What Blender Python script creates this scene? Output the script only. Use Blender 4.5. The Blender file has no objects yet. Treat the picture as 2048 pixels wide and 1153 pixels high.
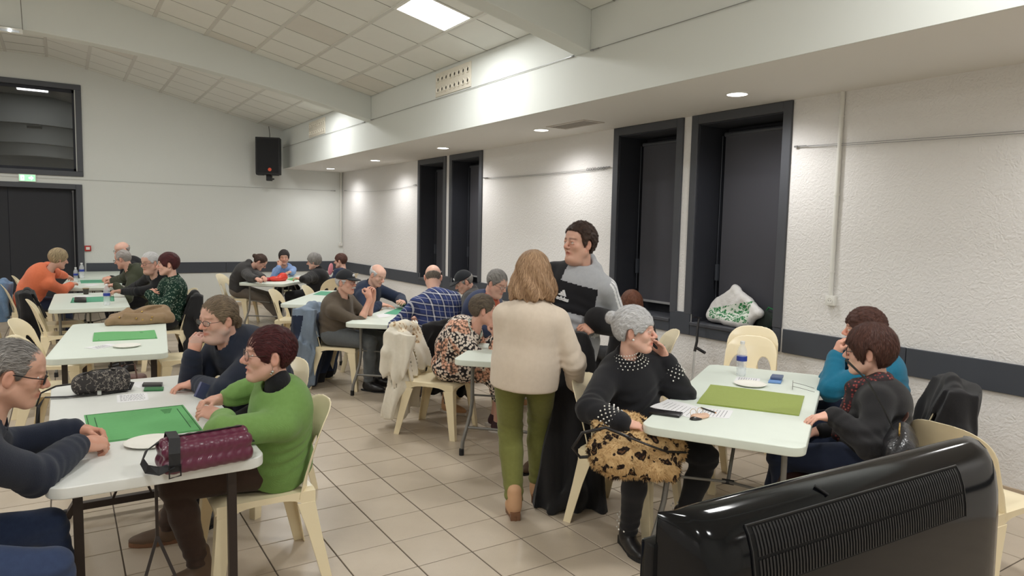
import bpy, bmesh, math, random
import numpy as np
from mathutils import Vector, Matrix

SC = bpy.context.scene
COL = SC.collection
random.seed(7)
RNG = np.random.default_rng(7)
PI = math.pi

# ------------------------------------------------------------------ camera
CAM_H = 1.70
FOC, YAW, PITCH, ROLL = 1390.76, 0.5755, 0.0867, 0.0211
_f = np.array([math.sin(YAW) * math.cos(PITCH), math.cos(YAW) * math.cos(PITCH), -math.sin(PITCH)])
_r = np.array([math.cos(YAW), -math.sin(YAW), 0.0])
_u = np.cross(_r, _f)
CR = math.cos(ROLL) * _r + math.sin(ROLL) * _u
CU = -math.sin(ROLL) * _r + math.cos(ROLL) * _u
CF = _f
cam_data = bpy.data.cameras.new('camera')
cam_data.sensor_width = 36.0
cam_data.lens = FOC / 2048 * 36.0
cam_data.clip_start = 0.05
cam_data.clip_end = 100
cam = bpy.data.objects.new('camera', cam_data)
COL.objects.link(cam)
M = Matrix(((CR[0], CU[0], -CF[0], 0), (CR[1], CU[1], -CF[1], 0), (CR[2], CU[2], -CF[2], CAM_H), (0, 0, 0, 1)))
cam.matrix_world = M
SC.camera = cam

# ------------------------------------------------------------------ world, exposure, room lights
w = bpy.data.worlds.new('world')
SC.world = w
w.use_nodes = True
w.node_tree.nodes['Background'].inputs[0].default_value = (0.01, 0.012, 0.02, 1)
w.node_tree.nodes['Background'].inputs[1].default_value = 0.3
SC.view_settings.view_transform = 'Standard'
SC.view_settings.look = 'None'
SC.view_settings.exposure = 0.46
SC.view_settings.gamma = 1.0
SC.view_settings.use_curve_mapping = False
SC.cycles.max_bounces = 8
SC.cycles.diffuse_bounces = 5
SC.cycles.glossy_bounces = 4
SC.cycles.transmission_bounces = 6
SC.cycles.transparent_max_bounces = 8
SC.cycles.caustics_reflective = False
SC.cycles.caustics_refractive = False
SC.cycles.sample_clamp_indirect = 4.0

XR, XS, YB, ZS = 5.194, 3.915, 14.87, 2.817      # right wall, bulkhead face, back wall, soffit height
XC = -0.73                                       # centre line of the hall
XL, XLS = 2 * XC - XR, 2 * XC - XS
Y0 = -4.6                                        # wall behind the camera
SLOPE = 0.2253
def ceil_z(x):
    d = abs(x - XC)
    return 3.59 + SLOPE * (abs(XS - XC) - max(d, 0.60))
DOWNLIGHTS_Y = [-3.4, -1.2, 1.2, 3.84, 6.58, 9.01, 11.57, 13.96]
PANELS = [(3.115, 6.32), (-0.43, 6.32), (-4.5, 6.32), (3.115, 1.25), (-0.43, 1.25), (-4.5, 1.25), (1.35, -2.6), (-2.5, -2.6), (3.115, 11.33), (-0.43, 11.33), (-4.5, 11.33)]
PANEL_W, DOWN_W = 30.0, 11.0
for k, y in enumerate(DOWNLIGHTS_Y):
    for s, xx in ((0, 4.62), (1, 2 * XC - 4.62)):
        l = bpy.data.lights.new('downlight_lamp', 'SPOT')
        l.energy = DOWN_W * 4; l.color = (1.0, 0.985, 0.972); l.spot_size = math.radians(160); l.spot_blend = 0.8
        l.shadow_soft_size = 0.09
        o = bpy.data.objects.new('downlight_lamp', l); COL.objects.link(o)
        o.location = (xx, y, ZS - 0.03)
for x, y in PANELS:
    l = bpy.data.lights.new('panel_lamp', 'AREA')
    l.energy = PANEL_W; l.color = (0.99, 1.0, 0.985); l.shape = 'SQUARE'; l.size = 0.56
    o = bpy.data.objects.new('panel_lamp', l); COL.objects.link(o)
    o.location = (x, y, ceil_z(x) - 0.03)
    o.rotation_euler = (0, math.atan(SLOPE) * (1 if x > XC + .6 else (-1 if x < XC - .6 else 0)), 0)

# ------------------------------------------------------------------ pixel -> place helpers (photo pixels of 2048 x 1153)
def ray(px, py):
    return CF + CR * (px - 1024) / FOC - CU * (py - 576.5) / FOC
def P(px, py, z=0.74):
    d = ray(px, py); t = (z - CAM_H) / d[2]
    return Vector((d[0] * t, d[1] * t, z))
def PY(px, py, Y):
    d = ray(px, py); t = Y / d[1]
    return Vector((d[0] * t, Y, CAM_H + d[2] * t))

# ------------------------------------------------------------------ tagging
def tag(o, label=None, cat=None, group=None, kind=None):
    if label: o['label'] = label
    if cat: o['category'] = cat
    if group: o['group'] = group
    if kind: o['kind'] = kind
    return o
def empty(name, loc=(0, 0, 0), rz=0.0):
    o = bpy.data.objects.new(name, None); COL.objects.link(o)
    o.location = loc; o.rotation_euler = (0, 0, rz); o.empty_display_size = 0.1
    return o
def copy_tree(o, parent=None):
    c = o.copy(); COL.objects.link(c)
    if parent is not None: c.parent = parent
    for ch in list(o.children): copy_tree(ch, c)
    return c

# ------------------------------------------------------------------ mesh building
class MB:
    def __init__(s): s.v = []; s.f = []; s.m = []; s.cur = 0
    def add(s, vs, fs):
        b = len(s.v); s.v += [tuple(v) for v in vs]
        for f in fs: s.f.append([b + i for i in f]); s.m.append(s.cur)
    def box(s, a, b, M=None):
        vs = [Vector((x, y, z)) for z in (a[2], b[2]) for y in (a[1], b[1]) for x in (a[0], b[0])]
        if M is not None: vs = [M @ v for v in vs]
        s.add(vs, [(0, 2, 3, 1), (4, 5, 7, 6), (0, 1, 5, 4), (2, 6, 7, 3), (0, 4, 6, 2), (1, 3, 7, 5)])
    def prism(s, poly, h0, h1, M=None):
        n = len(poly)
        vs = [Vector((p[0], p[1], h0)) for p in poly] + [Vector((p[0], p[1], h1)) for p in poly]
        if M is not None: vs = [M @ v for v in vs]
        s.add(vs, [tuple(range(n))[::-1], tuple(range(n, 2 * n))] + [(i, (i + 1) % n, n + (i + 1) % n, n + i) for i in range(n)])
    def tube(s, pts, r, n=8, cap=True, flat=1.0, up=None, closed=False):
        pts = [Vector(p) for p in pts]; L = len(pts)
        rs = r if isinstance(r, (list, tuple)) else [r] * L
        prev = None; rings = []
        for i, p in enumerate(pts):
            if closed: t = pts[(i + 1) % L] - pts[i - 1]
            else: t = pts[min(i + 1, L - 1)] - pts[max(i - 1, 0)]
            if t.length < 1e-9: t = Vector((0, 0, 1))
            t.normalize()
            if prev is None:
                a = Vector(up) if up is not None else (Vector((0, 0, 1)) if abs(t.z) < 0.9 else Vector((1, 0, 0)))
            else: a = prev
            a = (a - t * a.dot(t))
            if a.length < 1e-6: a = t.orthogonal()
            a.normalize(); b = t.cross(a); prev = a
            rings.append([p + (a * math.cos(2 * PI * k / n) * flat + b * math.sin(2 * PI * k / n)) * rs[i] for k in range(n)])
        vs = [v for r_ in rings for v in r_]; fs = []
        for i in range(L if closed else L - 1):
            j = (i + 1) % L
            for k in range(n): fs.append((i * n + k, i * n + (k + 1) % n, j * n + (k + 1) % n, j * n + k))
        if cap and not closed: fs.append(tuple(range(n))[::-1]); fs.append(tuple((L - 1) * n + k for k in range(n)))
        s.add(vs, fs)
    def strip(s, pts, width, th, up=(0, 0, 1)):       # a flat strap along pts
        pts = [Vector(p) for p in pts]; L = len(pts); vs = []
        for i, p in enumerate(pts):
            t = (pts[min(i + 1, L - 1)] - pts[max(i - 1, 0)]).normalized()
            u = Vector(up); u = (u - t * u.dot(t)).normalized(); b = t.cross(u)
            for su, sb in ((1, 1), (1, -1), (-1, -1), (-1, 1)): vs.append(p + u * su * th / 2 + b * sb * width / 2)
        fs = [(0, 1, 2, 3), tuple((L - 1) * 4 + k for k in (3, 2, 1, 0))]
        for i in range(L - 1):
            for k in range(4): fs.append((i * 4 + k, i * 4 + 4 + k, i * 4 + 4 + (k + 1) % 4, i * 4 + (k + 1) % 4))
        s.add(vs, fs)
    def lathe(s, prof, n=24, c=(0, 0, 0), M=None):
        vs = []; L = len(prof)
        for (r, z) in prof:
            for k in range(n):
                v = Vector((c[0] + r * math.cos(2 * PI * k / n), c[1] + r * math.sin(2 * PI * k / n), c[2] + z))
                vs.append(M @ v if M is not None else v)
        fs = []
        for i in range(L - 1):
            for k in range(n): fs.append((i * n + k, i * n + (k + 1) % n, (i + 1) * n + (k + 1) % n, (i + 1) * n + k))
        if prof[0][0] > 1e-5: fs.append(tuple(range(n))[::-1])
        if prof[-1][0] > 1e-5: fs.append(tuple((L - 1) * n + k for k in range(n)))
        s.add(vs, fs)
    def sphere(s, c, r, nu=12, nv=8, M=None):
        rr = r if isinstance(r, (tuple, list)) else (r, r, r)
        vs = []; fs = []
        for j in range(nv + 1):
            ph = -PI / 2 + PI * j / nv
            for k in range(nu):
                th = 2 * PI * k / nu
                v = Vector((rr[0] * math.cos(ph) * math.cos(th), rr[1] * math.cos(ph) * math.sin(th), rr[2] * math.sin(ph)))
                if M is not None: v = M @ v
                vs.append(v + Vector(c))
        for j in range(nv):
            for k in range(nu): fs.append((j * nu + k, j * nu + (k + 1) % nu, (j + 1) * nu + (k + 1) % nu, (j + 1) * nu + k))
        s.add(vs, fs)
    def build(s, name, mats, parent=None, smooth=False, bevel=0.0, bseg=2, loc=None):
        me = bpy.data.meshes.new(name)
        me.from_pydata(s.v, [], s.f)
        if not isinstance(mats, (list, tuple)): mats = [mats]
        for m in mats: me.materials.append(m)
        if len(mats) > 1: me.polygons.foreach_set('material_index', s.m)
        bm = bmesh.new(); bm.from_mesh(me)
        bmesh.ops.remove_doubles(bm, verts=bm.verts, dist=1e-6)
        bmesh.ops.dissolve_degenerate(bm, edges=bm.edges, dist=1e-6)
        bmesh.ops.recalc_face_normals(bm, faces=bm.faces)
        if bevel > 0:
            es = [e for e in bm.edges if e.is_manifold and e.calc_face_angle(0) > 0.6]
            bmesh.ops.bevel(bm, geom=es, offset=bevel, segments=bseg, affect='EDGES', profile=0.6)
        bm.to_mesh(me); bm.free()
        if smooth or bevel > 0:
            me.polygons.foreach_set('use_smooth', [True] * len(me.polygons))
            me.set_sharp_from_angle(angle=math.radians(50 if smooth else 35))
        me.update()
        o = bpy.data.objects.new(name, me); COL.objects.link(o)
        if parent is not None: o.parent = parent
        if loc is not None: o.location = loc
        return o

def raw_mesh(name, V, Q, mat, parent=None, col=None, smooth=True, mati=None):
    me = bpy.data.meshes.new(name)
    V = np.ascontiguousarray(V, dtype=np.float32); Q = np.ascontiguousarray(Q, dtype=np.int32)
    k = Q.shape[1]
    me.vertices.add(len(V)); me.vertices.foreach_set('co', V.ravel())
    me.loops.add(Q.size); me.loops.foreach_set('vertex_index', Q.ravel())
    me.polygons.add(len(Q)); me.polygons.foreach_set('loop_start', np.arange(0, Q.size, k, dtype=np.int32))
    if smooth: me.polygons.foreach_set('use_smooth', np.ones(len(Q), dtype=bool))
    mats = mat if isinstance(mat, (list, tuple)) else [mat]
    for m in mats: me.materials.append(m)
    if mati is not None: me.polygons.foreach_set('material_index', mati.astype(np.int32))
    me.update(calc_edges=True)
    if col is not None:
        a = me.color_attributes.new('tint', 'FLOAT_COLOR', 'POINT')
        c4 = np.ones((len(V), 4), np.float32); c4[:, :3] = col
        a.data.foreach_set('color', c4.ravel())
    o = bpy.data.objects.new(name, me); COL.objects.link(o)
    if parent is not None: o.parent = parent
    return o

# ------------------------------------------------------------------ distance-field modelling, meshed with surface nets
def noise3(Pm, freq, seed, n=5):
    r = np.random.default_rng(seed); out = 0
    for i in range(n):
        d = r.normal(size=3); d /= np.linalg.norm(d); d = d * freq * r.uniform(0.6, 1.5)
        out = out + np.sin(Pm[0] * d[0] + Pm[1] * d[1] + Pm[2] * d[2] + r.uniform(0, 6.28))
    return out / n
class Fld:
    def __init__(s, h): s.h = float(h); s.ops = []; s.T = np.zeros(3); s.R = np.eye(3); s.post = []; s.clip = None
    def frame(s, T=(0, 0, 0), R=None): s.T = np.array(T, float); s.R = np.eye(3) if R is None else np.array(R, float); return s
    def w(s, p): return s.T + s.R @ np.array(p, float)
    def _add(s, lo, hi, f, mode, k): s.ops.append((np.array(lo), np.array(hi), f, mode, k)); return s
    def cone(s, a, b, ra, rb=None, mode='u', k=0.02):
        rb = ra if rb is None else rb
        A = s.w(a); B = s.w(b); rm = max(ra, rb)
        def f(X, Y, Z, A=A, B=B, ra=ra, rb=rb):
            d = B - A; L = max(float(d @ d), 1e-12)
            px, py, pz = X - A[0], Y - A[1], Z - A[2]
            t = np.clip((px * d[0] + py * d[1] + pz * d[2]) / L, 0, 1)
            return np.sqrt((px - t * d[0]) ** 2 + (py - t * d[1]) ** 2 + (pz - t * d[2]) ** 2) - (ra + (rb - ra) * t)
        return s._add(np.minimum(A, B) - rm, np.maximum(A, B) + rm, f, mode, k)
    def ell(s, c, r, R=None, mode='u', k=0.02):
        C = s.w(c); RR = s.R if R is None else s.R @ np.array(R, float); r = np.array(r, float)
        ext = np.sqrt(((RR * r[None, :]) ** 2).sum(1))
        def f(X, Y, Z, C=C, RR=RR, r=r):
            px, py, pz = X - C[0], Y - C[1], Z - C[2]
            q = [px * RR[0, i] + py * RR[1, i] + pz * RR[2, i] for i in range(3)]
            k0 = np.sqrt(sum((q[i] / r[i]) ** 2 for i in range(3))); k1 = np.sqrt(sum((q[i] / r[i] ** 2) ** 2 for i in range(3)))
            return k0 * (k0 - 1) / np.maximum(k1, 1e-6)
        return s._add(C - ext, C + ext, f, mode, k)
    def box(s, c, hs, rnd=0.005, R=None, mode='u', k=0.01):
        C = s.w(c); RR = s.R if R is None else s.R @ np.array(R, float); hs = np.array(hs, float)
        ext = np.abs(RR) @ hs + rnd
        def f(X, Y, Z, C=C, RR=RR, hs=hs):
            px, py, pz = X - C[0], Y - C[1], Z - C[2]
            q = [np.abs(px * RR[0, i] + py * RR[1, i] + pz * RR[2, i]) - hs[i] + rnd for i in range(3)]
            o = np.sqrt(sum(np.maximum(a, 0) ** 2 for a in q))
            return o + np.minimum(np.maximum(q[0], np.maximum(q[1], q[2])), 0) - rnd
        return s._add(C - ext, C + ext, f, mode, k)
    def fn(s, lo, hi, f, mode='u', k=0.01):           # f gets frame-local coordinates
        T = s.T.copy(); R = s.R.copy()
        cs = np.array([[x, y, z] for x in (lo[0], hi[0]) for y in (lo[1], hi[1]) for z in (lo[2], hi[2])], float) @ R.T + T
        def g(X, Y, Z):
            px, py, pz = X - T[0], Y - T[1], Z - T[2]
            return f(*[px * R[0, i] + py * R[1, i] + pz * R[2, i] for i in range(3)])
        return s._add(cs.min(0), cs.max(0), g, mode, k)
    def mesh(s, disp=None):
        h = s.h; us = [o for o in s.ops if o[3] == 'u']
        lo = np.min([o[0] for o in us], axis=0) - 3 * h - 0.02; hi = np.max([o[1] for o in us], axis=0) + 3 * h + 0.02
        if s.clip is not None: lo = np.maximum(lo, s.clip[0]); hi = np.minimum(hi, s.clip[1])
        n = np.ceil((hi - lo) / h).astype(int) + 1
        D = np.full(n, 0.5, np.float32)
        ax = [(lo[i] + h * np.arange(n[i])).astype(np.float32) for i in range(3)]
        for (a, b, f, mode, k) in s.ops:
            m = k + 2.5 * h
            i0 = np.clip(np.floor((a - m - lo) / h).astype(int), 0, n); i1 = np.clip(np.ceil((b + m - lo) / h).astype(int) + 1, 0, n)
            if (i1 <= i0).any(): continue
            sl = tuple(slice(i0[i], i1[i]) for i in range(3))
            X = ax[0][sl[0]][:, None, None]; Y = ax[1][sl[1]][None, :, None]; Z = ax[2][sl[2]][None, None, :]
            d = f(X, Y, Z).astype(np.float32); c = D[sl]
            if mode == 'u':
                if k > 0: hh = np.maximum(k - np.abs(c - d), 0) / k; D[sl] = np.minimum(c, d) - hh * hh * k * 0.25
                else: D[sl] = np.minimum(c, d)
            elif mode == 's':
                e = -d
                if k > 0: hh = np.maximum(k - np.abs(c - e), 0) / k; D[sl] = np.maximum(c, e) + hh * hh * k * 0.25
                else: D[sl] = np.maximum(c, e)
            elif mode == 'i':
                D[sl] = np.maximum(c, d)
        if disp is not None:
            idx = np.nonzero(np.abs(D) < 4 * h)
            D[idx] += disp((ax[0][idx[0]], ax[1][idx[1]], ax[2][idx[2]])).astype(np.float32)
        D[0] = D[-1] = 0.5; D[:, 0] = D[:, -1] = 0.5; D[:, :, 0] = D[:, :, -1] = 0.5
        return nets(D, lo, h)
def nets(D, lo, h):
    ins = D < 0
    u = ins.astype(np.uint8)
    c = u[:-1] + u[1:]; c = c[:, :-1] + c[:, 1:]; c = c[:, :, :-1] + c[:, :, 1:]
    act = (c > 0) & (c < 8)
    ijk = np.argwhere(act)
    ids = np.full(act.shape, -1, np.int32); ids[act] = np.arange(len(ijk))
    pos = np.zeros((len(ijk), 3)); cnt = np.zeros(len(ijk))
    co = [(a, b, c_) for a in (0, 1) for b in (0, 1) for c_ in (0, 1)]
    val = {o: D[ijk[:, 0] + o[0], ijk[:, 1] + o[1], ijk[:, 2] + o[2]] for o in co}
    for o in co:
        for axi in range(3):
            if o[axi] == 0:
                p = list(o); p[axi] = 1; p = tuple(p)
                da, db = val[o], val[p]; x = (da < 0) != (db < 0)
                t = np.where(x, da / np.where(x, da - db, 1), 0)
                q = np.array(o, float)[None, :].repeat(len(ijk), 0); q[:, axi] += t
                pos += q * x[:, None]; cnt += x
    V = np.array(lo) + (ijk + pos / cnt[:, None]) * h
    Q = []
    for axi in range(3):
        a1, a2 = (axi + 1) % 3, (axi + 2) % 3
        s0 = [slice(None)] * 3; s1 = [slice(None)] * 3; s0[axi] = slice(0, -1); s1[axi] = slice(1, None)
        A = ins[tuple(s0)]; B = ins[tuple(s1)]
        e = np.argwhere(A != B)
        e = e[(e[:, a1] > 0) & (e[:, a2] > 0) & (e[:, a1] < ids.shape[a1]) & (e[:, a2] < ids.shape[a2])]
        fl = A[e[:, 0], e[:, 1], e[:, 2]]
        def cell(d1, d2):
            q = e.copy(); q[:, a1] += d1; q[:, a2] += d2
            return ids[q[:, 0], q[:, 1], q[:, 2]]
        q = np.stack([cell(-1, -1), cell(0, -1), cell(0, 0), cell(-1, 0)], 1)
        q[~fl] = q[~fl][:, ::-1]
        Q.append(q)
    Q = np.concatenate(Q); Q = Q[(Q >= 0).all(1)]
    return V, Q

# ------------------------------------------------------------------ materials
_mc = {}
def srgb(r, g, b): return tuple(((c / 255) / 12.92 if c / 255 <= 0.04045 else ((c / 255 + 0.055) / 1.055) ** 2.4) for c in (r, g, b))
class N:
    def __init__(s, name):
        s.m = bpy.data.materials.new(name); s.m.use_nodes = True; s.t = s.m.node_tree; s.b = s.t.nodes['Principled BSDF']
    def n(s, typ, **kw):
        x = s.t.nodes.new(typ)
        for k, v in kw.items():
            if k.startswith('i_'): x.inputs[k[2:].replace('_', ' ')].default_value = v
            else: setattr(x, k, v)
        return x
    def l(s, a, b): s.t.links.new(a, b)
    def math(s, op, a, b=None, c=None):
        x = s.t.nodes.new('ShaderNodeMath'); x.operation = op
        for i, v in enumerate((a, b, c)):
            if v is None: continue
            if isinstance(v, (int, float)): x.inputs[i].default_value = v
            else: s.l(v, x.inputs[i])
        return x.outputs[0]
    def mix(s, fac, a, b, mode='MIX'):
        x = s.t.nodes.new('ShaderNodeMix'); x.data_type = 'RGBA'; x.blend_type = mode
        for i, v in ((0, fac), (6, a), (7, b)):
            if isinstance(v, (int, float)): x.inputs[i].default_value = v
            elif isinstance(v, tuple): x.inputs[i].default_value = (*v[:3], 1)
            else: s.l(v, x.inputs[i])
        return x.outputs[2]
    def coord(s, kind='Object'): return s.n('ShaderNodeTexCoord').outputs[kind]
    def noise(s, scale, detail=3, co=None, rough=0.55, out='Fac', vec=None):
        x = s.n('ShaderNodeTexNoise'); x.inputs['Scale'].default_value = scale; x.inputs['Detail'].default_value = detail
        x.inputs['Roughness'].default_value = rough
        s.l(co if co is not None else s.coord(), x.inputs['Vector']); return x.outputs[out]
    def ramp(s, f, stops):
        x = s.n('ShaderNodeValToRGB'); e = x.color_ramp.elements
        while len(e) < len(stops): e.new(0.5)
        for el, (p, c) in zip(e, stops): el.position = p; el.color = (*c, 1) if isinstance(c, tuple) else (c, c, c, 1)
        s.l(f, x.inputs[0]); return x.outputs[0]
    def bump(s, hgt, strength=0.3, dist=0.01):
        x = s.n('ShaderNodeBump'); x.inputs['Strength'].default_value = strength; x.inputs['Distance'].default_value = dist
        s.l(hgt, x.inputs['Height']); s.l(x.outputs[0], s.b.inputs['Normal']); return x
    def base(s, c):
        if isinstance(c, tuple): s.b.inputs['Base Color'].default_value = (*c[:3], 1)
        else: s.l(c, s.b.inputs['Base Color'])
        return s
    def rough(s, r): s.b.inputs['Roughness'].default_value = r; return s
    def spec(s, r): s.b.inputs['Specular IOR Level'].default_value = r; return s
def plain(name, rgb, rough=0.6, metal=0.0, spec=0.5, var=0.0, vscale=20, bump=0.0, bscale=200, bdist=0.002, coat=0.0, sheen=0.0):
    key = (name,)
    if key in _mc: return _mc[key]
    a = N(name); c = srgb(*rgb)
    if var > 0:
        f = a.noise(vscale, 4)
        a.base(a.mix(f, tuple(x * (1 - var) for x in c), tuple(min(1, x * (1 + var)) for x in c)))
    else: a.base(c)
    a.rough(rough).spec(spec); a.b.inputs['Metallic'].default_value = metal
    if bump > 0: a.bump(a.noise(bscale, 3), bump, bdist)
    if coat: a.b.inputs['Coat Weight'].default_value = coat
    if sheen: a.b.inputs['Sheen Weight'].default_value = sheen
    _mc[key] = a.m
    return a.m
def emis(name, rgb, strength):
    a = N(name); a.base((0.8, 0.8, 0.8)); a.b.inputs['Emission Color'].default_value = (*rgb, 1); a.b.inputs['Emission Strength'].default_value = strength
    return a.m
def fabric(name, rgb, rgb2=None, kind='weave', rough=0.9, scale=1.0, mott=0.12):
    a = N(name); c = srgb(*rgb); c2 = srgb(*rgb2) if rgb2 else tuple(x * (1 - mott) for x in c)
    co = a.coord()
    f = a.noise(45 * scale, 4, co)
    a.base(a.mix(f, c, c2)); a.rough(rough).spec(0.25); a.b.inputs['Sheen Weight'].default_value = 0.12
    if kind == 'knit':
        w1 = a.n('ShaderNodeTexWave'); w1.inputs['Scale'].default_value = 120 * scale; w1.inputs['Distortion'].default_value = 3.0; w1.bands_direction = 'X'
        a.l(co, w1.inputs['Vector']); a.bump(a.math('ADD', w1.outputs['Fac'], a.noise(260, 3, co)), 0.25, 0.002)
    elif kind == 'fleece': a.bump(a.noise(260, 4, co, 0.7), 0.5, 0.004)
    elif kind == 'leather': a.bump(a.noise(90, 3, co), 0.3, 0.002)
    else: a.bump(a.noise(420, 2, co), 0.3, 0.0015)
    return a.m
# ------------------------------------------------------------------ surface materials
def wall_mat(name, rgb, amt=0.5):
    a = N(name); co = a.coord()
    v = a.n('ShaderNodeTexVoronoi'); v.feature = 'SMOOTH_F1'; v.inputs['Scale'].default_value = 55; v.inputs['Smoothness'].default_value = 0.7
    nz = a.noise(9, 3, co, out='Color'); mx = a.n('ShaderNodeMix'); mx.data_type = 'VECTOR'; mx.inputs[0].default_value = 0.12
    a.l(co, mx.inputs[4]); a.l(nz, mx.inputs[5]); a.l(mx.outputs[1], v.inputs['Vector'])
    n1 = a.noise(60, 4, co, 0.65)
    a.bump(a.math('ADD', v.outputs['Distance'], a.math('MULTIPLY', n1, 0.8)), amt, 0.006)
    c = srgb(*rgb); f = a.noise(1.2, 3, co)
    a.base(a.mix(f, tuple(x * 0.955 for x in c), c)); a.rough(0.85).spec(0.3)
    return a.m
M_WALL = wall_mat('rough_white_plaster', (229, 227, 225), 0.6)
M_WALL2 = wall_mat('back_wall_paint', (216, 218, 214), 0.12)
M_BEAM = plain('smooth_grey_white_paint', (214, 217, 213), 0.8, var=0.02, vscale=2)
M_CEIL = plain('ceiling_void', (120, 118, 112), 0.9)
M_TILE_C = plain('mineral_ceiling_tile', (224, 224, 219), 0.95, var=0.02, vscale=6, bump=0.15, bscale=300, bdist=0.001, spec=0.1)
M_TILE_C2 = plain('older_ceiling_tile', (214, 211, 204), 0.95, var=0.03, vscale=6, spec=0.1)
M_TBAR = plain('ceiling_grid_rail', (206, 204, 198), 0.7)
M_DARK = plain('charcoal_paint', (62, 66, 74), 0.6, var=0.04, vscale=8)
M_FRAME = plain('charcoal_frame', (70, 72, 78), 0.5)
M_REVEAL = plain('dark_reveal', (42, 44, 52), 0.75, var=0.06, vscale=200)
M_BLIND = plain('dark_roller_blind', (70, 70, 77), 0.8, bump=0.2, bscale=500, bdist=0.0006)
M_DOOR = plain('door_curtain_black', (44, 45, 50), 0.8, var=0.05, vscale=120)
M_SOFFIT = plain('soffit_paint', (220, 217, 212), 0.85)
M_TLINE = plain('ceiling_joint_grey', (120, 117, 110), 0.8)
M_WHITEP = plain('white_plastic', (225, 224, 218), 0.4)
M_STEEL = plain('steel_wire', (150, 150, 150), 0.35, metal=0.9)
M_GROUT = plain('dark_grout', (96, 86, 76), 0.95)

def floor_tile_mat():
    a = N('beige_floor_tile'); co = a.coord(); oi = a.n('ShaderNodeObjectInfo')
    c1, c2 = srgb(198, 184, 166), srgb(184, 170, 152)
    f = a.noise(7, 5, co, 0.6); b = a.mix(f, c1, c2)
    sp = a.noise(260, 2, co); b = a.mix(a.math('MULTIPLY', a.math('GREATER_THAN', sp, 0.62), 0.25), b, srgb(150, 134, 116))
    rnd = a.math('MULTIPLY', a.math('SUBTRACT', oi.outputs['Random'], 0.5), 0.07)
    hsv = a.n('ShaderNodeHueSaturation'); a.l(b, hsv.inputs['Color']); a.l(a.math('ADD', 1.0, rnd), hsv.inputs['Value'])
    a.base(hsv.outputs[0]); a.spec(0.45)
    r = a.math('MULTIPLY_ADD', a.noise(5, 4, co), 0.25, 0.22); a.l(r, a.b.inputs['Roughness'])
    a.bump(a.noise(30, 3, co), 0.06, 0.002)
    return a.m
M_TILE_F = floor_tile_mat()

def struct(o): o['kind'] = 'structure'; return o
def slab(name, a, b, mat, parent=None, kind=True, **kw):
    m = MB(); m.box(a, b); o = m.build(name, mat, parent, **kw)
    if kind and parent is None: struct(o)
    return o

# floor with its tiles
floor = slab('floor', (XL, Y0, -0.12), (XR, YB, -0.004), M_GROUT)
TS, TX, TY = 0.31, 1.7626, 4.9075
G = 0.0035
tm = MB(); tm.box((G, G, -0.008), (TS - G, TS - G, 0.0))
tile_proto = tm.build('tile', M_TILE_F, floor, bevel=0.0015, bseg=1)
tile_me = tile_proto.data
bpy.data.objects.remove(tile_proto)
cand = []
for i in range(int((XL - TX) / TS) - 1, int((XR - TX) / TS) + 1):
    for j in range(int((Y0 - TY) / TS) - 1, int((YB - TY) / TS) + 1):
        x0, y0 = TX + i * TS, TY + j * TS
        cx, cy = x0 + TS / 2, y0 + TS / 2
        d = np.array([cx, cy, -CAM_H]); zf = d @ CF
        vis = False
        if zf > 0.5:
            px, py = 1024 + FOC * (d @ CR) / zf, 576.5 - FOC * (d @ CU) / zf
            vis = -60 < px < 2110 and py < 1230
        cand.append((zf if vis else 99, x0, y0, vis))
cand.sort()
rest = MB(); k = 0
for zf, x0, y0, vis in cand:
    full = x0 >= XL and x0 + TS <= XR and y0 + TS <= YB and y0 >= Y0
    if vis and full and k < 300:
        o = bpy.data.objects.new('tile', tile_me); COL.objects.link(o); o.parent = floor; o.location = (x0, y0, 0); k += 1
    else:
        a = (max(x0 + G, XL), max(y0 + G, Y0)); b = (min(x0 + TS - G, XR), min(y0 + TS - G, YB))
        if b[0] > a[0] + .01 and b[1] > a[1] + .01: rest.box((a[0], a[1], -0.008), (b[0], b[1], 0.0))
ro = rest.build('tile_field', M_TILE_F, floor); ro['kind'] = 'stuff'

# walls
ZT = 4.9
def yz_panel(mb, x0, x1, holes, ya, yb, za, zb):        # wall slab normal to X with rectangular openings (y0,y1,z0,z1)
    ys = sorted({ya, yb, *[h[0] for h in holes], *[h[1] for h in holes]})
    for a, b in zip(ys[:-1], ys[1:]):
        hs = [h for h in holes if h[0] <= a + 1e-6 and h[1] >= b - 1e-6]
        if not hs: mb.box((x0, a, za), (x1, b, zb))
        else:
            h = hs[0]; mb.box((x0, a, za), (x1, b, h[2])); mb.box((x0, a, h[3]), (x1, b, zb))
WIN = [(4.83, 3.72), (5.97, 4.94), (9.87, 8.85), (11.03, 9.99)]
WIN = [(b, a) for a, b in WIN]
FW = 0.085
holes = [(a + FW, b - FW, 0.80, 2.735) for a, b in WIN]
m = MB(); yz_panel(m, XR, XR + 0.42, holes, Y0, YB + .2, -0.12, 3.2); struct(m.build('wall_right', M_WALL))
m = MB(); m.box((XL - 0.3, Y0, -0.12), (XL, YB + .2, 3.2)); struct(m.build('wall_left', M_WALL))
m = MB()
WBX0, WBX1, WBZ0, WBZ1 = -1.86, 0.37, 2.45, 4.07
DX0, DX1, DZ = -1.86, 0.345, 2.31
xs = [XL, DX0 + .08, DX1 - .08, XR]
m.box((XL, YB, -0.12), (DX0 + .08, YB + 0.3, ZT)); m.box((DX1 - .08, YB, -0.12), (XR, YB + 0.3, ZT))
m.box((DX0 + .08, YB, DZ - .08), (DX1 - .08, YB + 0.3, WBZ0 + .08)); m.box((DX0 + .08, YB, WBZ1 - .08), (DX1 - .08, YB + 0.3, ZT))
wall_back = struct(m.build('wall_back', M_WALL2))
m = MB(); m.box((XL, Y0 - .2, -0.12), (XR, Y0, ZT)); struct(m.build('wall_front', M_WALL2))

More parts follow.
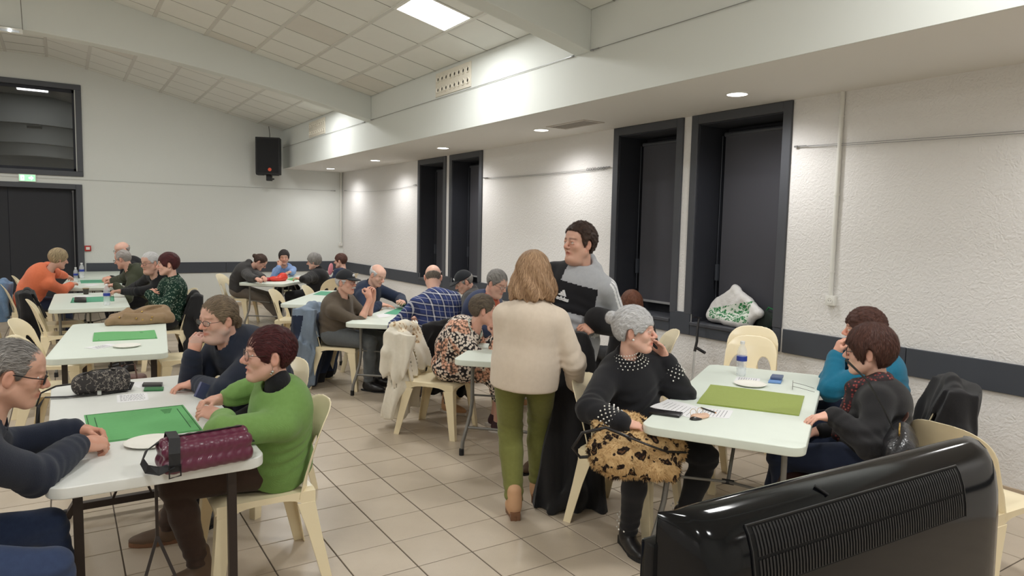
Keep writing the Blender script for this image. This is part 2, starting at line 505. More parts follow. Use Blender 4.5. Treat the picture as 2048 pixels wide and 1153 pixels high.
# side windows with deep dark reveals, roller blinds
for i, (a, b) in enumerate(WIN):
    wn = struct(empty('window_%d' % (i + 1), (XR, (a + b) / 2, 0.80)))
    L = lambda y: y - (a + b) / 2
    zt, zb = 2.815 - 0.80, 0.885 - 0.80
    def part(name, boxes, mat, bev=0.003):
        mm = MB()
        for bx in boxes: mm.box(*bx)
        return mm.build(name, mat, wn, bevel=bev, bseg=1)
    ya, yb = L(a), L(b)
    part('window_frame', [((-0.022, ya, zb), (0.05, ya + FW, zt)), ], M_FRAME)
    part('window_frame', [((-0.022, yb - FW, zb), (0.05, yb, zt))], M_FRAME)
    part('window_frame', [((-0.022, ya + FW, zt - FW), (0.05, yb - FW, zt))], M_FRAME)
    ia, ib = ya + FW, yb - FW
    part('window_reveal', [((0.0, ia, 0.0), (0.40, ia + 0.012, zt - FW)), ((0.0, ib - 0.012, 0.0), (0.40, ib, zt - FW)), ((0.0, ia, zt - FW - 0.012), (0.40, ib, zt - FW)),
                           ((0.40, ia, 0), (0.415, ib, zt))], M_REVEAL, 0)
    part('window_sill', [((-0.03, ia, -0.02), (0.40, ib, 0.012))], M_FRAME)
    bl = part('roller_blind', [((0.262, ia + 0.02, 0.13), (0.265, ib - 0.10, zt - FW - 0.10))], M_BLIND, 0)
    mm = MB(); mm.tube([(0.27, ia + 0.02, zt - FW - 0.085), (0.27, ib - 0.09, zt - FW - 0.085)], 0.022, 12); mm.build('blind_roller', M_FRAME, bl, smooth=True)
    mm = MB(); mm.box((0.255, ia + 0.02, 0.11), (0.272, ib - 0.10, 0.135)); mm.build('bottom_bar', plain('blind_bar_grey', (150, 150, 152), 0.5), bl, bevel=0.002)
    mm = MB(); mm.tube([(0.25, ib - 0.075, zt - FW - 0.1), (0.25, ib - 0.07, 0.7), (0.25, ib - 0.075, 0.25)], 0.004, 6); mm.box((0.24, ib - 0.09, 0.42), (0.265, ib - 0.06, 0.58)); mm.build('blind_chain', M_DARK, bl)
    mm = MB(); mm.lathe([(0.016, 0), (0.016, 0.012), (0.008, 0.016), (0.008, 0.035), (0.014, 0.04), (0.014, 0.05)], 12, (0.20, ia + 0.14, 0.012)); mm.build('window_catch', M_STEEL, wn, smooth=True)

# dark protective band along the walls (boards with fine joints)
def band(name, pts_boxes):
    root = struct(empty(name, pts_boxes[0][0]))
    o0 = Vector(pts_boxes[0][0])
    for a, b in pts_boxes:
        mm = MB(); mm.box(Vector(a) - o0, Vector(b) - o0); mm.build('board', M_DARK, root, bevel=0.003, bseg=1)
ys = [Y0, -2.6, -1.2, 0.1, 1.3, 2.655, 3.70]; bs = []
for a, b in zip(ys[:-1], ys[1:]): bs.append(((XR - 0.02, a + .003, 0.68), (XR, b - .003, 0.882)))
def split(a, b, zt):
    n = max(1, round((b - a) / 1.2))
    for k in range(n): bs.append(((XR - 0.02, a + (b - a) * k / n + .002, 0.68), (XR, a + (b - a) * (k + 1) / n - .002, zt)))
split(3.72, 3.80, 0.882); split(3.80, 4.75, 0.782); split(4.75, 5.02, 0.90); split(5.02, 5.89, 0.782); split(5.89, 8.93, 0.882)
split(8.93, 9.79, 0.782); split(9.79, 10.07, 0.90); split(10.07, 10.95, 0.782); split(10.95, YB - .02, 0.882)
band('trim_1', bs)
bs = []
for k in range(4): bs.append(((0.37 + k * 1.2, YB - 0.02, 0.68), (0.37 + (k + 1) * 1.2 - .004, YB, 0.89)))
band('trim_2', bs)
# tiled plinths
M_PLINTH = plain('plinth_tile', (186, 168, 146), 0.45, var=0.05, vscale=12)
def plinth(name, along_y, c, a, b, s):
    root = struct(empty(name, (c, a, 0) if along_y else (a, c, 0)))
    mm = MB()
    if along_y: mm.box((0, G, 0), (s * 0.01, TS - G, 0.068))
    else: mm.box((G, 0, 0), (TS - G, s * 0.01, 0.068))
    p = mm.build('plinth_tile', M_PLINTH, root, bevel=0.002, bseg=1)
    n = int((b - a) / TS)
    for k in range(1, n):
        q = p.copy(); COL.objects.link(q); q.parent = root; q.location = (0, k * TS, 0) if along_y else (k * TS, 0, 0)
plinth('baseboard_right', True, XR, 0.26, YB, -1)
plinth('baseboard_back', False, YB, 0.37, XR, -1)

# soffits and bulkheads both sides
m = MB(); m.box((XS + .012, Y0, ZS), (XR + .4, YB + .2, ZS + 0.12)); struct(m.build('ceiling_soffit_right', M_SOFFIT))
m = MB(); m.box((XS, Y0, ZS), (XS + 0.012, YB, 3.75)); struct(m.build('wall_bulkhead_right', M_BEAM))
m = MB(); m.box((XL - .3, Y0, ZS), (XLS - .12, YB + .2, ZS + 0.12)); m.box((XLS - .12, Y0, ZS), (XLS, YB, 3.75)); struct(m.build('wall_bulkhead_left', M_BEAM))

# sloping ceiling: closed deck, grid rails, tiles
ceiling = struct(empty('ceiling', (XC, 0, 0)))
m = MB()
zr = ceil_z(XC)
secs = [(XLS, 3.59), (XC - .6, zr), (XC + .6, zr), (XS, 3.59)]
poly = [(x, z + 0.03) for x, z in secs] + [(x, z + 0.1) for x, z in secs[::-1]]
Mx = Matrix(((1, 0, 0, -XC), (0, 0, 1, 0), (0, 1, 0, 0), (0, 0, 0, 1)))
m.prism(poly, Y0, YB, Mx); m.build('deck', M_CEIL, ceiling)
BEAMY = [9.97, 4.86, -0.25]
xs_r = [3.41, 2.822, 2.234, 1.646, 1.058, 0.47, -0.118, -0.706, -1.294, -1.882]
BT = 0.20
bays = [(9.97 + BT, YB), (4.86 + BT, 9.97), (-0.25 + BT, 4.86), (Y0, -0.25)]
edge = [XS] + [x for x in xs_r]
x = xs_r[-1]
while x - 0.588 > XLS: x -= 0.588; edge.append(x)
edge.append(XLS)
def ctile(x0, x1, y0, y1):
    z0, z1 = ceil_z(x0), ceil_z(x1); dy = y1 - y0
    mm = MB(); hx = (x1 - x0)
    vs = [(0, 0, 0), (hx, 0, z1 - z0), (hx, dy, z1 - z0), (0, dy, 0)]
    vs += [(a, b, c + 0.015) for a, b, c in vs]
    mm.add(vs, [(3, 2, 1, 0), (4, 5, 6, 7), (0, 1, 5, 4), (1, 2, 6, 5), (2, 3, 7, 6), (3, 0, 4, 7)])
    return mm, z0
rails = MB(); lines_ = MB(); cache = {}; ntile = 0; far_tiles = MB()
odd = random.Random(4)
for bi, (ya, yb) in enumerate(bays):
    rows = []
    if bi == 0:
        y = 14.66; rows = [yb]
        while y > ya: rows.append(y); y -= 0.605
        rows.append(ya)
    elif bi == 1: rows = [yb, 9.67, 9.06, 8.455, 7.85, 7.24, 6.62, 6.02, 5.41, ya]
    else:
        y = yb - 0.3; rows = [yb]
        while y > ya + .05: rows.append(y); y -= 0.605
        rows.append(ya)
    rows = rows[::-1]
    for e1, e0 in zip(edge[:-1], edge[1:]):
        for y0, y1 in zip(rows[:-1], rows[1:]):
            if any(e0 - .05 < px < e1 + .05 and y0 - .05 < py < y1 + .05 for px, py in PANELS): continue
            a, b = e0 + 0.012, e1 - 0.012; c, d = y0 + 0.005, y1 - 0.005
            if b - a < .03 or d - c < .03: continue
            vis = (ya + .01 >= 4.86) and e1 > -1.4 and ntile < 290
            mm, z0 = ctile(a, b, c, d)
            if vis:
                key = (round(b - a, 3), round(d - c, 3), round(ceil_z(b) - z0, 3)); mt = M_TILE_C2 if odd.random() < 0.05 else M_TILE_C
                if (key, mt.name) not in cache:
                    o = mm.build('ceiling_tile', mt, ceiling); cache[(key, mt.name)] = o.data
                else: o = bpy.data.objects.new('ceiling_tile', cache[(key, mt.name)]); COL.objects.link(o); o.parent = ceiling
                o.location = (a - XC, c, z0 + 0.002); ntile += 1
            else: far_tiles.add([(v[0] + a - XC, v[1] + c, v[2] + z0 + .002) for v in mm.v], mm.f)
    for r in rows[1:-1]:
        for e1, e0 in zip(edge[:-1], edge[1:]):
            lines_.add([(e0 - XC, r - .006, ceil_z(e0) + .001), (e1 - XC, r - .006, ceil_z(e1) + .001), (e1 - XC, r + .006, ceil_z(e1) + .001), (e0 - XC, r + .006, ceil_z(e0) + .001)], [(3, 2, 1, 0)])
    for e in edge[1:-1]: rails.box((e - XC - .022, ya, ceil_z(e) - .004), (e - XC + .022, yb, ceil_z(e) + .012))
ft = far_tiles.build('tile_field', M_TILE_C, ceiling); ft['kind'] = 'stuff'
rails.build('grid_rail', M_TBAR, ceiling); lines_.build('cross_joint', M_TLINE, ceiling)
# beams: gently arched underside
def beam_bottom(x):
    d = abs(x - XC); t = d / abs(XS - XC)
    return 3.86 - 0.62 * t ** 1.75
for k, by in enumerate(BEAMY):
    n = 40; xs = [XLS + (XS - XLS) * i / n for i in range(n + 1)]
    poly = [(x, beam_bottom(x)) for x in xs] + [(x, ceil_z(x) + 0.02) for x in xs[::-1]]
    m = MB(); m.prism(poly, by, by + BT, Matrix(((1, 0, 0, 0), (0, 0, 1, 0), (0, 1, 0, 0), (0, 0, 0, 1))))
    o = struct(m.build('trim_%d' % (k + 3), M_BEAM, bevel=0.004, bseg=1)); o['label'] = 'arched white roof beam crossing the hall'

# ceiling light panels
M_PANEL = emis('panel_glow', (1.0, 0.985, 0.95), 6.0)
for i, (x, y) in enumerate(PANELS):
    s_ = 1 if x > XC + .6 else (-1 if x < XC - .6 else 0)
    r = empty('ceiling_light', (x, y, ceil_z(x) + 0.004)); r.rotation_euler = (0, math.atan(SLOPE) * s_, 0)
    tag(r, 'glowing square light panel in the sloping tiled ceiling' if i == 0 else 'square ceiling light panel out of view, ' + ['', 'on the ridge in the middle bay', 'by the left wall in the middle bay', 'above the right tables', 'on the ridge above the camera', 'by the left wall beside the camera', 'behind the camera to the right', 'behind the camera to the left', 'hidden by the far beam near the bulkhead', 'on the ridge in the far bay', 'by the left wall in the far bay'][i], 'ceiling light', 'ceiling light panels')
    m = MB(); m.box((-.27, -.27, -0.006), (.27, .27, 0.0)); m.build('diffuser', M_PANEL, r)
    m = MB()
    for a, b in (((-.3, -.3), (.3, -.27)), ((-.3, .27), (.3, .3)), ((-.3, -.27), (-.27, .27)), ((.27, -.27), (.3, .27))): m.box((a[0], a[1], -.008), (b[0], b[1], .01))
    m.build('frame', M_WHITEP, r)
names = {6.58: 'round recessed downlight in the soffit beside the ceiling vent grille', 3.84: 'nearest visible round downlight in the soffit, above the large dark window', 9.01: 'round downlight in the soffit above the far pair of dark windows',
         11.57: 'round downlight in the soffit, second from the far corner', 13.96: 'round downlight in the soffit closest to the far corner'}
for y in DOWNLIGHTS_Y:
    for s, xx in ((0, 4.62), (1, 2 * XC - 4.62)):
        if s == 1 and y < 0: continue
        r = empty('downlight', (xx, y, ZS)); lb = names.get(y) if s == 0 else None
        tag(r, lb or ('round downlight in the left soffit, ' + ['', '', 'beside the camera', 'level with the nearest tables', 'level with the tan coat', 'second from the far end', 'nearest but one to the door wall', 'last before the door wall'][DOWNLIGHTS_Y.index(y)] if s else 'round downlight in the right soffit, ' + ['rearmost behind the camera', 'just behind the camera', 'above the big black screen'][DOWNLIGHTS_Y.index(y)]), 'downlight', 'recessed downlights')
        m = MB(); m.lathe([(0.0, -0.006), (0.078, -0.006), (0.080, 0.0)], 32); m.build('diffuser', M_PANEL, r)
        m = MB(); m.lathe([(0.080, 0.0), (0.080, -0.009), (0.092, -0.007), (0.095, 0.0)], 32); m.build('rim', M_WHITEP, r, smooth=True)

# upper window and dark door on the back wall
wn = struct(empty('window_5', (WBX0, YB, WBZ0)))
Wd, Hg = WBX1 - WBX0, WBZ1 - WBZ0
for bx in (((0, -.03, 0), (Wd, .06, .09)), ((0, -.03, Hg - .09), (Wd, .06, Hg)), ((0, -.03, .09), (.09, .06, Hg - .09)), ((Wd - .09, -.03, .09), (Wd, .06, Hg - .09))):
    m = MB(); m.box(*bx); m.build('window_frame', M_FRAME, wn, bevel=.004, bseg=1)
m = MB(); m.box((.09, .06, .09), (Wd - .09, .10, .14)); m.box((.09, .06, Hg - .14), (Wd - .09, .10, Hg - .09)); m.box((Wd - .14, .06, .09), (Wd - .09, .10, Hg - .09)); m.box((.09, .06, .09), (.14, .10, Hg - .09))
m.build('window_sash', M_REVEAL, wn)
g = N('dark_window_glass'); g.base((0.012, 0.014, 0.016)); g.rough(0.02); g.spec(1.0); g.b.inputs['IOR'].default_value = 1.55
m = MB(); m.box((.14, .075, .14), (Wd - .14, .083, Hg - .14)); m.build('pane', g.m, wn)
dr = struct(empty('door_1', (DX0, YB, 0)))
Wd = DX1 - DX0
for bx in (((0, -.03, 0), (.10, .06, DZ)), ((Wd - .10, -.03, 0), (Wd, .06, DZ)), ((.10, -.03, DZ - .09), (Wd - .10, .06, DZ))):
    m = MB(); m.box(*bx); m.build('door_frame', M_FRAME, dr, bevel=.004, bseg=1)
m = MB(); m.box((.10, .10, 0), (Wd / 2 - .003, .14, DZ - .09)); m.build('door_leaf', M_DOOR, dr)
m = MB(); m.box((Wd / 2 + .003, .10, 0), (Wd - .10, .14, DZ - .09)); m.build('door_leaf', M_DOOR, dr)
m = MB(); m.box((Wd - .15, .06, 0), (Wd - .137, .10, DZ - .11)); m.box((Wd - .16, .05, DZ - .14), (Wd - .13, .10, DZ - .11)); m.build('guide_rail', plain('rail_grey', (120, 120, 122), .4, metal=.6), dr)
# ------------------------------------------------------------------ furniture
def plastic(name, rgb, rough=0.32, coat=0.0):
    return plain(name, rgb, rough, spec=0.5, var=0.025, vscale=9, bump=0.05, bscale=150, bdist=0.001)
M_CREAM = plastic('cream_chair_plastic', (236, 222, 188), 0.28)
M_BROWNCH = plain('dark_brown_chair', (74, 48, 40), 0.35, var=0.1, vscale=6)
M_TOP = plastic('pale_green_white_table_plastic', (222, 230, 220), 0.38)
M_TOPW = plastic('white_table_plastic', (226, 228, 224), 0.36)
M_LEGG = plain('grey_powder_coated_tube', (122, 120, 116), 0.4, metal=0.3)
M_LEGB = plain('dark_brown_steel', (52, 42, 38), 0.45, metal=0.2)
M_RUB = plain('black_rubber', (28, 28, 30), 0.7)

# chair backrest made flat as a distance field, then bent
def chair_back_mesh():
    h = 0.0065; hz = 0.0035
    us = np.arange(-0.26, 0.2601, h); vs = np.arange(-0.03, 0.47, h); ws = np.arange(-0.011, 0.0111, hz)
    U, V = np.meshgrid(us, vs, indexing='ij')
    # outline: slightly tapering sides, broad round top
    hw = 0.212 - 0.012 * np.clip(V / 0.42, 0, 1)
    cy = 0.285; r = 0.155
    q = np.abs(U) / (hw); t = np.clip((V - cy) / r, 0, 2)
    top = (q ** 3.0 + t ** 2.3) ** (1 / 2.6) - 1
    d = np.where(V > cy, top * r, np.abs(U) - hw)
    d = np.maximum(d, -(V + 0.0))
    for s in (-1, 1):                                   # two tall openings beside the central splat
        uc = s * (0.108 + 0.012 * np.clip((0.16 - V) / 0.16, -1, 1)); vc = 0.155
        a = 0.058 - 0.010 * np.clip((V - vc) / 0.12, -1, 1); b = 0.118
        e = ((np.abs(U - uc) / a) ** 2.3 + (np.abs(V - vc) / b) ** 2.5) ** (1 / 2.4) - 1
        d = np.maximum(d, -e * 0.06)
    D3 = np.maximum(d[:, :, None], np.abs(ws)[None, None, :] - 0.0042)
    D3[:, :, 0] = D3[:, :, -1] = 0.1
    Vv, Q = nets(D3.astype(np.float32), np.array([us[0], vs[0], ws[0]]), np.array([h, h, hz]))
    u, v, w_ = Vv[:, 0], Vv[:, 1], Vv[:, 2]
    curl = 0.9 * u * u + 0.35 * np.clip(np.abs(u) - 0.15, 0, 1) ** 1.0 * (1 - np.clip(v / .5, 0, 1))
    roll = 0.10 * np.clip(v - 0.36, 0, 1)                  # top edge rolls back a little
    lean = -0.20 - 0.17 * v - 0.32 * v * v * 0.9
    y = lean + curl - roll + w_
    z = 0.405 + v * 0.965 - w_ * 0.25
    x = u * (1 + 0.02 * (1 - v))
    return np.stack([x, y, z], 1), Q
BV, BQ = chair_back_mesh()
SEAT_H = 0.445
def make_chair(mat=None, label=None, group=None):
    mat = mat or M_CREAM
    root = empty('plastic_chair')
    o = raw_mesh('backrest', BV, BQ, mat, root)
    # seat: dished grid with rolled front edge and a skirt
    nx, ny = 16, 18; vs = []; fs = []
    for j in range(ny + 1):
        for i in range(nx + 1):
            a = -1 + 2 * i / nx; b = j / ny
            x = a * (0.212 - 0.004 * b); y = -0.215 + 0.445 * b
            z = SEAT_H - 0.012 * (1 - a * a) * (1 - (2 * b - 1) ** 2) - 0.028 * max(0, (b - 0.86) / 0.14) ** 2 - 0.012 * max(0, abs(a) - .86) / .14
            vs.append((x, y, z))
    for j in range(ny):
        for i in range(nx): k = j * (nx + 1) + i; fs.append((k, k + 1, k + nx + 2, k + nx + 1))
    n = len(vs); vs += [(x, y, z - 0.008) for x, y, z in vs]
    fs += [tuple(n + q for q in f[::-1]) for f in fs]
    rim = [i for i in range(nx + 1)] + [j * (nx + 1) + nx for j in range(1, ny + 1)] + [ny * (nx + 1) + i for i in range(nx - 1, -1, -1)] + [j * (nx + 1) for j in range(ny - 1, 0, -1)]
    for a, b in zip(rim, rim[1:] + rim[:1]): fs.append((a, n + a, n + b, b))
    m = MB(); m.add(vs, fs)
    # arched side aprons and front apron
    def arch(L0, L1, depth, n=14):                     # polygon in (s, z): skirt whose lower edge is an arch
        top = [(L1, SEAT_H - .006), (L0, SEAT_H - .006)]
        low = []
        for i in range(n + 1):
            t = i / n; s_ = L0 + (L1 - L0) * t
            e = abs(2 * t - 1) ** 4
            low.append((s_, SEAT_H - 0.035 - depth * e))
        return top + low
    for s in (-1, 1):
        Mx = Matrix(((0, 0, 1, s * 0.212 - (0.0 if s < 0 else 0.006)), (1, 0, 0, 0), (0, 1, 0, 0), (0, 0, 0, 1)))
        m.prism(arch(-0.215, 0.225, 0.10), 0, 0.006, Mx)
    Mx = Matrix(((1, 0, 0, 0), (0, 0, 1, 0.219), (0, 1, 0, 0), (0, 0, 0, 1)))
    m.prism([(x, z - .028 if z > SEAT_H - .01 else z - .01) for x, z in arch(-0.206, 0.206, 0.07)], 0, 0.006, Mx)
    m.build('seat', mat, root, smooth=True)
    # L-profile legs, splayed
    for sx in (-1, 1):
        for sy, yt, yb in ((1, 0.225, 0.262), (-1, -0.213, -0.285)):
            m = MB()
            xt, xb = sx * 0.214, sx * 0.245
            zt = SEAT_H - 0.06
            def sec(x, y, z, wy, wx, th=0.006):
                c = [(0, 0), (0, -wy), (th, -wy), (th, -th), (wx, -th), (wx, 0)]
                return [(x - sx * a, y + sy * b, z) for a, b in c]
            S = [sec(xt, yt, zt, 0.085, 0.07), sec(xt + (xb - xt) * .35, yt + (yb - yt) * .35, zt * .62, 0.062, 0.055), sec(xb, yb, 0.0, 0.048, 0.042)]
            vs = [p for q in S for p in q]; fs = [tuple(range(6)), tuple(range(17, 11, -1))]
            for r_ in range(2):
                for k in range(6): fs.append((r_ * 6 + k, r_ * 6 + (k + 1) % 6, r_ * 6 + 6 + (k + 1) % 6, r_ * 6 + 6 + k))
            m.add(vs, fs); m.build('leg', mat, root, bevel=0.0015, bseg=1)
    return root
CHAIR_PROTO = None
def chair(x, y, deg, label, group='cream plastic chairs', mat=None, z=0.0, pitch=0.0):
    """deg: direction the sitter faces, counted from +X"""
    global CHAIR_PROTO
    if mat is not None: r = make_chair(mat)
    elif CHAIR_PROTO is None: r = CHAIR_PROTO = make_chair()
    else: r = copy_tree(CHAIR_PROTO)
    r.location = (x, y, z); r.rotation_euler = (pitch, 0, math.radians(deg - 90))
    tag(r, label, 'chair', group)
    return r

TW, TLEN, TZ = 0.76, 1.83, 0.74
def rrect(x0, y0, x1, y1, r, n=6):
    pts = []
    for cx, cy, a0 in ((x1 - r, y1 - r, 0), (x0 + r, y1 - r, 90), (x0 + r, y0 + r, 180), (x1 - r, y0 + r, 270)):
        for k in range(n + 1):
            a = math.radians(a0 + 90 * k / n); pts.append((cx + r * math.cos(a), cy + r * math.sin(a)))
    return pts
def folding_table(nl, ang, label, top=None, legs=None, square=False, TLEN=1.83):
    """nl = near left corner seen from the near short end, ang = direction of the long side"""
    top = top or M_TOP; legs = legs or M_LEGG
    a = math.radians(ang); u = Vector((math.cos(a), math.sin(a), 0)); v = Vector((math.sin(a), -math.cos(a), 0))
    c = Vector((nl[0], nl[1], 0)) + u * TLEN / 2 + v * TW / 2
    root = empty('folding_table', c, a); tag(root, label, 'table', 'folding tables')
    hx, hy = TLEN / 2, TW / 2
    m = MB(); m.prism(rrect(-hx, -hy, hx, hy, 0.075, 8), TZ - 0.045, TZ); m.build('tabletop', top, root, bevel=0.008, bseg=3)
    def seg(pts, r, name, mat, par=root, flat=1.0):
        mm = MB()
        if square: mm.strip(pts, r * 2.0, r * 2.0, up=(0, 1, 0.01))
        else: mm.tube(pts, r, 10)
        return mm.build(name, mat, par, smooth=not square)
    zt = TZ - 0.045
    for e in (-1, 1):
        x0 = e * (hx - 0.20)
        for s in (-1, 1):
            y = s * (hy - 0.10)
            if square: pts = [(x0, y, zt), (x0, y, 0.16), (x0 + e * .01, y - s * 0.0, 0.10), (x0 + e * .05, y + s * .05, 0.0)]
            else: pts = [(x0, y, zt), (x0, y, 0.40), (x0 + e * .012, y + s * .008, 0.30), (x0 + e * .045, y + s * .025, 0.20), (x0 + e * .085, y + s * .045, 0.10), (x0 + e * .095, y + s * .05, 0.004)]
            lg = seg(pts, 0.017 if square else 0.0145, 'leg', legs)
            mm = MB(); p = pts[-1]; mm.lathe([(0.0, 0.0), (0.019, 0.0), (0.019, 0.045), (0.016, 0.05)], 12, (p[0], p[1], 0)); mm.build('foot_cap', M_RUB, lg)
        if square:
            mm = MB(); mm.box((x0 - .012, -(hy - .10), .055), (x0 + .012 + e * .02, hy - .10, .095))
            mm.build('cross_bar', legs, root, bevel=.002, bseg=1)
            seg([(x0, 0.10, 0.09), (x0 - e * .10, 0.0, .37), (x0 - e * .10, 0, .55), (x0 - e * .13, 0, zt)], 0.006, 'brace', legs)
            seg([(x0, -0.10, 0.09), (x0 - e * .10, 0.0, .37)], 0.006, 'brace', legs)
        else:
            zc = 0.20
            mm = MB(); mm.tube([(x0 + e * .045, -(hy - .085), zc), (x0 + e * .045, hy - .085, zc)], 0.011, 8); mm.build('cross_bar', legs, root, smooth=True)
            yk = 0.0; kn = (x0 - e * .17, 0, 0.40)
            for s in (-1, 1): seg([(x0 + e * .003, s * (hy - .10), 0.44), kn], 0.0075, 'brace', legs)
            seg([kn, (x0 - e * .46, 0, zt)], 0.0095, 'brace', legs)
            mm = MB(); mm.tube([(kn[0], -.03, kn[2]), (kn[0], .03, kn[2])], 0.014, 8); mm.build('hinge', M_RUB, root)
        mm = MB(); mm.box((x0 - .02, -(hy - .06), zt - .022), (x0 + .02, hy - .06, zt)); mm.build('leg_bracket', legs, root)
    root['tl'] = 0
    return root, c, u, v

T1 = folding_table((-0.077, 2.88), 89.9, 'nearest white folding table, purple quilted pouch on its near end', M_TOPW, M_LEGB, square=True)
T2 = folding_table((-0.127, 5.62), 84, 'empty-seated folding table in the left row with a folded tan coat at its far end', None, M_LEGB, square=True)
T3 = folding_table((-0.141, 8.70), 88.5, 'left row folding table with a water bottle, dark spectacle case and green mat')
T4 = folding_table((-0.052, 11.33), 86.3, 'farthest but one left folding table where the woman in orange leans')
T5 = folding_table((0.24, 13.19), 90, 'last folding table of the left row, against the back wall', TLEN=1.62)
TK = folding_table((2.139, 8.36), 57.1, 'unoccupied folding table with one green mat, behind the man in a black cap with moustache')
TM = folding_table((2.283, 6.522), 48.0, 'folding table between the moustached man and the man in a plaid shirt')
TQ = folding_table((2.351, 4.398), 45.0, 'folding table where the woman in the floral dress rests her elbow')
TF = folding_table((2.318, 11.552), 50.2, 'small-looking far folding table with red pouches by the back wall')
TR = folding_table((2.374, 2.476), 30.7, 'folding table at right with an olive green felt mat')

CH = {}
def C(key, *a, **k): CH[key] = chair(*a, **k); return CH[key]
C('C', 0.765, 3.40, 180, 'cream plastic chair under the woman in the bright green sweater')
C('B', 0.97, 4.36, 213, 'cream plastic chair under the man in the navy zip sweater with ponytail')
C('A', -0.47, 2.97, 0, 'cream plastic chair under the grey-haired man with clasped hands at lower left')
C('L1', -0.02, 6.16, -16, 'empty cream chair behind the grey-haired man with clasped hands')
C('L2', -0.06, 7.22, -16, 'empty cream chair at the left edge beside the tan coat table')
C('L3', 0.00, 9.00, 0, 'empty cream chair seen edge-on left of the table with the spectacle case')
C('L4', -0.02, 9.92, 0, 'cream plastic chair covered by a long black coat behind the woman in orange')
C('L5', -1.0, 11.5, 180, 'cream plastic chair under the pale blue denim jacket')
C('D', -0.36, 11.35, 0, 'cream plastic chair under the woman in the orange sweater')
C('D2', -0.30, 12.75, 0, 'empty cream chair peeking out behind the back of the woman in orange')
C('E', 0.98, 12.4, 180, 'cream plastic chair under the bald man farthest down the left row')
C('Fc', 0.95, 11.2, 180, 'cream plastic chair under the man in the olive green jacket')
C('G', 1.12, 9.75, 190, 'cream plastic chair under the white-haired man in black with glasses')
C('H', 0.97, 8.93, 180, 'cream plastic chair under the woman in the dark green leopard print blouse')
C('B2', 0.95, 7.05, 180, 'empty cream chair with a beige jacket over its back, beside the tan coat table')
C('I', 2.46, 12.2, -35, 'cream plastic chair under the person in the black hooded jacket with a hair bun')
C('J', 3.52, 13.25, -100, 'cream plastic chair under the woman in the light blue sweater')
C('K', 3.52, 11.2, 118, 'cream plastic chair under the grey-haired woman in black seen from behind')
C('Lc', 4.15, 12.1, 140, 'cream plastic chair under the dark-haired person by the wall corner')
C('E1', 2.57, 9.17, -33, 'empty cream chair in the open floor, nearest at the unoccupied middle table')
C('E2', 3.13, 9.62, -33, 'empty cream chair behind the first one at the unoccupied middle table')
C('M', 2.45, 7.03, -42, 'cream plastic chair under the moustached man in a black cap')
C('N', 3.02, 7.66, -42, 'cream plastic chair under the balding man in a navy sweater')
C('O', 2.98, 5.78, 75, 'cream plastic chair under the man in the blue plaid shirt')
C('P', 3.86, 6.70, 138, 'cream plastic chair under the man in dark jacket and black cap looking left')
C('Q', 2.60, 5.10, -52, 'cream plastic chair under the woman in the floral dress')
C('R', 3.28, 5.62, -45, 'cream plastic chair under the man in the orange and navy jacket')
C('V', 4.28, 4.50, 150, 'cream plastic chair under the person with auburn hair behind the hooded man')
C('U', 2.74, 2.94, -68, 'cream plastic chair under the woman with the white hair bun')
C('U2', 3.58, 3.28, -60, 'empty cream chair just behind the woman with the white hair bun')
C('S1', 4.62, 3.62, -150, 'front one of the two nested empty cream chairs by the wall under the shopping bag')
C('S2', 4.685, 3.66, -150, 'rear one of the two nested empty cream chairs by the wall under the shopping bag', z=0.075)
C('X', 4.26, 2.28, 122, 'cream plastic chair under the woman in the teal sweater')
C('Y', 3.30, 2.04, 118, 'dark brown chair under the woman in the black coat and red scarf', mat=M_BROWNCH)
C('Z', 3.77, 1.55, -5, 'empty cream chair partly hidden behind the big black screen')
# ------------------------------------------------------------------ people
def unit(a): a = np.array(a, float); return a / max(np.linalg.norm(a), 1e-9)
def basis(fwd, up):                                     # columns: right, forward, up
    f = unit(fwd); u = np.array(up, float); u = unit(u - f * (u @ f)); r = np.cross(f, u)
    return np.stack([r, f, u], 1)
def ik(a, t, l1, l2, hint):
    a, t = np.array(a, float), np.array(t, float); d = t - a; D = np.linalg.norm(d)
    if D > (l1 + l2) * 0.995: t = a + d / D * (l1 + l2) * 0.995; d = t - a; D = np.linalg.norm(d)
    D = max(D, abs(l1 - l2) * 1.05 + .01)
    n = d / np.linalg.norm(d); x = (l1 * l1 - l2 * l2 + D * D) / (2 * D); h = math.sqrt(max(l1 * l1 - x * x, 0))
    hv = np.array(hint, float); hv = unit(hv - n * (hv @ n))
    return a + n * x + hv * h, t

M_EYE = plain('eye_white', (222, 216, 208), 0.25)
M_IRIS = plain('dark_iris', (52, 38, 30), 0.2)
M_BLACKP = plain('black_frame_plastic', (26, 24, 26), 0.3)
M_METALF = plain('thin_metal_frame', (96, 88, 84), 0.3, metal=0.8)
M_LENS = (lambda a: (a.base((1, 1, 1)), a.rough(0.02), a.b.inputs.__getitem__('Alpha').__setattr__('default_value', 0.10), a.m)[-1])(N('lens_glass'))
def skin_mat(name, rgb):
    if ('skin' + name) in _mc: return _mc['skin' + name]
    a = N('skin_' + name); co = a.coord()
    at_ = a.n('ShaderNodeAttribute'); at_.attribute_name = 'tint'
    c = srgb(*rgb); f = a.noise(28, 4, co)
    b = a.mix(f, tuple(x * 0.93 for x in c), tuple(min(1, x * 1.05) for x in c))
    b = a.mix(1.0, b, at_.outputs['Color'], 'MULTIPLY')
    a.base(b); a.rough(0.5).spec(0.4)
    a.b.inputs['Subsurface Weight'].default_value = 0.12; a.b.inputs['Subsurface Radius'].default_value = (0.01, 0.004, 0.002); a.b.inputs['Subsurface Scale'].default_value = 0.6
    a.bump(a.noise(300, 3, co), 0.15, 0.001)
    _mc['skin' + name] = a.m; return a.m
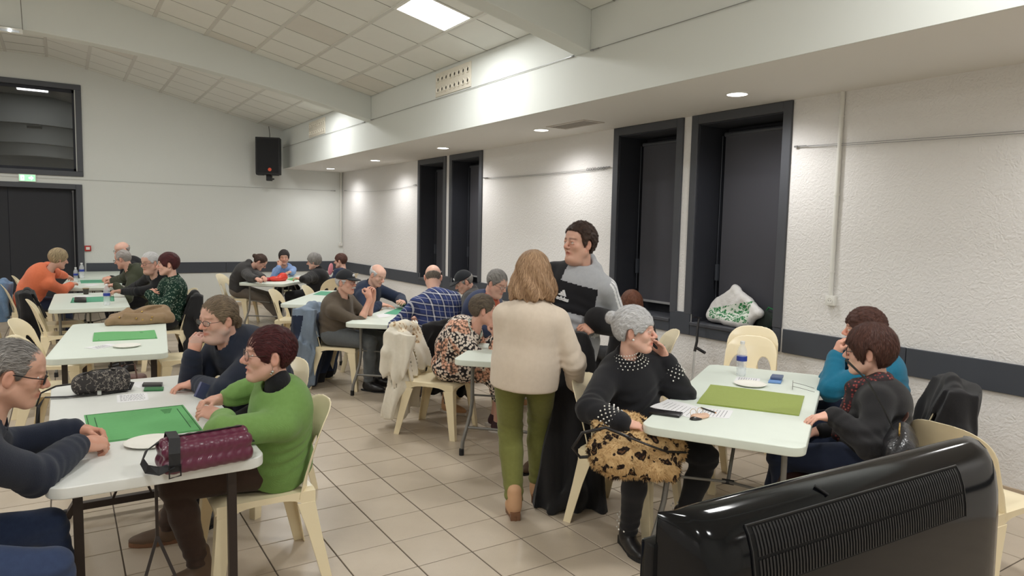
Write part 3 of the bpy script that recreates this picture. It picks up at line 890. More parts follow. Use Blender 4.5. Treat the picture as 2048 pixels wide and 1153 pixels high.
def hair_mat(name, rgb, rgb2, rough=0.55):
    if ('hair' + name) in _mc: return _mc['hair' + name]
    a = N('hair_' + name); co = a.coord()
    at_ = a.n('ShaderNodeAttribute'); at_.attribute_name = 'tint'
    c, c2 = srgb(*rgb), srgb(*rgb2)
    mp = a.n('ShaderNodeMapping'); mp.inputs['Scale'].default_value = (26, 2.2, 1); a.l(at_.outputs['Color'], mp.inputs[0])
    n1 = a.noise(1.0, 4, mp.outputs[0], .7); n2 = a.noise(18, 2, co)
    rp = a.ramp(n1, [(.40, 0.0), (.60, 1.0)])
    a.base(a.mix(a.math('MULTIPLY_ADD', n2, .3, a.math('MULTIPLY', rp, .8)), c, c2)); a.rough(rough).spec(0.3)
    mp2 = a.n('ShaderNodeMapping'); mp2.inputs['Scale'].default_value = (90, 3, 1); a.l(at_.outputs['Color'], mp2.inputs[0])
    a.bump(a.math('ADD', a.noise(1.0, 3, mp2.outputs[0], .7), n1), 0.9, 0.004)
    _mc['hair' + name] = a.m; return a.m

def head_field(F, s=1.0, fem=False, fat=0.0, lod=0):
    """head modelled in the frame already set on F: +Y face, +Z up, origin mid-head; s scales"""
    q = lambda *v: tuple(x * s for x in v)
    F.ell(q(0, -.014, .034), q(.0745, .094, .086), k=0.02 * s)
    F.ell(q(0, .026, -.030), q(.058 + fat * .012, .062, .078), k=0.03 * s)
    F.ell(q(0, .040, .050), q(.058, .048, .048), k=0.03 * s)
    for x in (-1, 1):
        F.cone(q(x * (.050 + fat * .010), .000, -.050), q(x * .020, .060, -.098), .020 * s, .016 * s, k=0.03 * s)      # jaw line
        F.ell(q(x * .038, .060, -.020), q(.022, .020, .022), k=0.02 * s)                                             # cheeks
    F.ell(q(0, .074, -.094), q(.020, .016, .016), k=0.02 * s)                                                        # chin
    if fat > 0: F.ell(q(0, .030, -.108), q(.050 + fat * .01, .045, .030), k=0.03 * s)
    if lod < 2:
        F.cone(q(-.028, .083, .026), q(.028, .083, .026), .011 * s, k=0.015 * s)                                      # brow ridge
        for x in (-1, 1): F.ell(q(x * .031, .100, .004), q(.019, .016, .012), mode='s', k=0.012 * s)                  # eye sockets
    F.cone(q(0, .084, .020), q(0, .110, -.022), .0075 * s, .0125 * s, k=0.010 * s)                                    # nose
    for x in (-1, 1): F.ell(q(x * .012, .098, -.029), q(.0085, .011, .0085), k=0.006 * s)
    if lod < 2:
        for x in (-1, 1):
            F.cone(q(x * .026, .074, -.0585), q(0, .0890, -.0545), .0050 * s, .0070 * s, k=0.010 * s)                  # upper lip
            F.cone(q(x * .024, .0745, -.0620), q(0, .0865, -.0690), .0050 * s, .0078 * s, k=0.009 * s)                 # lower lip
            F.cone(q(x * .030, .082, -.0615), q(0, .0965, -.0620), .0024 * s, mode='s', k=0.004 * s)
        for x in (-1, 1):                                                                                             # eye lids
            F.cone(q(x * .018, .0865, .0105), q(x * .031, .0905, .0135), .0040 * s, .0048 * s, k=0.006 * s); F.cone(q(x * .031, .0905, .0135), q(x * .045, .083, .0095), .0048 * s, .0035 * s, k=0.006 * s)
            F.cone(q(x * .019, .086, -.002), q(x * .044, .082, -.001), .0038 * s, k=0.006 * s)
    for x in (-1, 1):                                                                                                # ears
        Re = basis((x * .30, -1, 0), (0, -.2, 1))
        F.ell(q(x * .079, -.008, -.004), q(.0075, .019, .033), R=basis((x * .35, -1, 0.0), (0, .18, 1)), k=0.006 * s)
        if lod < 2: F.ell(q(x * .088, -.003, -.002), q(.008, .009, .017), mode='s', k=0.006 * s)

def head_tint(L, brow=(0.35, 0.25, 0.2), lips=(0.80, 0.52, 0.50), beard=None, balding=None):
    """L: Nx3 head-local coordinates (unit scale). returns rgb multipliers"""
    c = np.ones((len(L), 3)); x, y, z = L[:, 0], L[:, 1], L[:, 2]; ax = np.abs(x)
    def blend(mask, col): c[:] = c * (1 - mask[:, None]) + c * np.array(col) * mask[:, None]
    sm = lambda e0, e1, v: np.clip((v - e0) / (e1 - e0), 0, 1)
    face = (y > .03)
    ck = np.exp(-(((ax - .038) / .022) ** 2 + ((z + .018) / .022) ** 2)) * face; blend(ck * .6, (1.0, .86, .84))
    ns = np.exp(-((ax / .016) ** 2 + ((z + .022) / .020) ** 2)) * (y > .09); blend(ns * .8, (1.0, .78, .75))
    er = (ax > .074) & (np.abs(z) < .05); blend(er * .6, (1.0, .80, .76))
    lp = np.exp(-((ax / .026) ** 4 + ((z + .0615) / (.0115 - .18 * ax)) ** 4)) * (y > .07); blend(lp, lips)
    bz = .0285 - .09 * np.clip(ax - .033, 0, 1) + .0
    bw = np.exp(-(((z - bz) / .0052) ** 2)) * sm(.008, .014, ax) * (1 - sm(.047, .056, ax)) * (y > .06); blend(bw * .9, brow)
    ey = np.exp(-(((ax - .031) / .020) ** 4 + ((z - .004) / .012) ** 4)) * (y > .06); blend(ey * .35, (.80, .66, .64))
    if beard is not None:
        bm = sm(-.030, -.050, z) * (y > -.02) * (1 - sm(.9, 1.0, 0 * z)); bm = bm * (1 - lp) ; bm = np.maximum(bm, np.exp(-(((z + .046) / .008) ** 2)) * (ax < .032) * (y > .07))
        bm = bm * (z > -.125); blend(bm * .8, beard)
    return c

def hair_field(F, style, s=1.0, th=.012):
    """hair volume in head frame"""
    def ellipse_d(X, Y, Z, c, r):
        px, py, pz = (X - c[0]) / r[0], (Y - c[1]) / r[1], (Z - c[2]) / r[2]
        return (np.sqrt(px * px + py * py + pz * pz) - 1) * min(r)
    def short(X, Y, Z):
        X, Y, Z = X / s, Y / s, Z / s
        st = style
        d = ellipse_d(X, Y, Z, (0, -.014, .036), (.0745 + th, .094 + th * 1.0, .086 + th * 1.25))
        front = st.get('front', .072); temple = st.get('temple', .030); nape = st.get('nape', -.055); side = st.get('side', -.020)
        ys = [-.13, -.045, -.032, -.014, .006, .014, .030, .052, .075, .11]
        zs = [nape, nape, .010, .030, .030, side, side + .02, temple, front - .012, front]
        if st.get('ears') == 'covered': zs = [nape, nape, nape, nape + .0, side, side, side + .02, temple, front - .012, front]
        Yb = np.broadcast_to(Y, np.broadcast(X, Y, Z).shape)
        hl = np.interp(Yb, ys, zs)
        if st.get('widow', 0): hl = hl - st['widow'] * np.exp(-(X / .02) ** 2) * (Yb > .05)
        if st.get('fringe', 0): hl = np.where(Yb > .04, hl - st['fringe'] * (1 + .6 * np.sin(X * 90 + 1)), hl)
        d = np.maximum(d, hl - Z)
        if st.get('bald'):                                # bare crown
            top = st['bald']; zt = top + np.where(Yb < -.02, .35 * (-.02 - Yb), 0) * 0
            d = np.maximum(d, Z - zt - .25 * np.clip(-Yb - .04, 0, 1))
        if st.get('part'): pass
        return d * s
    r = .12 * s
    F.fn((-r, -r * 1.15, -r * 1.2), (r, r * 1.15, r * 1.3), short, k=0.004)
    q = lambda *v: tuple(x * s for x in v)
    if style.get('bob'):                                   # falls to the neck / shoulders, open at the face
        ln = style['bob']; fl = style.get('flare', .012)
        def bob(X, Y, Z):
            X, Y, Z = X / s, Y / s, Z / s
            t = np.clip((.05 - Z) / (ln + .05), 0, 1)
            rx = .088 + fl * np.sin(t * 2.6) + style.get('wide', .0) * t; ry = .103 + fl * np.sin(t * 2.6)
            th_ = np.arctan2(X, -Y)
            wav = style.get('wave', .004) * np.sin(th_ * 9 + Z * 40) + .0018 * np.sin(th_ * 33 + Z * 25)
            d = (np.sqrt((X / rx) ** 2 + ((Y + .012 + .02 * t) / ry) ** 2) - 1) * .085 - wav
            d = np.maximum(d, Z - .06); d = np.maximum(d, -ln - Z + .010 * np.sin(th_ * 6) + .006 * np.sin(th_ * 21))
            hole = (np.sqrt((X / .062) ** 2 + ((Y - .115) / .090) ** 2) - 1) * .06
            return np.maximum(d, -hole) * s
        F.fn((-r * 1.1, -r * 1.3, -(ln + .03) * s), (r * 1.1, r * 1.1, r * .6), bob, k=0.02)
    if style.get('bun') is not None:
        c = style['bun']; F.ell(q(*c), q(.038, .034, .036), k=0.012)
        F.ell(q(c[0] + .018, c[1] + .006, c[2] + .014), q(.020, .018, .016), k=0.006); F.ell(q(c[0] - .018, c[1] - .008, c[2] - .010), q(.020, .018, .016), k=0.006)
    if style.get('tail'):
        F.cone(q(0, -.098, .020), q(0, -.125, -.03), .016 * s, .020 * s, k=.01); F.cone(q(0, -.125, -.03), q(0, -.115, -.12), .020 * s, .008 * s, k=.01)

def strand_tint(V, Rh, Oh, s, style):
    """per vertex: (across-strand coordinate, along-strand coordinate, 0)"""
    L = (V - Oh) @ Rh / s; x, y, z = L[:, 0], L[:, 1], L[:, 2]
    if style.get('bob') or style.get('flow') == 'down':
        a = np.arctan2(x, -(y + .01)); u = a + .10 * np.sin(z * 40 + a * 4); v = z * 6
    else:
        a = np.arctan2(x, z - .005); u = a + .12 * np.sin(y * 30 + a * 3); v = y * 6
    return np.stack([u, v, 0 * u], 1)

def hand_field(F, wrist, fwd, nrm, side, curl=0.3, s=1.0, spread=1.0, thumb=0.0, point=False, r0=.0082):
    """palm + five fingers. fwd: wrist->knuckles, nrm: back of hand, side: +1 if thumb lies on +X of (fwd x nrm)"""
    R = basis(fwd, nrm); T0, R0 = F.T.copy(), F.R.copy()
    F.frame(F.w(wrist), R0 @ R)
    X = side
    q = lambda a, b, c: (a * X * s, b * s, c * s)
    F.ell(q(0, .045, 0), (.040 * s, .052 * s, .0165 * s), k=.012)
    F.cone(q(0, -.03, 0), q(0, .02, 0), .026 * s, .027 * s, k=.02)
    F.cone(q(.024, .018, -.008), q(.034, .045, -.010), .016 * s, .013 * s, k=.012)
    fx = [.029, .010, -.010, -.028]; ln = [.073, .081, .075, .058]; ky = [.084, .088, .084, .076]
    for i in range(4):
        p = np.array([fx[i], ky[i], 0.0]); ang = 0.10 + curl * .55 + i * .04 * curl; dx = (fx[i]) * .9 * spread * (1 - curl * .8)
        L3 = [ln[i] * .46, ln[i] * .31, ln[i] * .25]; rr = [r0, r0 * .92, r0 * .84, r0 * .72]
        cc = curl if not (point and i == 0) else .05
        for j in range(3):
            ang += cc * (1.15 if j else .75)
            d = np.array([dx, math.cos(ang), -math.sin(ang)]); d /= np.linalg.norm(d)
            n = p + d * L3[j]
            F.cone(q(*p), q(*n), rr[j] * s * (1.05 if j == 0 else 1), rr[j + 1] * s, k=.0035)
            p = n
    a = np.array([.033, .036, -.008]); b = a + np.array([.026 - .012 * curl - thumb * .01, .030, -.010 - .014 * curl]); c = b + np.array([.006 - .020 * curl - thumb * .01, .027, -.006 - .008 * curl])
    F.cone(q(*a), q(*b), .0115 * s, .0095 * s, k=.006); F.cone(q(*b), q(*c), .0095 * s, .0075 * s, k=.004)
    F.frame(T0, R0)

from mathutils.kdtree import KDTree
def strands(V, Q, RH, H, hs, style, mat, parent, n=2600, seed=1, length=.045):
    rr = np.random.default_rng(seed)
    fn_ = np.cross(V[Q[:, 2]] - V[Q[:, 0]], V[Q[:, 3]] - V[Q[:, 1]]); vn = np.zeros_like(V)
    for k in range(4): np.add.at(vn, Q[:, k], fn_)
    vn /= np.linalg.norm(vn, axis=1)[:, None] + 1e-9
    kd = KDTree(len(V))
    for i, v in enumerate(V): kd.insert(v, i)
    kd.balance()
    sel = rr.choice(len(V), n); p = V[sel].copy(); nrm = vn[sel]; down = style.get('bob') or style.get('flow') == 'down'
    base = RH @ (np.array([0, 0, -1.0]) if down else np.array([0, -1.0, -.25])); st = 5; path = [p + nrm * .0008]
    jit = rr.normal(size=(n, 3)) * (.16 if not style.get('curl') else .9)
    ln = length * rr.uniform(.5, 1.1, n) / st; off = rr.uniform(.001, .0035, n)
    for k in range(st):
        d = base[None, :] + jit
        if not down:
            L = (p - H) @ RH; d = d + np.where(L[:, 1:2] < -.03 * hs, 1.0, 0.0) * (RH @ np.array([0, .3, -1.2]))[None, :]
        d = d - (d * nrm).sum(1)[:, None] * nrm; d /= np.linalg.norm(d, axis=1)[:, None] + 1e-9
        if k == 0: sidev = np.cross(nrm, d)
        p = p + d * ln[:, None]
        ix = np.array([kd.find(q)[1] for q in p]); q_ = V[ix]; nrm = vn[ix]
        h_ = ((p - q_) * nrm).sum(1); p = p - nrm * h_[:, None]
        path.append(p + nrm * (off * math.sin(PI * min(1, (k + 1) / st * .8)) + .0008)[:, None])
    path = np.stack(path, 1); w_ = np.array([.2, 1, 1, .9, .6, .05]) * .0009
    A = path - sidev[:, None, :] * w_[None, :, None]; B = path + sidev[:, None, :] * w_[None, :, None]
    VV = np.stack([A, B], 2).reshape(-1, 3); m_ = st + 1; idx = np.arange(n)[:, None] * m_ * 2 + np.arange(st)[None, :] * 2
    QQ = np.stack([idx, idx + 1, idx + 3, idx + 2], -1).reshape(-1, 4)
    t0 = strand_tint(V[sel], RH, H, hs, style); t0[:, 0] += rr.normal(size=n) * .12; col = np.repeat(t0, m_ * 2, 0)
    o = raw_mesh('hair_strand', VV, QQ, mat, parent, col=col); o['kind'] = 'stuff'; return o
NPEOPLE = 0
def person(label, hips, face, head, hdir, Lw=None, Rw=None, Lh=None, Rh=None, top=None, bottom=None, skin=(222, 176, 150), hair=None, hmat=None,
           d=6.0, g=1.0, stand=False, Lf=None, Rf=None, Le=None, Re=None, sleeve=1.0, hpitch=0.0, hroll=0.0, hs=1.0, fem=False, fat=0.0, glasses=None, beard=None, brow=(.35, .26, .22),
           lips=(.80, .52, .50), cap=None, collar=None, collar_h=.02, skirt=None, shoe=None, legs=True, arm_bulk=1.0, bust=0.0, belly=0.0, hem=None, sh_w=1.0, eyes=True, extra=None, hood=False, sock=None,
           thick=0.0, paint_top=None, cuff=None, Lk=None, Rk=None, hair_th=.012, seat_h=.10, gender_g=None, neck_off=(0, 0, 0), wfold=1.0, open_front=None, loose=0.0, mouth=0.0, shscale=1.0, group=None, hipdz=0.0):
    """hips: world xyz of the pelvis centre, face: torso direction (deg from +X), head: world xyz of head centre, hdir: head direction (deg)."""
    a = math.radians(face - 90); ca, sa = math.cos(a), math.sin(a)
    RW = np.array([[ca, -sa, 0], [sa, ca, 0], [0, 0, 1]])       # local -> world
    o = np.array([hips[0], hips[1], 0.0])
    loc = lambda p: RW.T @ (np.array(p, float) - o)
    dloc = lambda v: RW.T @ np.array(v, float)
    near, mid = d < 4.6, d < 8.2
    hS = 0.0046 if d < 3.9 else (0.0055 if near else (0.0068 if mid else 0.0085))
    hC = 0.0075 if near else (0.0095 if mid else 0.012)
    lod = 0 if near else (1 if mid else 2)
    p = loc(hips); H = loc(head)
    ha = math.radians(hdir - face); hp = math.radians(hpitch); hr = math.radians(hroll)
    hf = np.array([-math.sin(ha) * math.cos(hp), math.cos(ha) * math.cos(hp), -math.sin(hp)])
    side0 = np.cross(hf, [0, 0, 1]); side0 = unit(side0); hu0 = np.cross(side0, hf); hu = math.cos(hr) * hu0 + math.sin(hr) * side0
    RH = basis(hf, hu)
    # spine
    nb = H + RH @ np.array([0, -.035, -.105]) * hs + np.array([0, -.012, -.035]) + np.array(neck_off)
    sp = nb - p; upv = unit(sp); fwd = unit(np.array([0, 1, 0]) - upv * upv[1]); lat = np.cross(fwd, upv)
    RT = np.stack([lat, fwd, upv], 1)
    Ls = np.linalg.norm(sp)
    bk = -0.02 - 0.10 * max(0, upv[1])                          # rounder back when leaning
    chest = p + sp * .70 + fwd * bk; waist = p + sp * .36 + fwd * bk * 1.2
    shw = .163 * sh_w * (0.92 if fem else 1.0) * min(1.12, .6 + .4 * g)
    shd = {+1: nb - upv * .094 + lat * shw, -1: nb - upv * .094 - lat * shw}
    UA, FA = (.275, .245) if fem else (.295, .262)
    if stand: TH, SHK = .43, .44
    else: TH, SHK = .44, .43
    arms = {}
    for sd, wv, el in ((+1, Rw, Re), (-1, Lw, Le)):
        if wv is None: wv_l = shd[sd] + np.array([sd * .05, .05, -.50])
        else: wv_l = loc(wv)
        S = shd[sd].copy()
        D = np.linalg.norm(wv_l - S); mx = (UA + FA)
        if D > mx * .98: S = S + (wv_l - S) / D * min(D - mx * .98, .07)
        hint = dloc(el) if el is not None else np.array([sd * .6, -.6, -.9])
        E, W = ik(S, wv_l, UA, FA, hint); shd[sd] = S
        arms[sd] = (S, E, W)
    # legs
    lg = {}
    hz = p[2]
    for sd, fv, kv in ((+1, Rf, Rk), (-1, Lf, Lk)):
        hj = p + np.array([sd * .095 * g ** .5, 0.0, -0.015])
        if fv is None: ft = np.array([sd * .12, (.0 if stand else .40), .085])
        else: ft = loc(fv) if len(fv) == 3 else loc((fv[0], fv[1], .085)); ft[2] = max(ft[2], .085)
        hint = dloc(kv) if kv is not None else (np.array([sd * .05, 1, 0]) if stand else np.array([sd * .12, .35, 1.0]))
        K, A = ik(hj, ft, TH, SHK, hint); lg[sd] = (hj, K, A)
    # ---- the body: one continuous surface
    F = Fld(hS)
    F.cone(p, waist, .085, .075, k=.03); F.cone(waist, chest, .080, .095, k=.03); F.cone(chest, nb - upv * .03, .095, .045, k=.03)
    F.cone(nb - upv * .02, H + RH @ np.array([0, -.030, -.055]) * hs, (.049 if fem else .056) * (1 + .15 * fat), (.046 if fem else .054) * (1 + .12 * fat), k=.03)
    F.cone(nb - upv * .045, shd[1], .045, .04, k=.03); F.cone(nb - upv * .045, shd[-1], .045, .04, k=.03)
    for sd in (1, -1):
        S, E, W = arms[sd]
        F.cone(S, E, .036, .032, k=.02); F.cone(E, E + (W - E) * .35, .034, .037, k=.02); F.cone(E + (W - E) * .35, W, .037, .025, k=.02)
        hd = Rh if sd == 1 else Lh
        if hd is None: hd = dict(dir=None)
        fd = dloc(hd['dir']) if hd.get('dir') is not None else unit(W - E)
        nr = dloc(hd['up']) if hd.get('up') is not None else np.array([sd * .3, 0, 1.0])
        # thumb side: right hand with back up has the thumb to its left (-X of basis right)
        hand_field(F, W + unit(fd) * .018, fd, nr, -sd, hd.get('curl', .35), s=(0.93 if fem else 1.02) * hd.get('s', 1.0), spread=hd.get('spread', 1.0), thumb=hd.get('thumb', 0), point=hd.get('point', False), r0=.0082 if lod < 2 else .0095)
        hj, K, A = lg[sd]
        if legs:
            bare = skirt is not None and not sock
            F.cone(hj, K, .060, .045, k=.03); 
            if bare or sock: F.cone(K, K + (A - K) * .3, .050, .056, k=.02); F.cone(K + (A - K) * .3, A, .056, .036, k=.02)
            else: F.cone(K, A, .042, .034, k=.02)
            toe = unit(np.array([(A - p)[0] * .25, 1, 0])) if not hasattr(A, 'x') else 0
            F.cone(A - np.array([0, 0, .03]), A + toe * .11 - np.array([0, 0, .055]), .030, .022, k=.02)
    F.frame(H, RH); head_field(F, hs, fem, fat, lod)
    if mouth: F.ell((0, .090 * hs, -.063 * hs), (.012 * hs, .012 * hs, .006 * hs + mouth), mode='s', k=.004)
    V, Q = F.mesh()
    L = (V - H) @ RH / hs
    col = np.ones((len(V), 3)); hm = (np.abs(L[:, 2]) < .135) & (np.abs(L[:, 0]) < .11) & (L[:, 1] > -.12) & (L[:, 1] < .14)
    col[hm] = head_tint(L[hm], brow, lips, beard)
    if sock is not None:
        lowz = V[:, 2] < 0.46; dd = np.linalg.norm(V[:, :2] - p[:2], axis=1); c_ = np.array(srgb(*sock)) / np.array(srgb(*skin)); col[lowz & (V[:, 2] < hz - .02)] = c_
    for sd in (1, -1):                                            # knuckles and fingertips a little redder
        W = arms[sd][2]; m_ = np.linalg.norm(V - W, axis=1) < .22; col[m_] *= np.array([1.0, .93, .90])
    body = raw_mesh('person', V, Q, skin_mat('%d_%d_%d' % skin, skin), None, col)
    body.location = o; body.rotation_euler = (0, 0, a)
    tag(body, label, 'person', group)
    # ---- upper garment
    if top is not None:
        F = Fld(hC); t = .012 + thick
        gw = g
        F.ell(chest, np.array([.160 * gw * sh_w * (0.93 if fem else 1), .112 * gw, .150 * Ls / .46]) + t, R=RT, k=.05)
        F.ell(waist + fwd * (.015 + belly * .5), np.array([.148 * gw, .118 * gw + belly, .145 * Ls / .46]) + t, R=RT, k=.06)
        F.ell(p + upv * .03, np.array([.165 * gw, .130 * gw + belly * .4, .105]) + t, R=RT, k=.05)
        if stand or hem is not None:
            hh = hem if hem is not None else .12
            F.ell(p - upv * .04, np.array([.158 * gw, .122 * gw, .24]) + t + .016, R=RT, k=.05); F.ell(p - upv * .10, np.array([.158 * gw, .122 * gw, .20]) + t + .012, R=RT, k=.05)
            F.box(p - upv * (hh + .25), (.4, .4, .25), .004, R=RT, mode='s', k=.008)
        if bust: F.ell(chest + fwd * .075 - upv * .03 + lat * .06, (.07, .05, .07), R=RT, k=.05); F.ell(chest + fwd * .075 - upv * .03 - lat * .06, (.07, .05, .07), R=RT, k=.05)
        F.cone(nb - upv * .075 - fwd * .01, nb - upv * .040, .085 + t, .060 + t * .6, k=.04)
        for sd in (1, -1):
            S, E, W = arms[sd]; W2 = E + (W - E) * (.97 * sleeve if sleeve <= 1 else .97)
            F.cone(nb - upv * .055, nb + (S - nb) * .55 - upv * .030, .047 + t * .5, .046 + t * .5, k=.04); F.cone(nb + (S - nb) * .5 - upv * .028, S - upv * .008, .046 + t * .5, .047 + t * .7, k=.04)
            F.cone(S - upv * .006, E, (.050 + t) * arm_bulk, (.045 + t) * arm_bulk, k=.035)
            F.cone(E, W2, (.048 + t) * arm_bulk, (.033 + t * .8) * arm_bulk, k=.02)
            if cuff: F.cone(W2 - unit(W - E) * .045, W2, (.033 + t * .8) * arm_bulk + cuff, (.031 + t * .7) * arm_bulk + cuff, k=.006)
        if collar == 'roll' or collar == 'zip':
            F.cone(nb - upv * .035, nb + upv * (.012 + collar_h) - fwd * .004, .066 + t * .3, .060 + t * .2, k=.02)
        if collar == 'shirt':
            for sx in (-1, 1): F.box(nb + upv * .012 + fwd * .045 + lat * sx * .035, (.030, .006, .022), .004, R=basis(unit(fwd + lat * sx * .5), unit(upv + fwd * .4)) , k=.004)
            F.cone(nb - upv * .02, nb + upv * .025 - fwd * .01, .064, .058, k=.01)
        if hood:
            F.cone(nb + upv * .012 - fwd * .035 - lat * .088, nb + upv * .045 - fwd * .082, .036, .046, k=.03); F.cone(nb + upv * .045 - fwd * .082, nb + upv * .012 - fwd * .035 + lat * .088, .046, .036, k=.03)
            for sx in (-1, 1): F.cone(nb + upv * .010 - fwd * .03 + lat * sx * .086, nb - upv * .055 + fwd * .070 + lat * sx * .028, .034, .022, k=.02)
        # neck opening and open sleeves
        if collar in (None, 'vee', 'shirt', 'zip', 'roll'):
            rr = .058 if collar not in ('zip', 'roll') else .053
            F.cone(nb - upv * .03 + fwd * .012, nb + upv * .12 + fwd * .02, rr * (1.0 if fem else 1.06), rr * 1.15, mode='s', k=.006)
        if collar == 'vee': F.cone(nb - upv * .02 + fwd * .05, nb - upv * .10 + fwd * .13, .034, .012, mode='s', k=.006)
        if collar in (None, 'vee') and near:
            c0 = nb - upv * .004 + fwd * .014; rr_ = (.060 if fem else .064)
            mm = MB(); mm.tube([c0 + lat * rr_ * math.cos(t_) + fwd * rr_ * 1.0 * math.sin(t_) + upv * (-.020 * math.sin(t_)) for t_ in np.linspace(0, 2 * PI, 28)[:-1]], .0085, 8, closed=True)
            ring = mm
        else: ring = None
        wr = .010 if near else .008
        def folds(Pm, chest=chest, waist=waist, arms=arms):
            e = wr * (.35 + loose) * noise3(Pm, 24, 11, 4) ** 1
            w2 = np.array(waist); zz = (Pm[0] - w2[0]) * upv[0] + (Pm[1] - w2[1]) * upv[1] + (Pm[2] - w2[2]) * upv[2]
            e = e + wfold * wr * .45 * np.exp(-(zz / .10) ** 2) * np.sin(zz * 95 + 3 * np.sin(Pm[0] * 14) + 2 * np.sin(Pm[1] * 11))
            for sd in (1, -1):
                S, E, W = arms[sd]; dd = np.sqrt((Pm[0] - E[0]) ** 2 + (Pm[1] - E[1]) ** 2 + (Pm[2] - E[2]) ** 2)
                ax_ = unit(W - S); tt = (Pm[0] - E[0]) * ax_[0] + (Pm[1] - E[1]) * ax_[1] + (Pm[2] - E[2]) * ax_[2]
                e = e + wr * .55 * np.exp(-(dd / .085) ** 2) * np.sin(tt * 110 + 2 * np.sin(Pm[0] * 20 + Pm[2] * 13))
                W3 = E + (W - E) * .85; d3 = np.sqrt((Pm[0] - W3[0]) ** 2 + (Pm[1] - W3[1]) ** 2 + (Pm[2] - W3[2]) ** 2); a3 = unit(W - E)
                t3 = (Pm[0] - E[0]) * a3[0] + (Pm[1] - E[1]) * a3[1] + (Pm[2] - E[2]) * a3[2]
                e = e + wr * .35 * np.exp(-(d3 / .07) ** 2) * np.sin(t3 * 130)
            return e
        V, Q = F.mesh(folds); TOPV = V
        # cut sleeves ends stay closed around the wrist; that reads as a cuff
        tm_ = top if not isinstance(top, tuple) else top[0]
        mats = list(top) if isinstance(top, (tuple, list)) else [top]
        mi = None
        if paint_top is not None:
            cen = V[Q].mean(1); ctx = dict(chest=chest, waist=waist, RT=RT, arms=arms, nb=nb, p=p, fwd=fwd, lat=lat, upv=upv)
            mi = paint_top(cen, ctx)
        raw_mesh(bottom_name(label, 'top'), V, Q, mats, body, mati=mi)
        if ring is not None and len(mats) == 1: ring.build('neckband', mats[0], body, smooth=True)
    # ---- lower garment
    if bottom is not None and legs:
        F = Fld(hC); t = .010 + (.007 if stand else 0)
        F.ell(p + np.array([0, 0, -.005]), (.158 * g + t, .125 * g + t, .105 + t), k=.05)
        if stand: F.ell(p + np.array([0, -.045, -.06]), (.14 * g, .09 * g, .09), k=.05)
        for sd in (1, -1):
            hj, K, A = lg[sd]
            F.cone(hj, K, .083 * g + t, .058 + t, k=.045); F.cone(K, K + (A - K) * .35, .056 + t, .054 + t, k=.02); F.cone(K + (A - K) * .35, A + (K - A) * .08, .054 + t, .038 + t, k=.02)
        def lf(Pm):
            e = .004 * noise3(Pm, 26, 5, 4)
            for sd in (1, -1):
                K = lg[sd][1]; A = lg[sd][2]
                dd = np.sqrt((Pm[0] - K[0]) ** 2 + (Pm[1] - K[1]) ** 2 + (Pm[2] - K[2]) ** 2); e = e + .005 * np.exp(-(dd / .09) ** 2) * np.sin(Pm[2] * 110 + Pm[0] * 40)
                dd = np.sqrt((Pm[0] - A[0]) ** 2 + (Pm[1] - A[1]) ** 2 + (Pm[2] - A[2]) ** 2); e = e + .005 * np.exp(-(dd / .12) ** 2) * np.sin(Pm[2] * 120 + Pm[0] * 30)
            return e
        V, Q = F.mesh(lf); raw_mesh('trousers', V, Q, bottom, body)
    if skirt is not None:
        F = Fld(hC)
        k1, k2 = lg[1][1], lg[-1][1]
        F.ell(p, (.175 * g, .145 * g, .12), k=.06)
        F.cone(lg[1][0], k1, .105 * g, .085, k=.10); F.cone(lg[-1][0], k2, .105 * g, .085, k=.10)
        for sd in (1, -1):
            K = lg[sd][1]; F.cone(K, K + np.array([0, .0, -skirt[1]]), .085, .095, k=.10)
        F.cone((k1 + k2) / 2 - np.array([0, .06, 0]), (k1 + k2) / 2 - np.array([0, .04, skirt[1]]), .09, .08, k=.08)
        V, Q = F.mesh(lambda Pm: .007 * np.sin(np.arctan2(Pm[0] - p[0], Pm[1] - p[1] - .2) * 22 + 2 * np.sin(Pm[2] * 20)) * np.clip((p[2] - Pm[2]) / .25, 0, 1) + .004 * noise3(Pm, 25, 9, 4))
        raw_mesh('skirt', V, Q, skirt[0], body)
    if shoe is not None and legs:
        for sd in (1, -1):
            hj, K, A = lg[sd]; F = Fld(min(hC, .0075)); sole = Fld(min(hC, .0075))
            dv = np.array([sd * .18, 1, 0.0]);
            if stand: dv = np.array([sd * .12, 1, 0.0])
            R_ = basis(dv, (0, 0, 1)); F.frame(np.array([A[0], A[1], 0]), R_); sc = (.9 if fem else 1.0) * shscale
            q = lambda a_, b_, c_: (a_ * sc, b_ * sc, c_ * sc)
            F.ell(q(0, .075, .036), q(.045, .125, .040), k=.02); F.cone(q(0, -.02, .055), q(0, -.005, .115 if shoe[1] == 'boot' else .085), .044 * sc, .046 * sc, k=.02); F.cone(q(0, .0, .07), q(0, .11, .040), .040 * sc, .034 * sc, k=.02)
            if shoe[1] == 'boot': F.cone(q(0, -.012, .09), q(0, -.005, .17), .046 * sc, .048 * sc, k=.02)
            F.box(q(0, .05, -.03), q(.08, .22, .035), .0, mode='s', k=.002)
            V, Q = F.mesh(); so = raw_mesh('shoe', V, Q, shoe[0], body)
            mm = MB(); pts = []
            for k_ in range(20):
                an = 2 * PI * k_ / 20; yy = math.sin(an); xx = math.cos(an)
                pts.append((xx * (.046 if yy > 0 else .037) * sc, (.055 + .145 * yy) * sc))
            M4 = Matrix.Translation(Vector((A[0], A[1], 0))) @ Matrix(((R_[0, 0], R_[0, 1], R_[0, 2], 0), (R_[1, 0], R_[1, 1], R_[1, 2], 0), (R_[2, 0], R_[2, 1], R_[2, 2], 0), (0, 0, 0, 1)))
            mm.prism(pts, 0.001, .012 if len(shoe) < 3 else .024, M4)
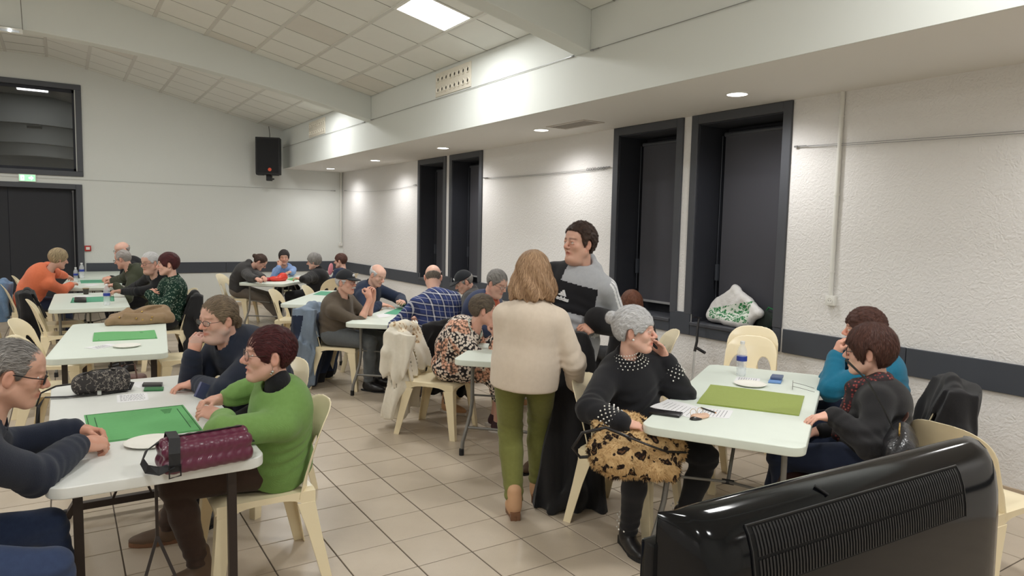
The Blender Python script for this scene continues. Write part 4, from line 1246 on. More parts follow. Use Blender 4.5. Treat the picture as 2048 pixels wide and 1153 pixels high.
            if len(shoe) > 3: mm.box((-.028, -.075, .001), (.028, -.02, .045), M4)
            mm.build('sole', shoe[2] if len(shoe) > 2 else M_RUB, so)
    # ---- hair, brows, eyes, glasses, cap
    if hair is not None and hmat is not None:
        if cap is not None: hair = dict(hair); hair['bald'] = .035
        F = Fld(hS if d < 8 else .009); F.frame(H, RH); hair_field(F, hair, hs, hair_th)
        am = .0028 * (3.6 if hair.get('curl') else 1)
        def hd_(Pm):
            Vp = np.stack(Pm, 1); uv_ = strand_tint(Vp, RH, H, hs, hair); t_ = .5 + .5 * np.sin(uv_[:, 0] * 21 + 1.5 * np.sin(uv_[:, 1] * 25)) if not hair.get('curl') else (.5 + .5 * np.sin(Vp[:, 0] * 150 + 2 * np.sin(Vp[:, 1] * 120)) * np.sin(Vp[:, 2] * 160)); return -am * (t_ - .5) + .0015 * noise3(Pm, 90, 3, 4)
        V, Q = F.mesh(hd_)
        ho = raw_mesh('hair', V, Q, hmat, body, col=strand_tint(V, RH, H, hs, hair))
        if d < 6.5: strands(V, Q, RH, H, hs, hair, hmat, ho, n=3200 if near else 1500, seed=int(d * 100), length=.055 if hair.get('bob') else (.030 if not hair.get('curl') else .022))
    T4 = Matrix([[RH[0, 0], RH[0, 1], RH[0, 2], H[0]], [RH[1, 0], RH[1, 1], RH[1, 2], H[1]], [RH[2, 0], RH[2, 1], RH[2, 2], H[2]], [0, 0, 0, 1]])
    if eyes and lod < 2:
        for sx in (-1, 1):
            m = MB(); m.sphere((sx * .031 * hs, .0765 * hs, .0045 * hs), .0125 * hs, 16, 10); m.cur = 1
            m.sphere((sx * .0305 * hs, .0800 * hs, .0040 * hs), (.0062 * hs, .0096 * hs, .0062 * hs), 12, 8)
            m.v = [tuple(T4 @ Vector(v)) for v in m.v]; m.build('eye', [M_EYE, M_IRIS], body, smooth=True)
    if glasses is not None:
        gm, rw, rh = glasses[0], glasses[1] * hs, glasses[2] * hs; rd = (glasses[3] if len(glasses) > 3 else .0013)
        if lod == 2: rd = max(rd, .002)
        m = MB(); yy = .103 * hs
        for sx in (-1, 1):
            pts = []
            for k_ in range(20):
                an = 2 * PI * k_ / 20; cx, cz = math.cos(an), math.sin(an)
                e = 0.75 if rh < rw * .8 else 1.0
                px_ = rw * abs(cx) ** e * (1 if cx > 0 else -1); pz_ = rh * abs(cz) ** e * (1 if cz > 0 else -1)
                X_ = sx * .033 * hs + px_; pts.append(T4 @ Vector((X_, yy - .10 * abs(X_), .003 * hs + pz_)))
            m.tube(pts, rd, 6, closed=True)
            xo = sx * (.033 * hs + rw); y0_ = yy - .10 * abs(xo)
            m.tube([T4 @ Vector((xo, y0_, .008 * hs)), T4 @ Vector((sx * .077 * hs, .060 * hs, .010 * hs)), T4 @ Vector((sx * .080 * hs, -.002, .014 * hs)), T4 @ Vector((sx * .082 * hs, -.022 * hs, -.006 * hs))], rd * .9, 6)
        m.tube([T4 @ Vector((-.033 * hs + rw, yy, .006 * hs)), T4 @ Vector((0, yy + .003, .010 * hs)), T4 @ Vector((.033 * hs - rw, yy, .006 * hs))], rd, 6)
        gl = m.build('glasses', gm, body, smooth=True)
        if lod < 2:
            for sx in (-1, 1):
                mm = MB(); pts = []
                for k_ in range(16):
                    an = 2 * PI * k_ / 16; X_ = sx * .033 * hs + rw * .95 * math.cos(an); pts.append(T4 @ Vector((X_, yy - .10 * abs(X_), .003 * hs + rh * .95 * math.sin(an))))
                mm.add(pts, [tuple(range(16))]); mm.build('lens', M_LENS, gl)
    if cap is not None:
        F = Fld(hS); F.frame(H, RH)
        def crown(X, Y, Z):
            dd = (np.sqrt((X / .088) ** 2 + ((Y + .010) / .108) ** 2 + ((Z - .034) / .106) ** 2) - 1) * .09
            return np.maximum(dd, .040 - Z + .10 * np.clip(-Y, 0, 1) * .5)
        F.fn((-.1, -.13, .02), (.1, .12, .16), crown, k=.004)
        def visor(X, Y, Z):
            zz = .052 - 1.6 * X * X - .20 * np.clip(Y - .06, 0, 1)
            dd = (np.sqrt((X / .075) ** 2 + ((Y - .075) / .095) ** 2) - 1) * .07
            return np.maximum(np.maximum(dd, np.abs(Z - zz) - .005), .06 - Y)
        F.fn((-.09, .05, .0), (.09, .19, .08), visor, k=.006)
        F.ell((0, -.010, .142), (.008, .008, .006), k=.003)
        V, Q = F.mesh(); cp = raw_mesh('cap', V, Q, cap[0], body)
        if len(cap) > 1:
            m = MB(); m.sphere((0, .092, .078), (.020, .006, .014), 12, 8); m.v = [tuple(T4 @ Vector(v)) for v in m.v]; m.build('emblem', cap[1], cp, smooth=True)
    ctx = dict(topV=(TOPV if top is not None else None), body=body, H=H, RH=RH, T4=T4, p=p, chest=chest, waist=waist, RT=RT, nb=nb, arms=arms, lg=lg, loc=loc, hs=hs, RW=RW, o=o, upv=upv, fwd=fwd, lat=lat)
    if extra: extra(ctx)
    return ctx
def bottom_name(label, kind):
    for k_ in ('sweater', 'hoodie', 'dress', 'jacket', 'shirt', 'blouse', 'fleece', 'coat'):
        if k_ in label: return k_
    return 'top'
# ------------------------------------------------------------------ patterned cloth
def plaid_mat():
    a = N('blue_white_plaid'); co = a.coord(); sp = a.n('ShaderNodeSeparateXYZ'); a.l(co, sp.inputs[0])
    def stripe(v, period, off, wd):
        f = a.math('FRACT', a.math('ADD', a.math('DIVIDE', v, period), off)); return a.math('LESS_THAN', a.math('ABSOLUTE', a.math('SUBTRACT', f, .5)), wd)
    x = a.math('ADD', a.math('ADD', sp.outputs[0], a.math('MULTIPLY', sp.outputs[1], .5)), a.math('MULTIPLY', sp.outputs[2], .12)); z = a.math('ADD', sp.outputs[2], a.math('MULTIPLY', sp.outputs[0], .10))
    wx, wz = stripe(x, .105, .1, .055), stripe(z, .105, .3, .05)
    tx, tz = stripe(x, .105, .6, .022), stripe(z, .105, .8, .022)
    wht = a.math('ADD', a.math('MULTIPLY', wx, .55), a.math('MULTIPLY', wz, .45)); thn = a.math('MAXIMUM', a.math('MULTIPLY', tx, .45), a.math('MULTIPLY', tz, .45))
    dk = a.math('MAXIMUM', stripe(x, .105, .1, .16), stripe(z, .105, .3, .16))
    b = a.mix(a.math('MULTIPLY', dk, .55), srgb(56, 68, 116), srgb(30, 34, 58)); b = a.mix(a.math('MAXIMUM', wht, thn), b, srgb(225, 225, 230))
    a.base(b); a.rough(.85).spec(.2); a.bump(a.noise(400, 2, co), .2, .001); return a.m
def blotch_mat(name, ground, mid, dark, scale=22, fur=False, k=(.32, .42)):
    a = N(name); co = a.coord(); v = a.n('ShaderNodeTexVoronoi'); v.inputs['Scale'].default_value = scale; v.inputs['Randomness'].default_value = 1.0
    nz = a.n('ShaderNodeTexNoise'); nz.inputs['Scale'].default_value = scale * .9; a.l(co, nz.inputs['Vector'])
    mx = a.n('ShaderNodeMix'); mx.data_type = 'VECTOR'; mx.inputs[0].default_value = .055 if not fur else .09; a.l(co, mx.inputs[4]); a.l(nz.outputs['Color'], mx.inputs[5]); a.l(mx.outputs[1], v.inputs['Vector'])
    d = a.math('ADD', v.outputs['Distance'], a.math('MULTIPLY', a.noise(scale * 3, 3, co), .22)); 
    b = a.ramp(d, [(0, srgb(*mid)), (k[0] - .06, srgb(*mid)), (k[0], srgb(*dark)), (k[1], srgb(*dark)), (k[1] + .05, srgb(*ground)), (1, srgb(*ground))])
    a.base(b); a.rough(.95 if fur else .8).spec(.2); a.bump(a.noise(300, 3, co), .4, .003); return a.m
def floral_mat():
    a = N('orange_black_floral_print'); co = a.coord()
    v = a.n('ShaderNodeTexVoronoi'); v.inputs['Scale'].default_value = 48; a.l(co, v.inputs['Vector'])
    big = a.noise(9, 2, co); fine = a.noise(70, 3, co)
    leaf = a.ramp(a.math('ADD', v.outputs['Distance'], a.math('MULTIPLY', fine, .3)), [(0, srgb(238, 228, 215)), (.64, srgb(222, 208, 196)), (.70, srgb(56, 50, 52)), (1, srgb(38, 34, 38))])
    flw = a.ramp(a.math('ADD', v.outputs['Distance'], a.math('MULTIPLY', fine, .4)), [(0, srgb(236, 204, 182)), (.58, srgb(226, 170, 144)), (.78, srgb(150, 116, 98)), (1, srgb(70, 62, 60))])
    a.base(a.mix(a.ramp(big, [(.50, 0.0), (.56, 1.0)]), leaf, flw)); a.rough(.75).spec(.25); return a.m
def scarf_mat():
    a = N('red_black_scarf_print'); co = a.coord(); v = a.n('ShaderNodeTexVoronoi'); v.inputs['Scale'].default_value = 60; a.l(co, v.inputs['Vector'])
    a.base(a.ramp(v.outputs['Distance'], [(0, srgb(190, 176, 158)), (.16, srgb(150, 62, 56)), (.34, srgb(96, 34, 36)), (.48, srgb(40, 26, 30)), (1, srgb(30, 22, 26))])); a.rough(.8); return a.m
PLAID, FLORAL = plaid_mat(), floral_mat()
LEOGREEN = blotch_mat('dark_green_leopard_blouse', (26, 52, 42), (60, 96, 76), (170, 184, 168), 40, k=(.34, .40))
FUR = blotch_mat('leopard_faux_fur', (200, 168, 122), (110, 80, 56), (44, 34, 30), 20, True, k=(.30, .50))
NAVYF = fabric('navy_fleece', (36, 42, 58), kind='fleece'); NAVYK = fabric('navy_sweater', (40, 50, 72), kind='knit'); NAVYJ = fabric('navy_quilted', (44, 54, 84), kind='leather')
GREENK = fabric('bright_green_knit', (122, 158, 90), (108, 144, 76), kind='knit'); ORANGE = fabric('orange_knit', (232, 128, 92), (220, 116, 80), kind='knit')
BEIGEK = fabric('cream_beige_knit', (226, 212, 196), (214, 199, 182), kind='knit'); BLACKK = fabric('black_knit', (30, 30, 34), kind='knit'); BLACKC = fabric('black_wool', (32, 31, 33), kind='fleece')
TEAL = fabric('teal_knit', (28, 112, 142), (20, 98, 128), kind='knit'); BLUEK = fabric('light_blue_knit', (140, 168, 214), (126, 154, 202), kind='knit')
OLIVEJ = fabric('olive_green_cloth', (66, 70, 54)); OLIVET = fabric('olive_green_trousers', (124, 126, 70), (108, 110, 58)); BROWNK = fabric('brown_olive_fleece', (96, 86, 74), (84, 74, 64), kind='fleece')
GREYH = fabric('heather_grey_jersey', (176, 178, 182), (160, 162, 168)); JEAN = fabric('blue_denim', (58, 72, 104), (44, 56, 84)); JEAND = fabric('dark_denim', (40, 48, 70)); GREYT = fabric('grey_trousers', (104, 108, 110), (88, 92, 96))
DARKT = fabric('black_trousers', (32, 32, 36)); BROWNT = fabric('dark_brown_cords', (70, 54, 46), (58, 44, 38)); RUST = fabric('rust_orange_jacket', (186, 92, 66)); TAUPE = fabric('taupe_trousers', (120, 112, 104), (104, 97, 90))
DARKJ = fabric('dark_grey_jacket', (62, 60, 60), kind='leather')
SH_BLK = plain('black_shoe_leather', (30, 28, 30), .35); SH_TAN = plain('tan_suede', (196, 154, 118), .8, var=.08); SH_BRN = plain('brown_shoe', (96, 76, 60), .6); SH_WHT = plain('white_rubber_sole', (205, 198, 192), .6); SH_MAR = plain('dark_maroon_knit_shoe', (66, 42, 48), .8)
SOLE_T = plain('brown_stacked_heel', (120, 84, 60), .5)
H_GREY = hair_mat('mixed_grey', (118, 110, 106), (196, 190, 186)); H_GREYB = hair_mat('grey_brown', (92, 82, 74), (150, 140, 130)); H_WHITE = hair_mat('silver_white', (176, 174, 174), (232, 232, 234)); H_REDB = hair_mat('dark_red_brown', (58, 26, 26), (112, 54, 48))
H_RED = hair_mat('burgundy', (44, 18, 22), (92, 40, 42)); H_BLND = hair_mat('honey_blonde', (126, 94, 70), (214, 178, 142)); H_BLD2 = hair_mat('ash_blonde_streaks', (84, 70, 56), (204, 182, 144)); H_BRN = hair_mat('dark_brown', (40, 30, 26), (82, 62, 52)); H_BLK = hair_mat('black', (24, 22, 24), (60, 52, 50))
H_AUB = hair_mat('auburn', (74, 44, 32), (124, 78, 56)); H_SALT = hair_mat('salt_pepper', (88, 84, 82), (168, 164, 160)); H_DBR = hair_mat('chestnut', (52, 32, 28), (96, 62, 52)); H_SBR = hair_mat('short_brown_grey', (78, 66, 56), (160, 140, 116))
M_PEARL = plain('white_pearl_bead', (235, 232, 226), .15, coat=.5); M_SILV = plain('silver_metal', (190, 190, 188), .25, metal=1.0); M_GOLD = plain('gold_metal', (196, 164, 100), .3, metal=1.0)
M_CAPB = fabric('black_cap_cotton', (34, 36, 40)); M_EMBL = plain('white_cap_emblem', (220, 220, 222), .6)
SKA, SKB, SKC, SKD = (218, 172, 154), (224, 180, 162), (212, 168, 150), (204, 160, 140)

def V3(*a): return np.array(a, float)
def pin_parts(name, mat, pts, r, parent):
    m = MB()
    for p in pts: m.sphere(tuple(p), r, 8, 6)
    o = m.build(name, mat, parent, smooth=True); o['kind'] = 'stuff'; return o

# ---- front left table
def ex_A(c):
    pass
person('grey-haired man in navy fleece with clasped hands at the lower left corner', (-.50, 2.95, .57), 3, PY(25, 750, 2.95), 0, Rw=P(152, 893, .80), Lw=P(150, 862, .81),
       Rh=dict(dir=(.9, .25, -.05), up=(.15, -.5, .8), curl=.75, spread=.4), Lh=dict(dir=(.85, -.28, -.1), up=(-.1, .6, .8), curl=.7, spread=.4), top=NAVYF, bottom=JEAN, skin=SKD, hair=dict(front=.066, temple=.040, side=-.015, nape=-.05, widow=.0), hmat=H_SALT,
       d=3.0, g=1.12, hpitch=14, glasses=(M_BLACKP, .025, .018, .0022), collar='zip', collar_h=.0, Rf=(.02, 2.76), Lf=(-.02, 3.12), Re=(-.3, -.8, -.5), Le=(-.3, .8, -.6), shoe=(SH_BRN, 'shoe'), thick=.012, hs=.97, hair_th=.006, brow=(.6, .55, .5), cuff=.003, loose=.3)
def watch(c, sd, mat, face=True):
    S, E, W = c['arms'][sd]; ax = unit(W - E); n = unit(np.cross(ax, [0, 0, 1])); b = np.cross(n, ax); p = W - ax * .012
    m = MB(); m.tube([p + (n * math.cos(t) + b * math.sin(t)) * .0315 for t in np.linspace(0, 2 * PI, 25)[:-1]], .0065, 6, closed=True, flat=.5); o = m.build('watch', mat, c['body'], smooth=True)
    if face:
        m = MB(); R = basis(n, ax); M4 = Matrix.Translation(Vector(p + n * -.033 * (1 if sd == 1 else 1))) @ Matrix([[R[i, 0], R[i, 1], R[i, 2], 0] for i in range(3)] + [[0, 0, 0, 1]])
        m.box((-.014, -.006, -.016), (.014, .004, .016), M4); m.build('watch_face', M_BLACKP, o, bevel=.002)
def zipper(c, ln=.14):
    a = c['nb'] + c['fwd'] * .072 - c['upv'] * .03; b = c['chest'] + c['fwd'] * .138
    m = MB(); m.tube([a, (a + b) / 2 + c['fwd'] * .016, b], .003, 6); m.box(tuple(b - .004), tuple(b + np.array([.004, .004, .03]))); m.build('zip', M_SILV, c['body'])
person('man with ponytail, glasses and grey beard, in navy zip sweater, hand at cheek', (1.02, 4.36, .56), 203, PY(437, 640, 4.22), 205, Rw=PY(386, 712, 4.27), Lw=P(398, 768, .785),
       Rh=dict(dir=(.22, .0, .95), up=(-.6, -.7, .1), curl=.62, spread=.4), Lh=dict(dir=(-.9, .2, -.05), up=(0, 0, 1), curl=.4), top=NAVYF, bottom=DARKT, skin=SKA, hair=dict(front=.064, temple=.036, side=-.018, nape=-.06, tail=1), hmat=H_SBR,
       d=4.2, g=1.32, hpitch=6, hroll=-4, glasses=(M_METALF, .025, .014, .0016), collar='zip', beard=(.88, 1.06, 1.2), brow=(.6, .52, .45), Re=(-.55, -.2, -.9), Le=(-.2, -.9, -.3), shoe=(SH_BLK, 'shoe'), thick=.014, fat=.5, extra=lambda c: (watch(c, 1, M_SILV, False), zipper(c)), hs=1.02)
def ex_C(c):
    watch(c, -1, M_SILV)
    T4, hs = c['T4'], c['hs']
    for sx in (-1, 1):
        m = MB(); m.tube([T4 @ Vector((sx * .080, -.002, -.038)), T4 @ Vector((sx * .081, -.002, -.05))], .001, 5); m.sphere(tuple(T4 @ Vector((sx * .082, -.002, -.058))), .007, 8, 6); m.sphere(tuple(T4 @ Vector((sx * .082, .004, -.068))), .005, 8, 6); m.build('earring', M_SILV, c['body'], smooth=True)
    nb, u = c['nb'], c['upv']
    F = Fld(.006); F.cone(nb - u * .03, nb + u * .035 + c['fwd'] * .004, .062, .056, k=.01); V, Q = F.mesh(); raw_mesh('turtleneck', V, Q, BLACKK, c['body'])
    p = c['p'] + c['upv'] * -.02; m = MB(); pts = [p + c['lat'] * .176 * math.cos(t) + c['fwd'] * .140 * math.sin(t) for t in np.linspace(0, 2 * PI, 41)[:-1]]
    m.tube(pts, .014, 6, closed=True, flat=.5); m.build('belt', plain('sequin_belt', (206, 204, 200), .25, metal=.7, var=.3, vscale=120), c['body'], smooth=True)
person('woman with short burgundy hair in bright green sweater holding a card pack', (.84, 3.40, .56), 175, PY(538, 712, 3.22), 178, Lw=P(447, 834, .815), Rw=PY(440, 800, 3.66),
       Lh=dict(dir=(-.75, .45, .25), up=(-.2, -.5, .8), curl=.45, s=.95), Rh=dict(dir=(-.9, -.35, .05), up=(0, .3, 1), curl=.6), top=GREENK, bottom=BROWNT, skin=SKC, hair=dict(front=.056, fringe=.012, temple=.004, side=-.045, nape=-.070), hmat=H_RED,
       d=3.4, g=1.08, fem=True, hpitch=-4, glasses=(M_METALF, .026, .022, .0012), brow=(.5, .38, .34), lips=(.82, .5, .5), Le=(.5, -.9, -.05), Re=(.3, .9, -.2), hem=.035, Lf=(.50, 3.42), Rf=(.42, 3.95), shoe=(SH_BRN, 'boot', SOLE_T), thick=.010, sleeve=.80, cuff=.006, extra=ex_C, hs=1.03, mouth=.003, loose=.4, hair_th=.013)

# ---- left row behind
person('woman with ash blonde hair in an orange sweater leaning on the far table', (-.40, 11.3, .57), 8, PY(117, 519, 10.95), 22, Rw=P(143, 570, .79), Lw=P(150, 562, .80), top=ORANGE, bottom=JEAND, skin=SKC, hair=dict(front=.05, fringe=.01, temple=.0, side=-.04, nape=-.06, flow='down', ears='covered'), hmat=H_BLD2,
       d=11, g=1.22, fem=True, hpitch=14, neck_off=(0, -.03, 0), Re=(-.2, -.8, -.9), shoe=(SH_BLK, 'shoe'), hair_th=.020, sleeve=.9, loose=.4, thick=.01, hs=1.04)
person('bald man in black farthest down the left row, hands clasped on table', (1.02, 12.4, .57), 190, PY(244, 501, 12.3), 205, Rw=P(222, 556, .80), Lw=P(226, 558, .80), Rh=dict(dir=(-.9, -.3, 0), up=(0, 0, 1), curl=.7), Lh=dict(dir=(-.9, .2, 0), up=(0, 0, 1), curl=.7), top=BLACKK, bottom=DARKT, skin=SKB,
       hair=dict(front=.06, bald=.03, side=-.02), hmat=H_GREY, d=12, g=1.25, hpitch=14, glasses=(M_METALF, .024, .016), shoe=(SH_BLK, 'shoe'), hs=1.05)
person('grey-haired man in an olive green jacket seen half from behind, left row', (1.02, 11.2, .57), 178, PY(246, 520, 11.05), 150, Lw=P(232, 571, .80), Rw=P(226, 562, .80), Lh=dict(dir=(-1, .1, 0), up=(0, 0, 1), curl=.6), top=OLIVEJ, bottom=DARKT, skin=SKA,
       hair=dict(front=.074, temple=.05, side=-.02), hmat=H_GREY, d=11, g=1.2, hpitch=14, glasses=(M_METALF, .024, .016), collar='zip', shoe=(SH_BLK, 'shoe'), thick=.012, hair_th=.008, Le=(.3, -.6, -.7), hs=1.05)
person('white-haired man with glasses in a black sweater, arm stretched to the bottle table', (1.16, 9.78, .57), 196, PY(300, 527, 9.5), 212, Lw=P(243, 584, .80), Rw=P(255, 580, .79), Lh=dict(dir=(-.9, -.2, .1), up=(0, 0, 1), curl=.5), top=BLACKK, bottom=DARKT, skin=SKC,
       hair=dict(front=.066, temple=.04, side=-.01), hmat=H_WHITE, d=9.8, g=1.25, hpitch=6, glasses=(M_BLACKP, .025, .016, .002), collar='shirt', shoe=(SH_BLK, 'shoe'), fat=.5, Le=(.3, -.9, -.4), hs=1.04)
person('woman with dark red hair and crossed arms in a green leopard print blouse', (.99, 8.93, .57), 185, PY(336, 530, 8.9), 176, Lw=PY(298, 588, 8.78) , Rw=PY(302, 585, 8.85), Lh=dict(dir=(.1, 1, .1), up=(-1, 0, .3), curl=.5), Rh=dict(dir=(.1, -1, 0), up=(-1, 0, .3), curl=.4),
       top=LEOGREEN, bottom=DARKT, skin=SKB, hair=dict(front=.058, fringe=.012, temple=.004, side=-.035, nape=-.075), hmat=H_RED, d=8.0, g=1.3, fem=True, hpitch=2, collar='roll', collar_h=-.01, Le=(.4, -.7, -.9), Re=(0, .6, -.9), shoe=(SH_BLK, 'shoe'), hair_th=.018, belly=.03, arm_bulk=1.15, hs=1.05, loose=.5)

# ---- far table by the back wall
person('person with dark hair bun bent over the table in a black hooded jacket', (2.47, 12.18, .57), -32, PY(520, 525, 11.98), -22, Rw=P(520, 562, .80), Lw=P(530, 558, .80), top=DARKJ, bottom=TAUPE, skin=SKC, hair=dict(front=.06, side=-.01, bun=(0, -.125, .03)), hmat=H_BRN,
       d=11.5, g=1.12, hpitch=38, glasses=(M_METALF, .024, .016), hood=True, neck_off=(0, -.02, .02), shoe=(SH_BLK, 'shoe', SH_WHT), thick=.016, Rf=(3.05, 11.85), Lf=(3.1, 12.0), hs=1.05)
person('dark-haired woman in light blue sweater resting her chin on her hand', (3.50, 13.15, .57), -102, PY(568, 516, 12.95), -104, Rw=PY(558, 534, 12.78), Lw=P(575, 556, .80), Rh=dict(dir=(.3, .1, 1), up=(0, -1, .2), curl=.8), Lh=dict(dir=(-.8, -.6, 0), up=(0, 0, 1), curl=.4), top=BLUEK, bottom=DARKT, skin=SKD,
       hair=dict(front=.066, temple=.03, side=-.02), hmat=H_BLK, d=12.5, g=1.0, fem=True, hpitch=8, Re=(-.5, -.2, -1), shoe=(SH_BLK, 'shoe'), hair_th=.018, hs=1.08)
person('grey-haired woman in black seen from behind at the far table', (3.50, 11.28, .57), 128, PY(628, 524, 11.35), 148, Lw=P(600, 560, .84), Rw=P(612, 556, .84), Lh=dict(dir=(-.8, .5, .2), up=(0, 0, 1), curl=.5), top=BLACKC, bottom=DARKT, skin=SKB, hair=dict(front=.05, temple=.0, side=-.05, nape=-.07, flow='down', ears='covered'), hmat=H_SALT,
       d=11.2, g=1.15, fem=True, hpitch=8, glasses=(M_BLACKP, .025, .018, .002), collar='roll', shoe=(SH_BLK, 'shoe'), hair_th=.020, thick=.015, hs=1.06)
person('dark-haired person in dark sweater by the wall corner holding something pink', (4.12, 12.15, .57), 135, PY(681, 523, 12.2), 140, Lw=PY(655, 556, 12.2), Rw=PY(672, 556, 12.3), Lh=dict(dir=(-.3, .2, .9), up=(.7, -.7, 0), curl=.4), top=NAVYK, bottom=DARKT, skin=SKB, hair=dict(front=.055, temple=.02, side=-.03, nape=-.06), hmat=H_DBR,
       d=12.5, g=1.1, hpitch=4, glasses=(M_METALF, .025, .018), shoe=(SH_BLK, 'shoe'), hair_th=.016, hs=1.06)

# ---- middle table
def moust(c):
    m = MB(); pts = [c['T4'] @ Vector((x, .100 - 6 * x * x, -.046 - 5 * x * x)) for x in np.linspace(-.03, .03, 9)]; m.tube(pts, [.003, .006, .008, .009, .009, .009, .008, .006, .003], 8); m.build('moustache', plain('white_moustache', (206, 202, 198), .9), c['body'], smooth=True)
person('man in black cap with white moustache, brown fleece sleeves pushed up', (2.40, 7.04, .57), -45, PY(692, 566, 6.86), -55, Rw=PY(739, 600, 6.72), Lw=PY(746, 597, 6.86), Rh=dict(dir=(-.1, .1, .95), up=(.4, -.8, 0), curl=.8), Lh=dict(dir=(0, -.1, .95), up=(.8, .3, 0), curl=.8), top=BROWNK, bottom=GREYT, skin=SKC,
       hair=dict(front=.06, side=-.02, temple=.04), hmat=H_WHITE, cap=(M_CAPB, M_EMBL), d=6.9, g=1.22, hpitch=0, glasses=(plain('red_brown_frame', (120, 60, 56), .4), .025, .017, .0018), sleeve=.22, Re=(.3, -.3, -1), Le=(.3, .1, -1), collar='zip', collar_h=.012, shoe=(SH_BLK, 'shoe'), extra=moust, belly=.03, neck_off=(0, 0, 0))
person('balding man in a navy sweater writing at the middle table', (2.97, 7.74, .57), -50, PY(755, 551, 7.52), -66, Rw=P(758, 610, .79), Lw=P(807, 607, .81), Rh=dict(dir=(.95, -.35, -.05), up=(0, 0, 1), curl=.15), Lh=dict(dir=(-.5, -.7, .3), up=(.5, -.2, .8), curl=.8), top=NAVYK, bottom=DARKT, skin=SKB,
       hair=dict(front=.08, bald=.055, side=-.015, temple=.06), hmat=H_WHITE, d=7.9, g=1.22, hpitch=26, collar='shirt', shoe=(SH_BLK, 'shoe'), Re=(-.7, -.5, -.5), Le=(.9, .2, -.3), thick=.008, hair_th=.008)
person('bald man in a navy and white plaid shirt seen from behind', (2.99, 5.80, .57), 74, PY(866, 556, 5.98), 66, Lw=P(815, 640, .79), Rw=P(875, 640, .79), top=PLAID, bottom=DARKT, skin=SKB, hair=dict(front=.02, bald=.018, side=-.01, nape=-.05, temple=.10), hmat=H_GREYB,
       d=6.2, g=1.28, hpitch=24, collar='roll', collar_h=-.022, shoe=(SH_BRN, 'shoe'), Le=(-.9, -.2, -.6), hair_th=.006, glasses=(M_METALF, .025, .017), loose=.3)
def capm(c): pass
person('man in black cap and dark jacket looking down to the left', (3.82, 6.66, .57), 146, PY(928, 565, 6.78), 168, Lw=P(880, 626, .79), Rw=P(905, 615, .79), top=DARKJ, bottom=DARKT, skin=SKC, hair=dict(front=.06, side=-.02, temple=.04, nape=-.07), hmat=H_SALT, cap=(M_CAPB, M_EMBL), d=7.2, g=1.18, hpitch=26, hroll=0, collar='zip', shoe=(SH_BLK, 'shoe'), thick=.016)
def ex_Q(c):
    nb = c['nb']; m = MB(); pts = [nb + c['lat'] * .070 * math.cos(t) + c['fwd'] * (.070 * math.sin(t)) + c['upv'] * (-.01 - .03 * math.sin(t)) for t in np.linspace(0, 2 * PI, 21)[:-1]]
    m.tube(pts, .014, 8, closed=True, flat=.6); m.build('collar', fabric('pale_mint_collar', (182, 200, 190)), c['body'], smooth=True)
person('short-haired woman in orange and black floral dress, fist at chin', (2.70, 5.05, .57), -40, PY(966, 622, 4.76), -22, Rw=PY(992, 678, 4.66), Lw=PY(998, 674, 4.84), Rh=dict(dir=(-.1, .1, .95), up=(.5, -.7, 0), curl=.85), Lh=dict(dir=(-.1, -.1, .95), up=(.9, .2, 0), curl=.85), top=FLORAL, skirt=(FLORAL, .16), skin=SKC, bottom=None,
       hair=dict(front=.06, temple=.012, side=-.02, nape=-.06), hmat=hair_mat('brown_grey_short', (62, 54, 48), (128, 114, 98)), d=4.9, g=1.12, fem=True, hpitch=6, Re=(.3, -.5, -1), Le=(.3, .3, -1), Rf=(3.00, 4.80), Lf=(3.08, 4.98), shoe=(SH_MAR, 'shoe', SH_WHT), hair_th=.014, extra=ex_Q, brow=(.5, .42, .36), loose=.2, thick=.004)
def r_paint(cen, c):
    L = (cen - c['chest']) @ c['RT']; return ((np.abs(L[:, 0]) < .085) & (L[:, 1] > .02)).astype(int)
person('grey-haired man with glasses in navy and rust jacket looking down', (3.30, 5.68, .57), -52, PY(994, 568, 5.46), -72, Rw=P(1000, 668, .80), Lw=PY(1022, 652, 5.2), Rh=dict(dir=(.8, -.6, .1), up=(0, 0, 1), curl=.4), top=(NAVYJ, RUST), paint_top=r_paint, bottom=DARKT, skin=SKC, hair=dict(front=.066, temple=.03, side=-.02), hmat=H_SALT,
       d=5.9, g=1.28, hpitch=22, glasses=(M_METALF, .026, .017, .0016), collar='shirt', shoe=(SH_TAN, 'boot', SH_WHT), fat=.7, thick=.016, belly=.03, Rf=(2.93, 5.55))
person('person with wavy auburn hair half hidden behind the man in the grey hoodie', (4.35, 4.65, .57), 70, PY(1262, 612, 4.55), 62, top=BLACKC, bottom=DARKT, skin=SKB, hair=dict(front=.06, side=-.03, bob=.16, ears='covered', wave=.008), hmat=H_AUB, d=6.0, g=1.0, fem=True, eyes=False, shoe=(SH_BLK, 'shoe'), hair_th=.02)

# ---- standing pair
person('blonde woman in cream sweater and olive trousers standing with her back turned', (2.27, 3.33, .90), 58, PY(1065, 552, 3.33), 66, Rw=PY(1150, 768, 3.30), Lw=(2.34, 3.60, 1.02), Rh=dict(dir=(.3, .5, -.6), up=(.8, -.4, 0), curl=.6), Lh=dict(dir=(.8, .3, .2), up=(0, 1, .2), curl=.4), top=BEIGEK, bottom=OLIVET, skin=SKB,
       hair=dict(front=.062, side=-.03, bob=.125, ears='covered', flare=.026, wide=.022, wave=.007), hmat=H_BLND, d=3.9, g=1.0, stand=True, fem=True, Re=(.15, -.35, -.6), Le=(-.25, -.25, -1), Lf=(2.20, 3.32), Rf=(2.47, 3.47), shoe=(SH_TAN, 'boot', SOLE_T, 1), hair_th=.022, hem=.13, thick=.010, arm_bulk=1.0, cuff=.003, hs=1.03, loose=-.1, eyes=False, wfold=.08)
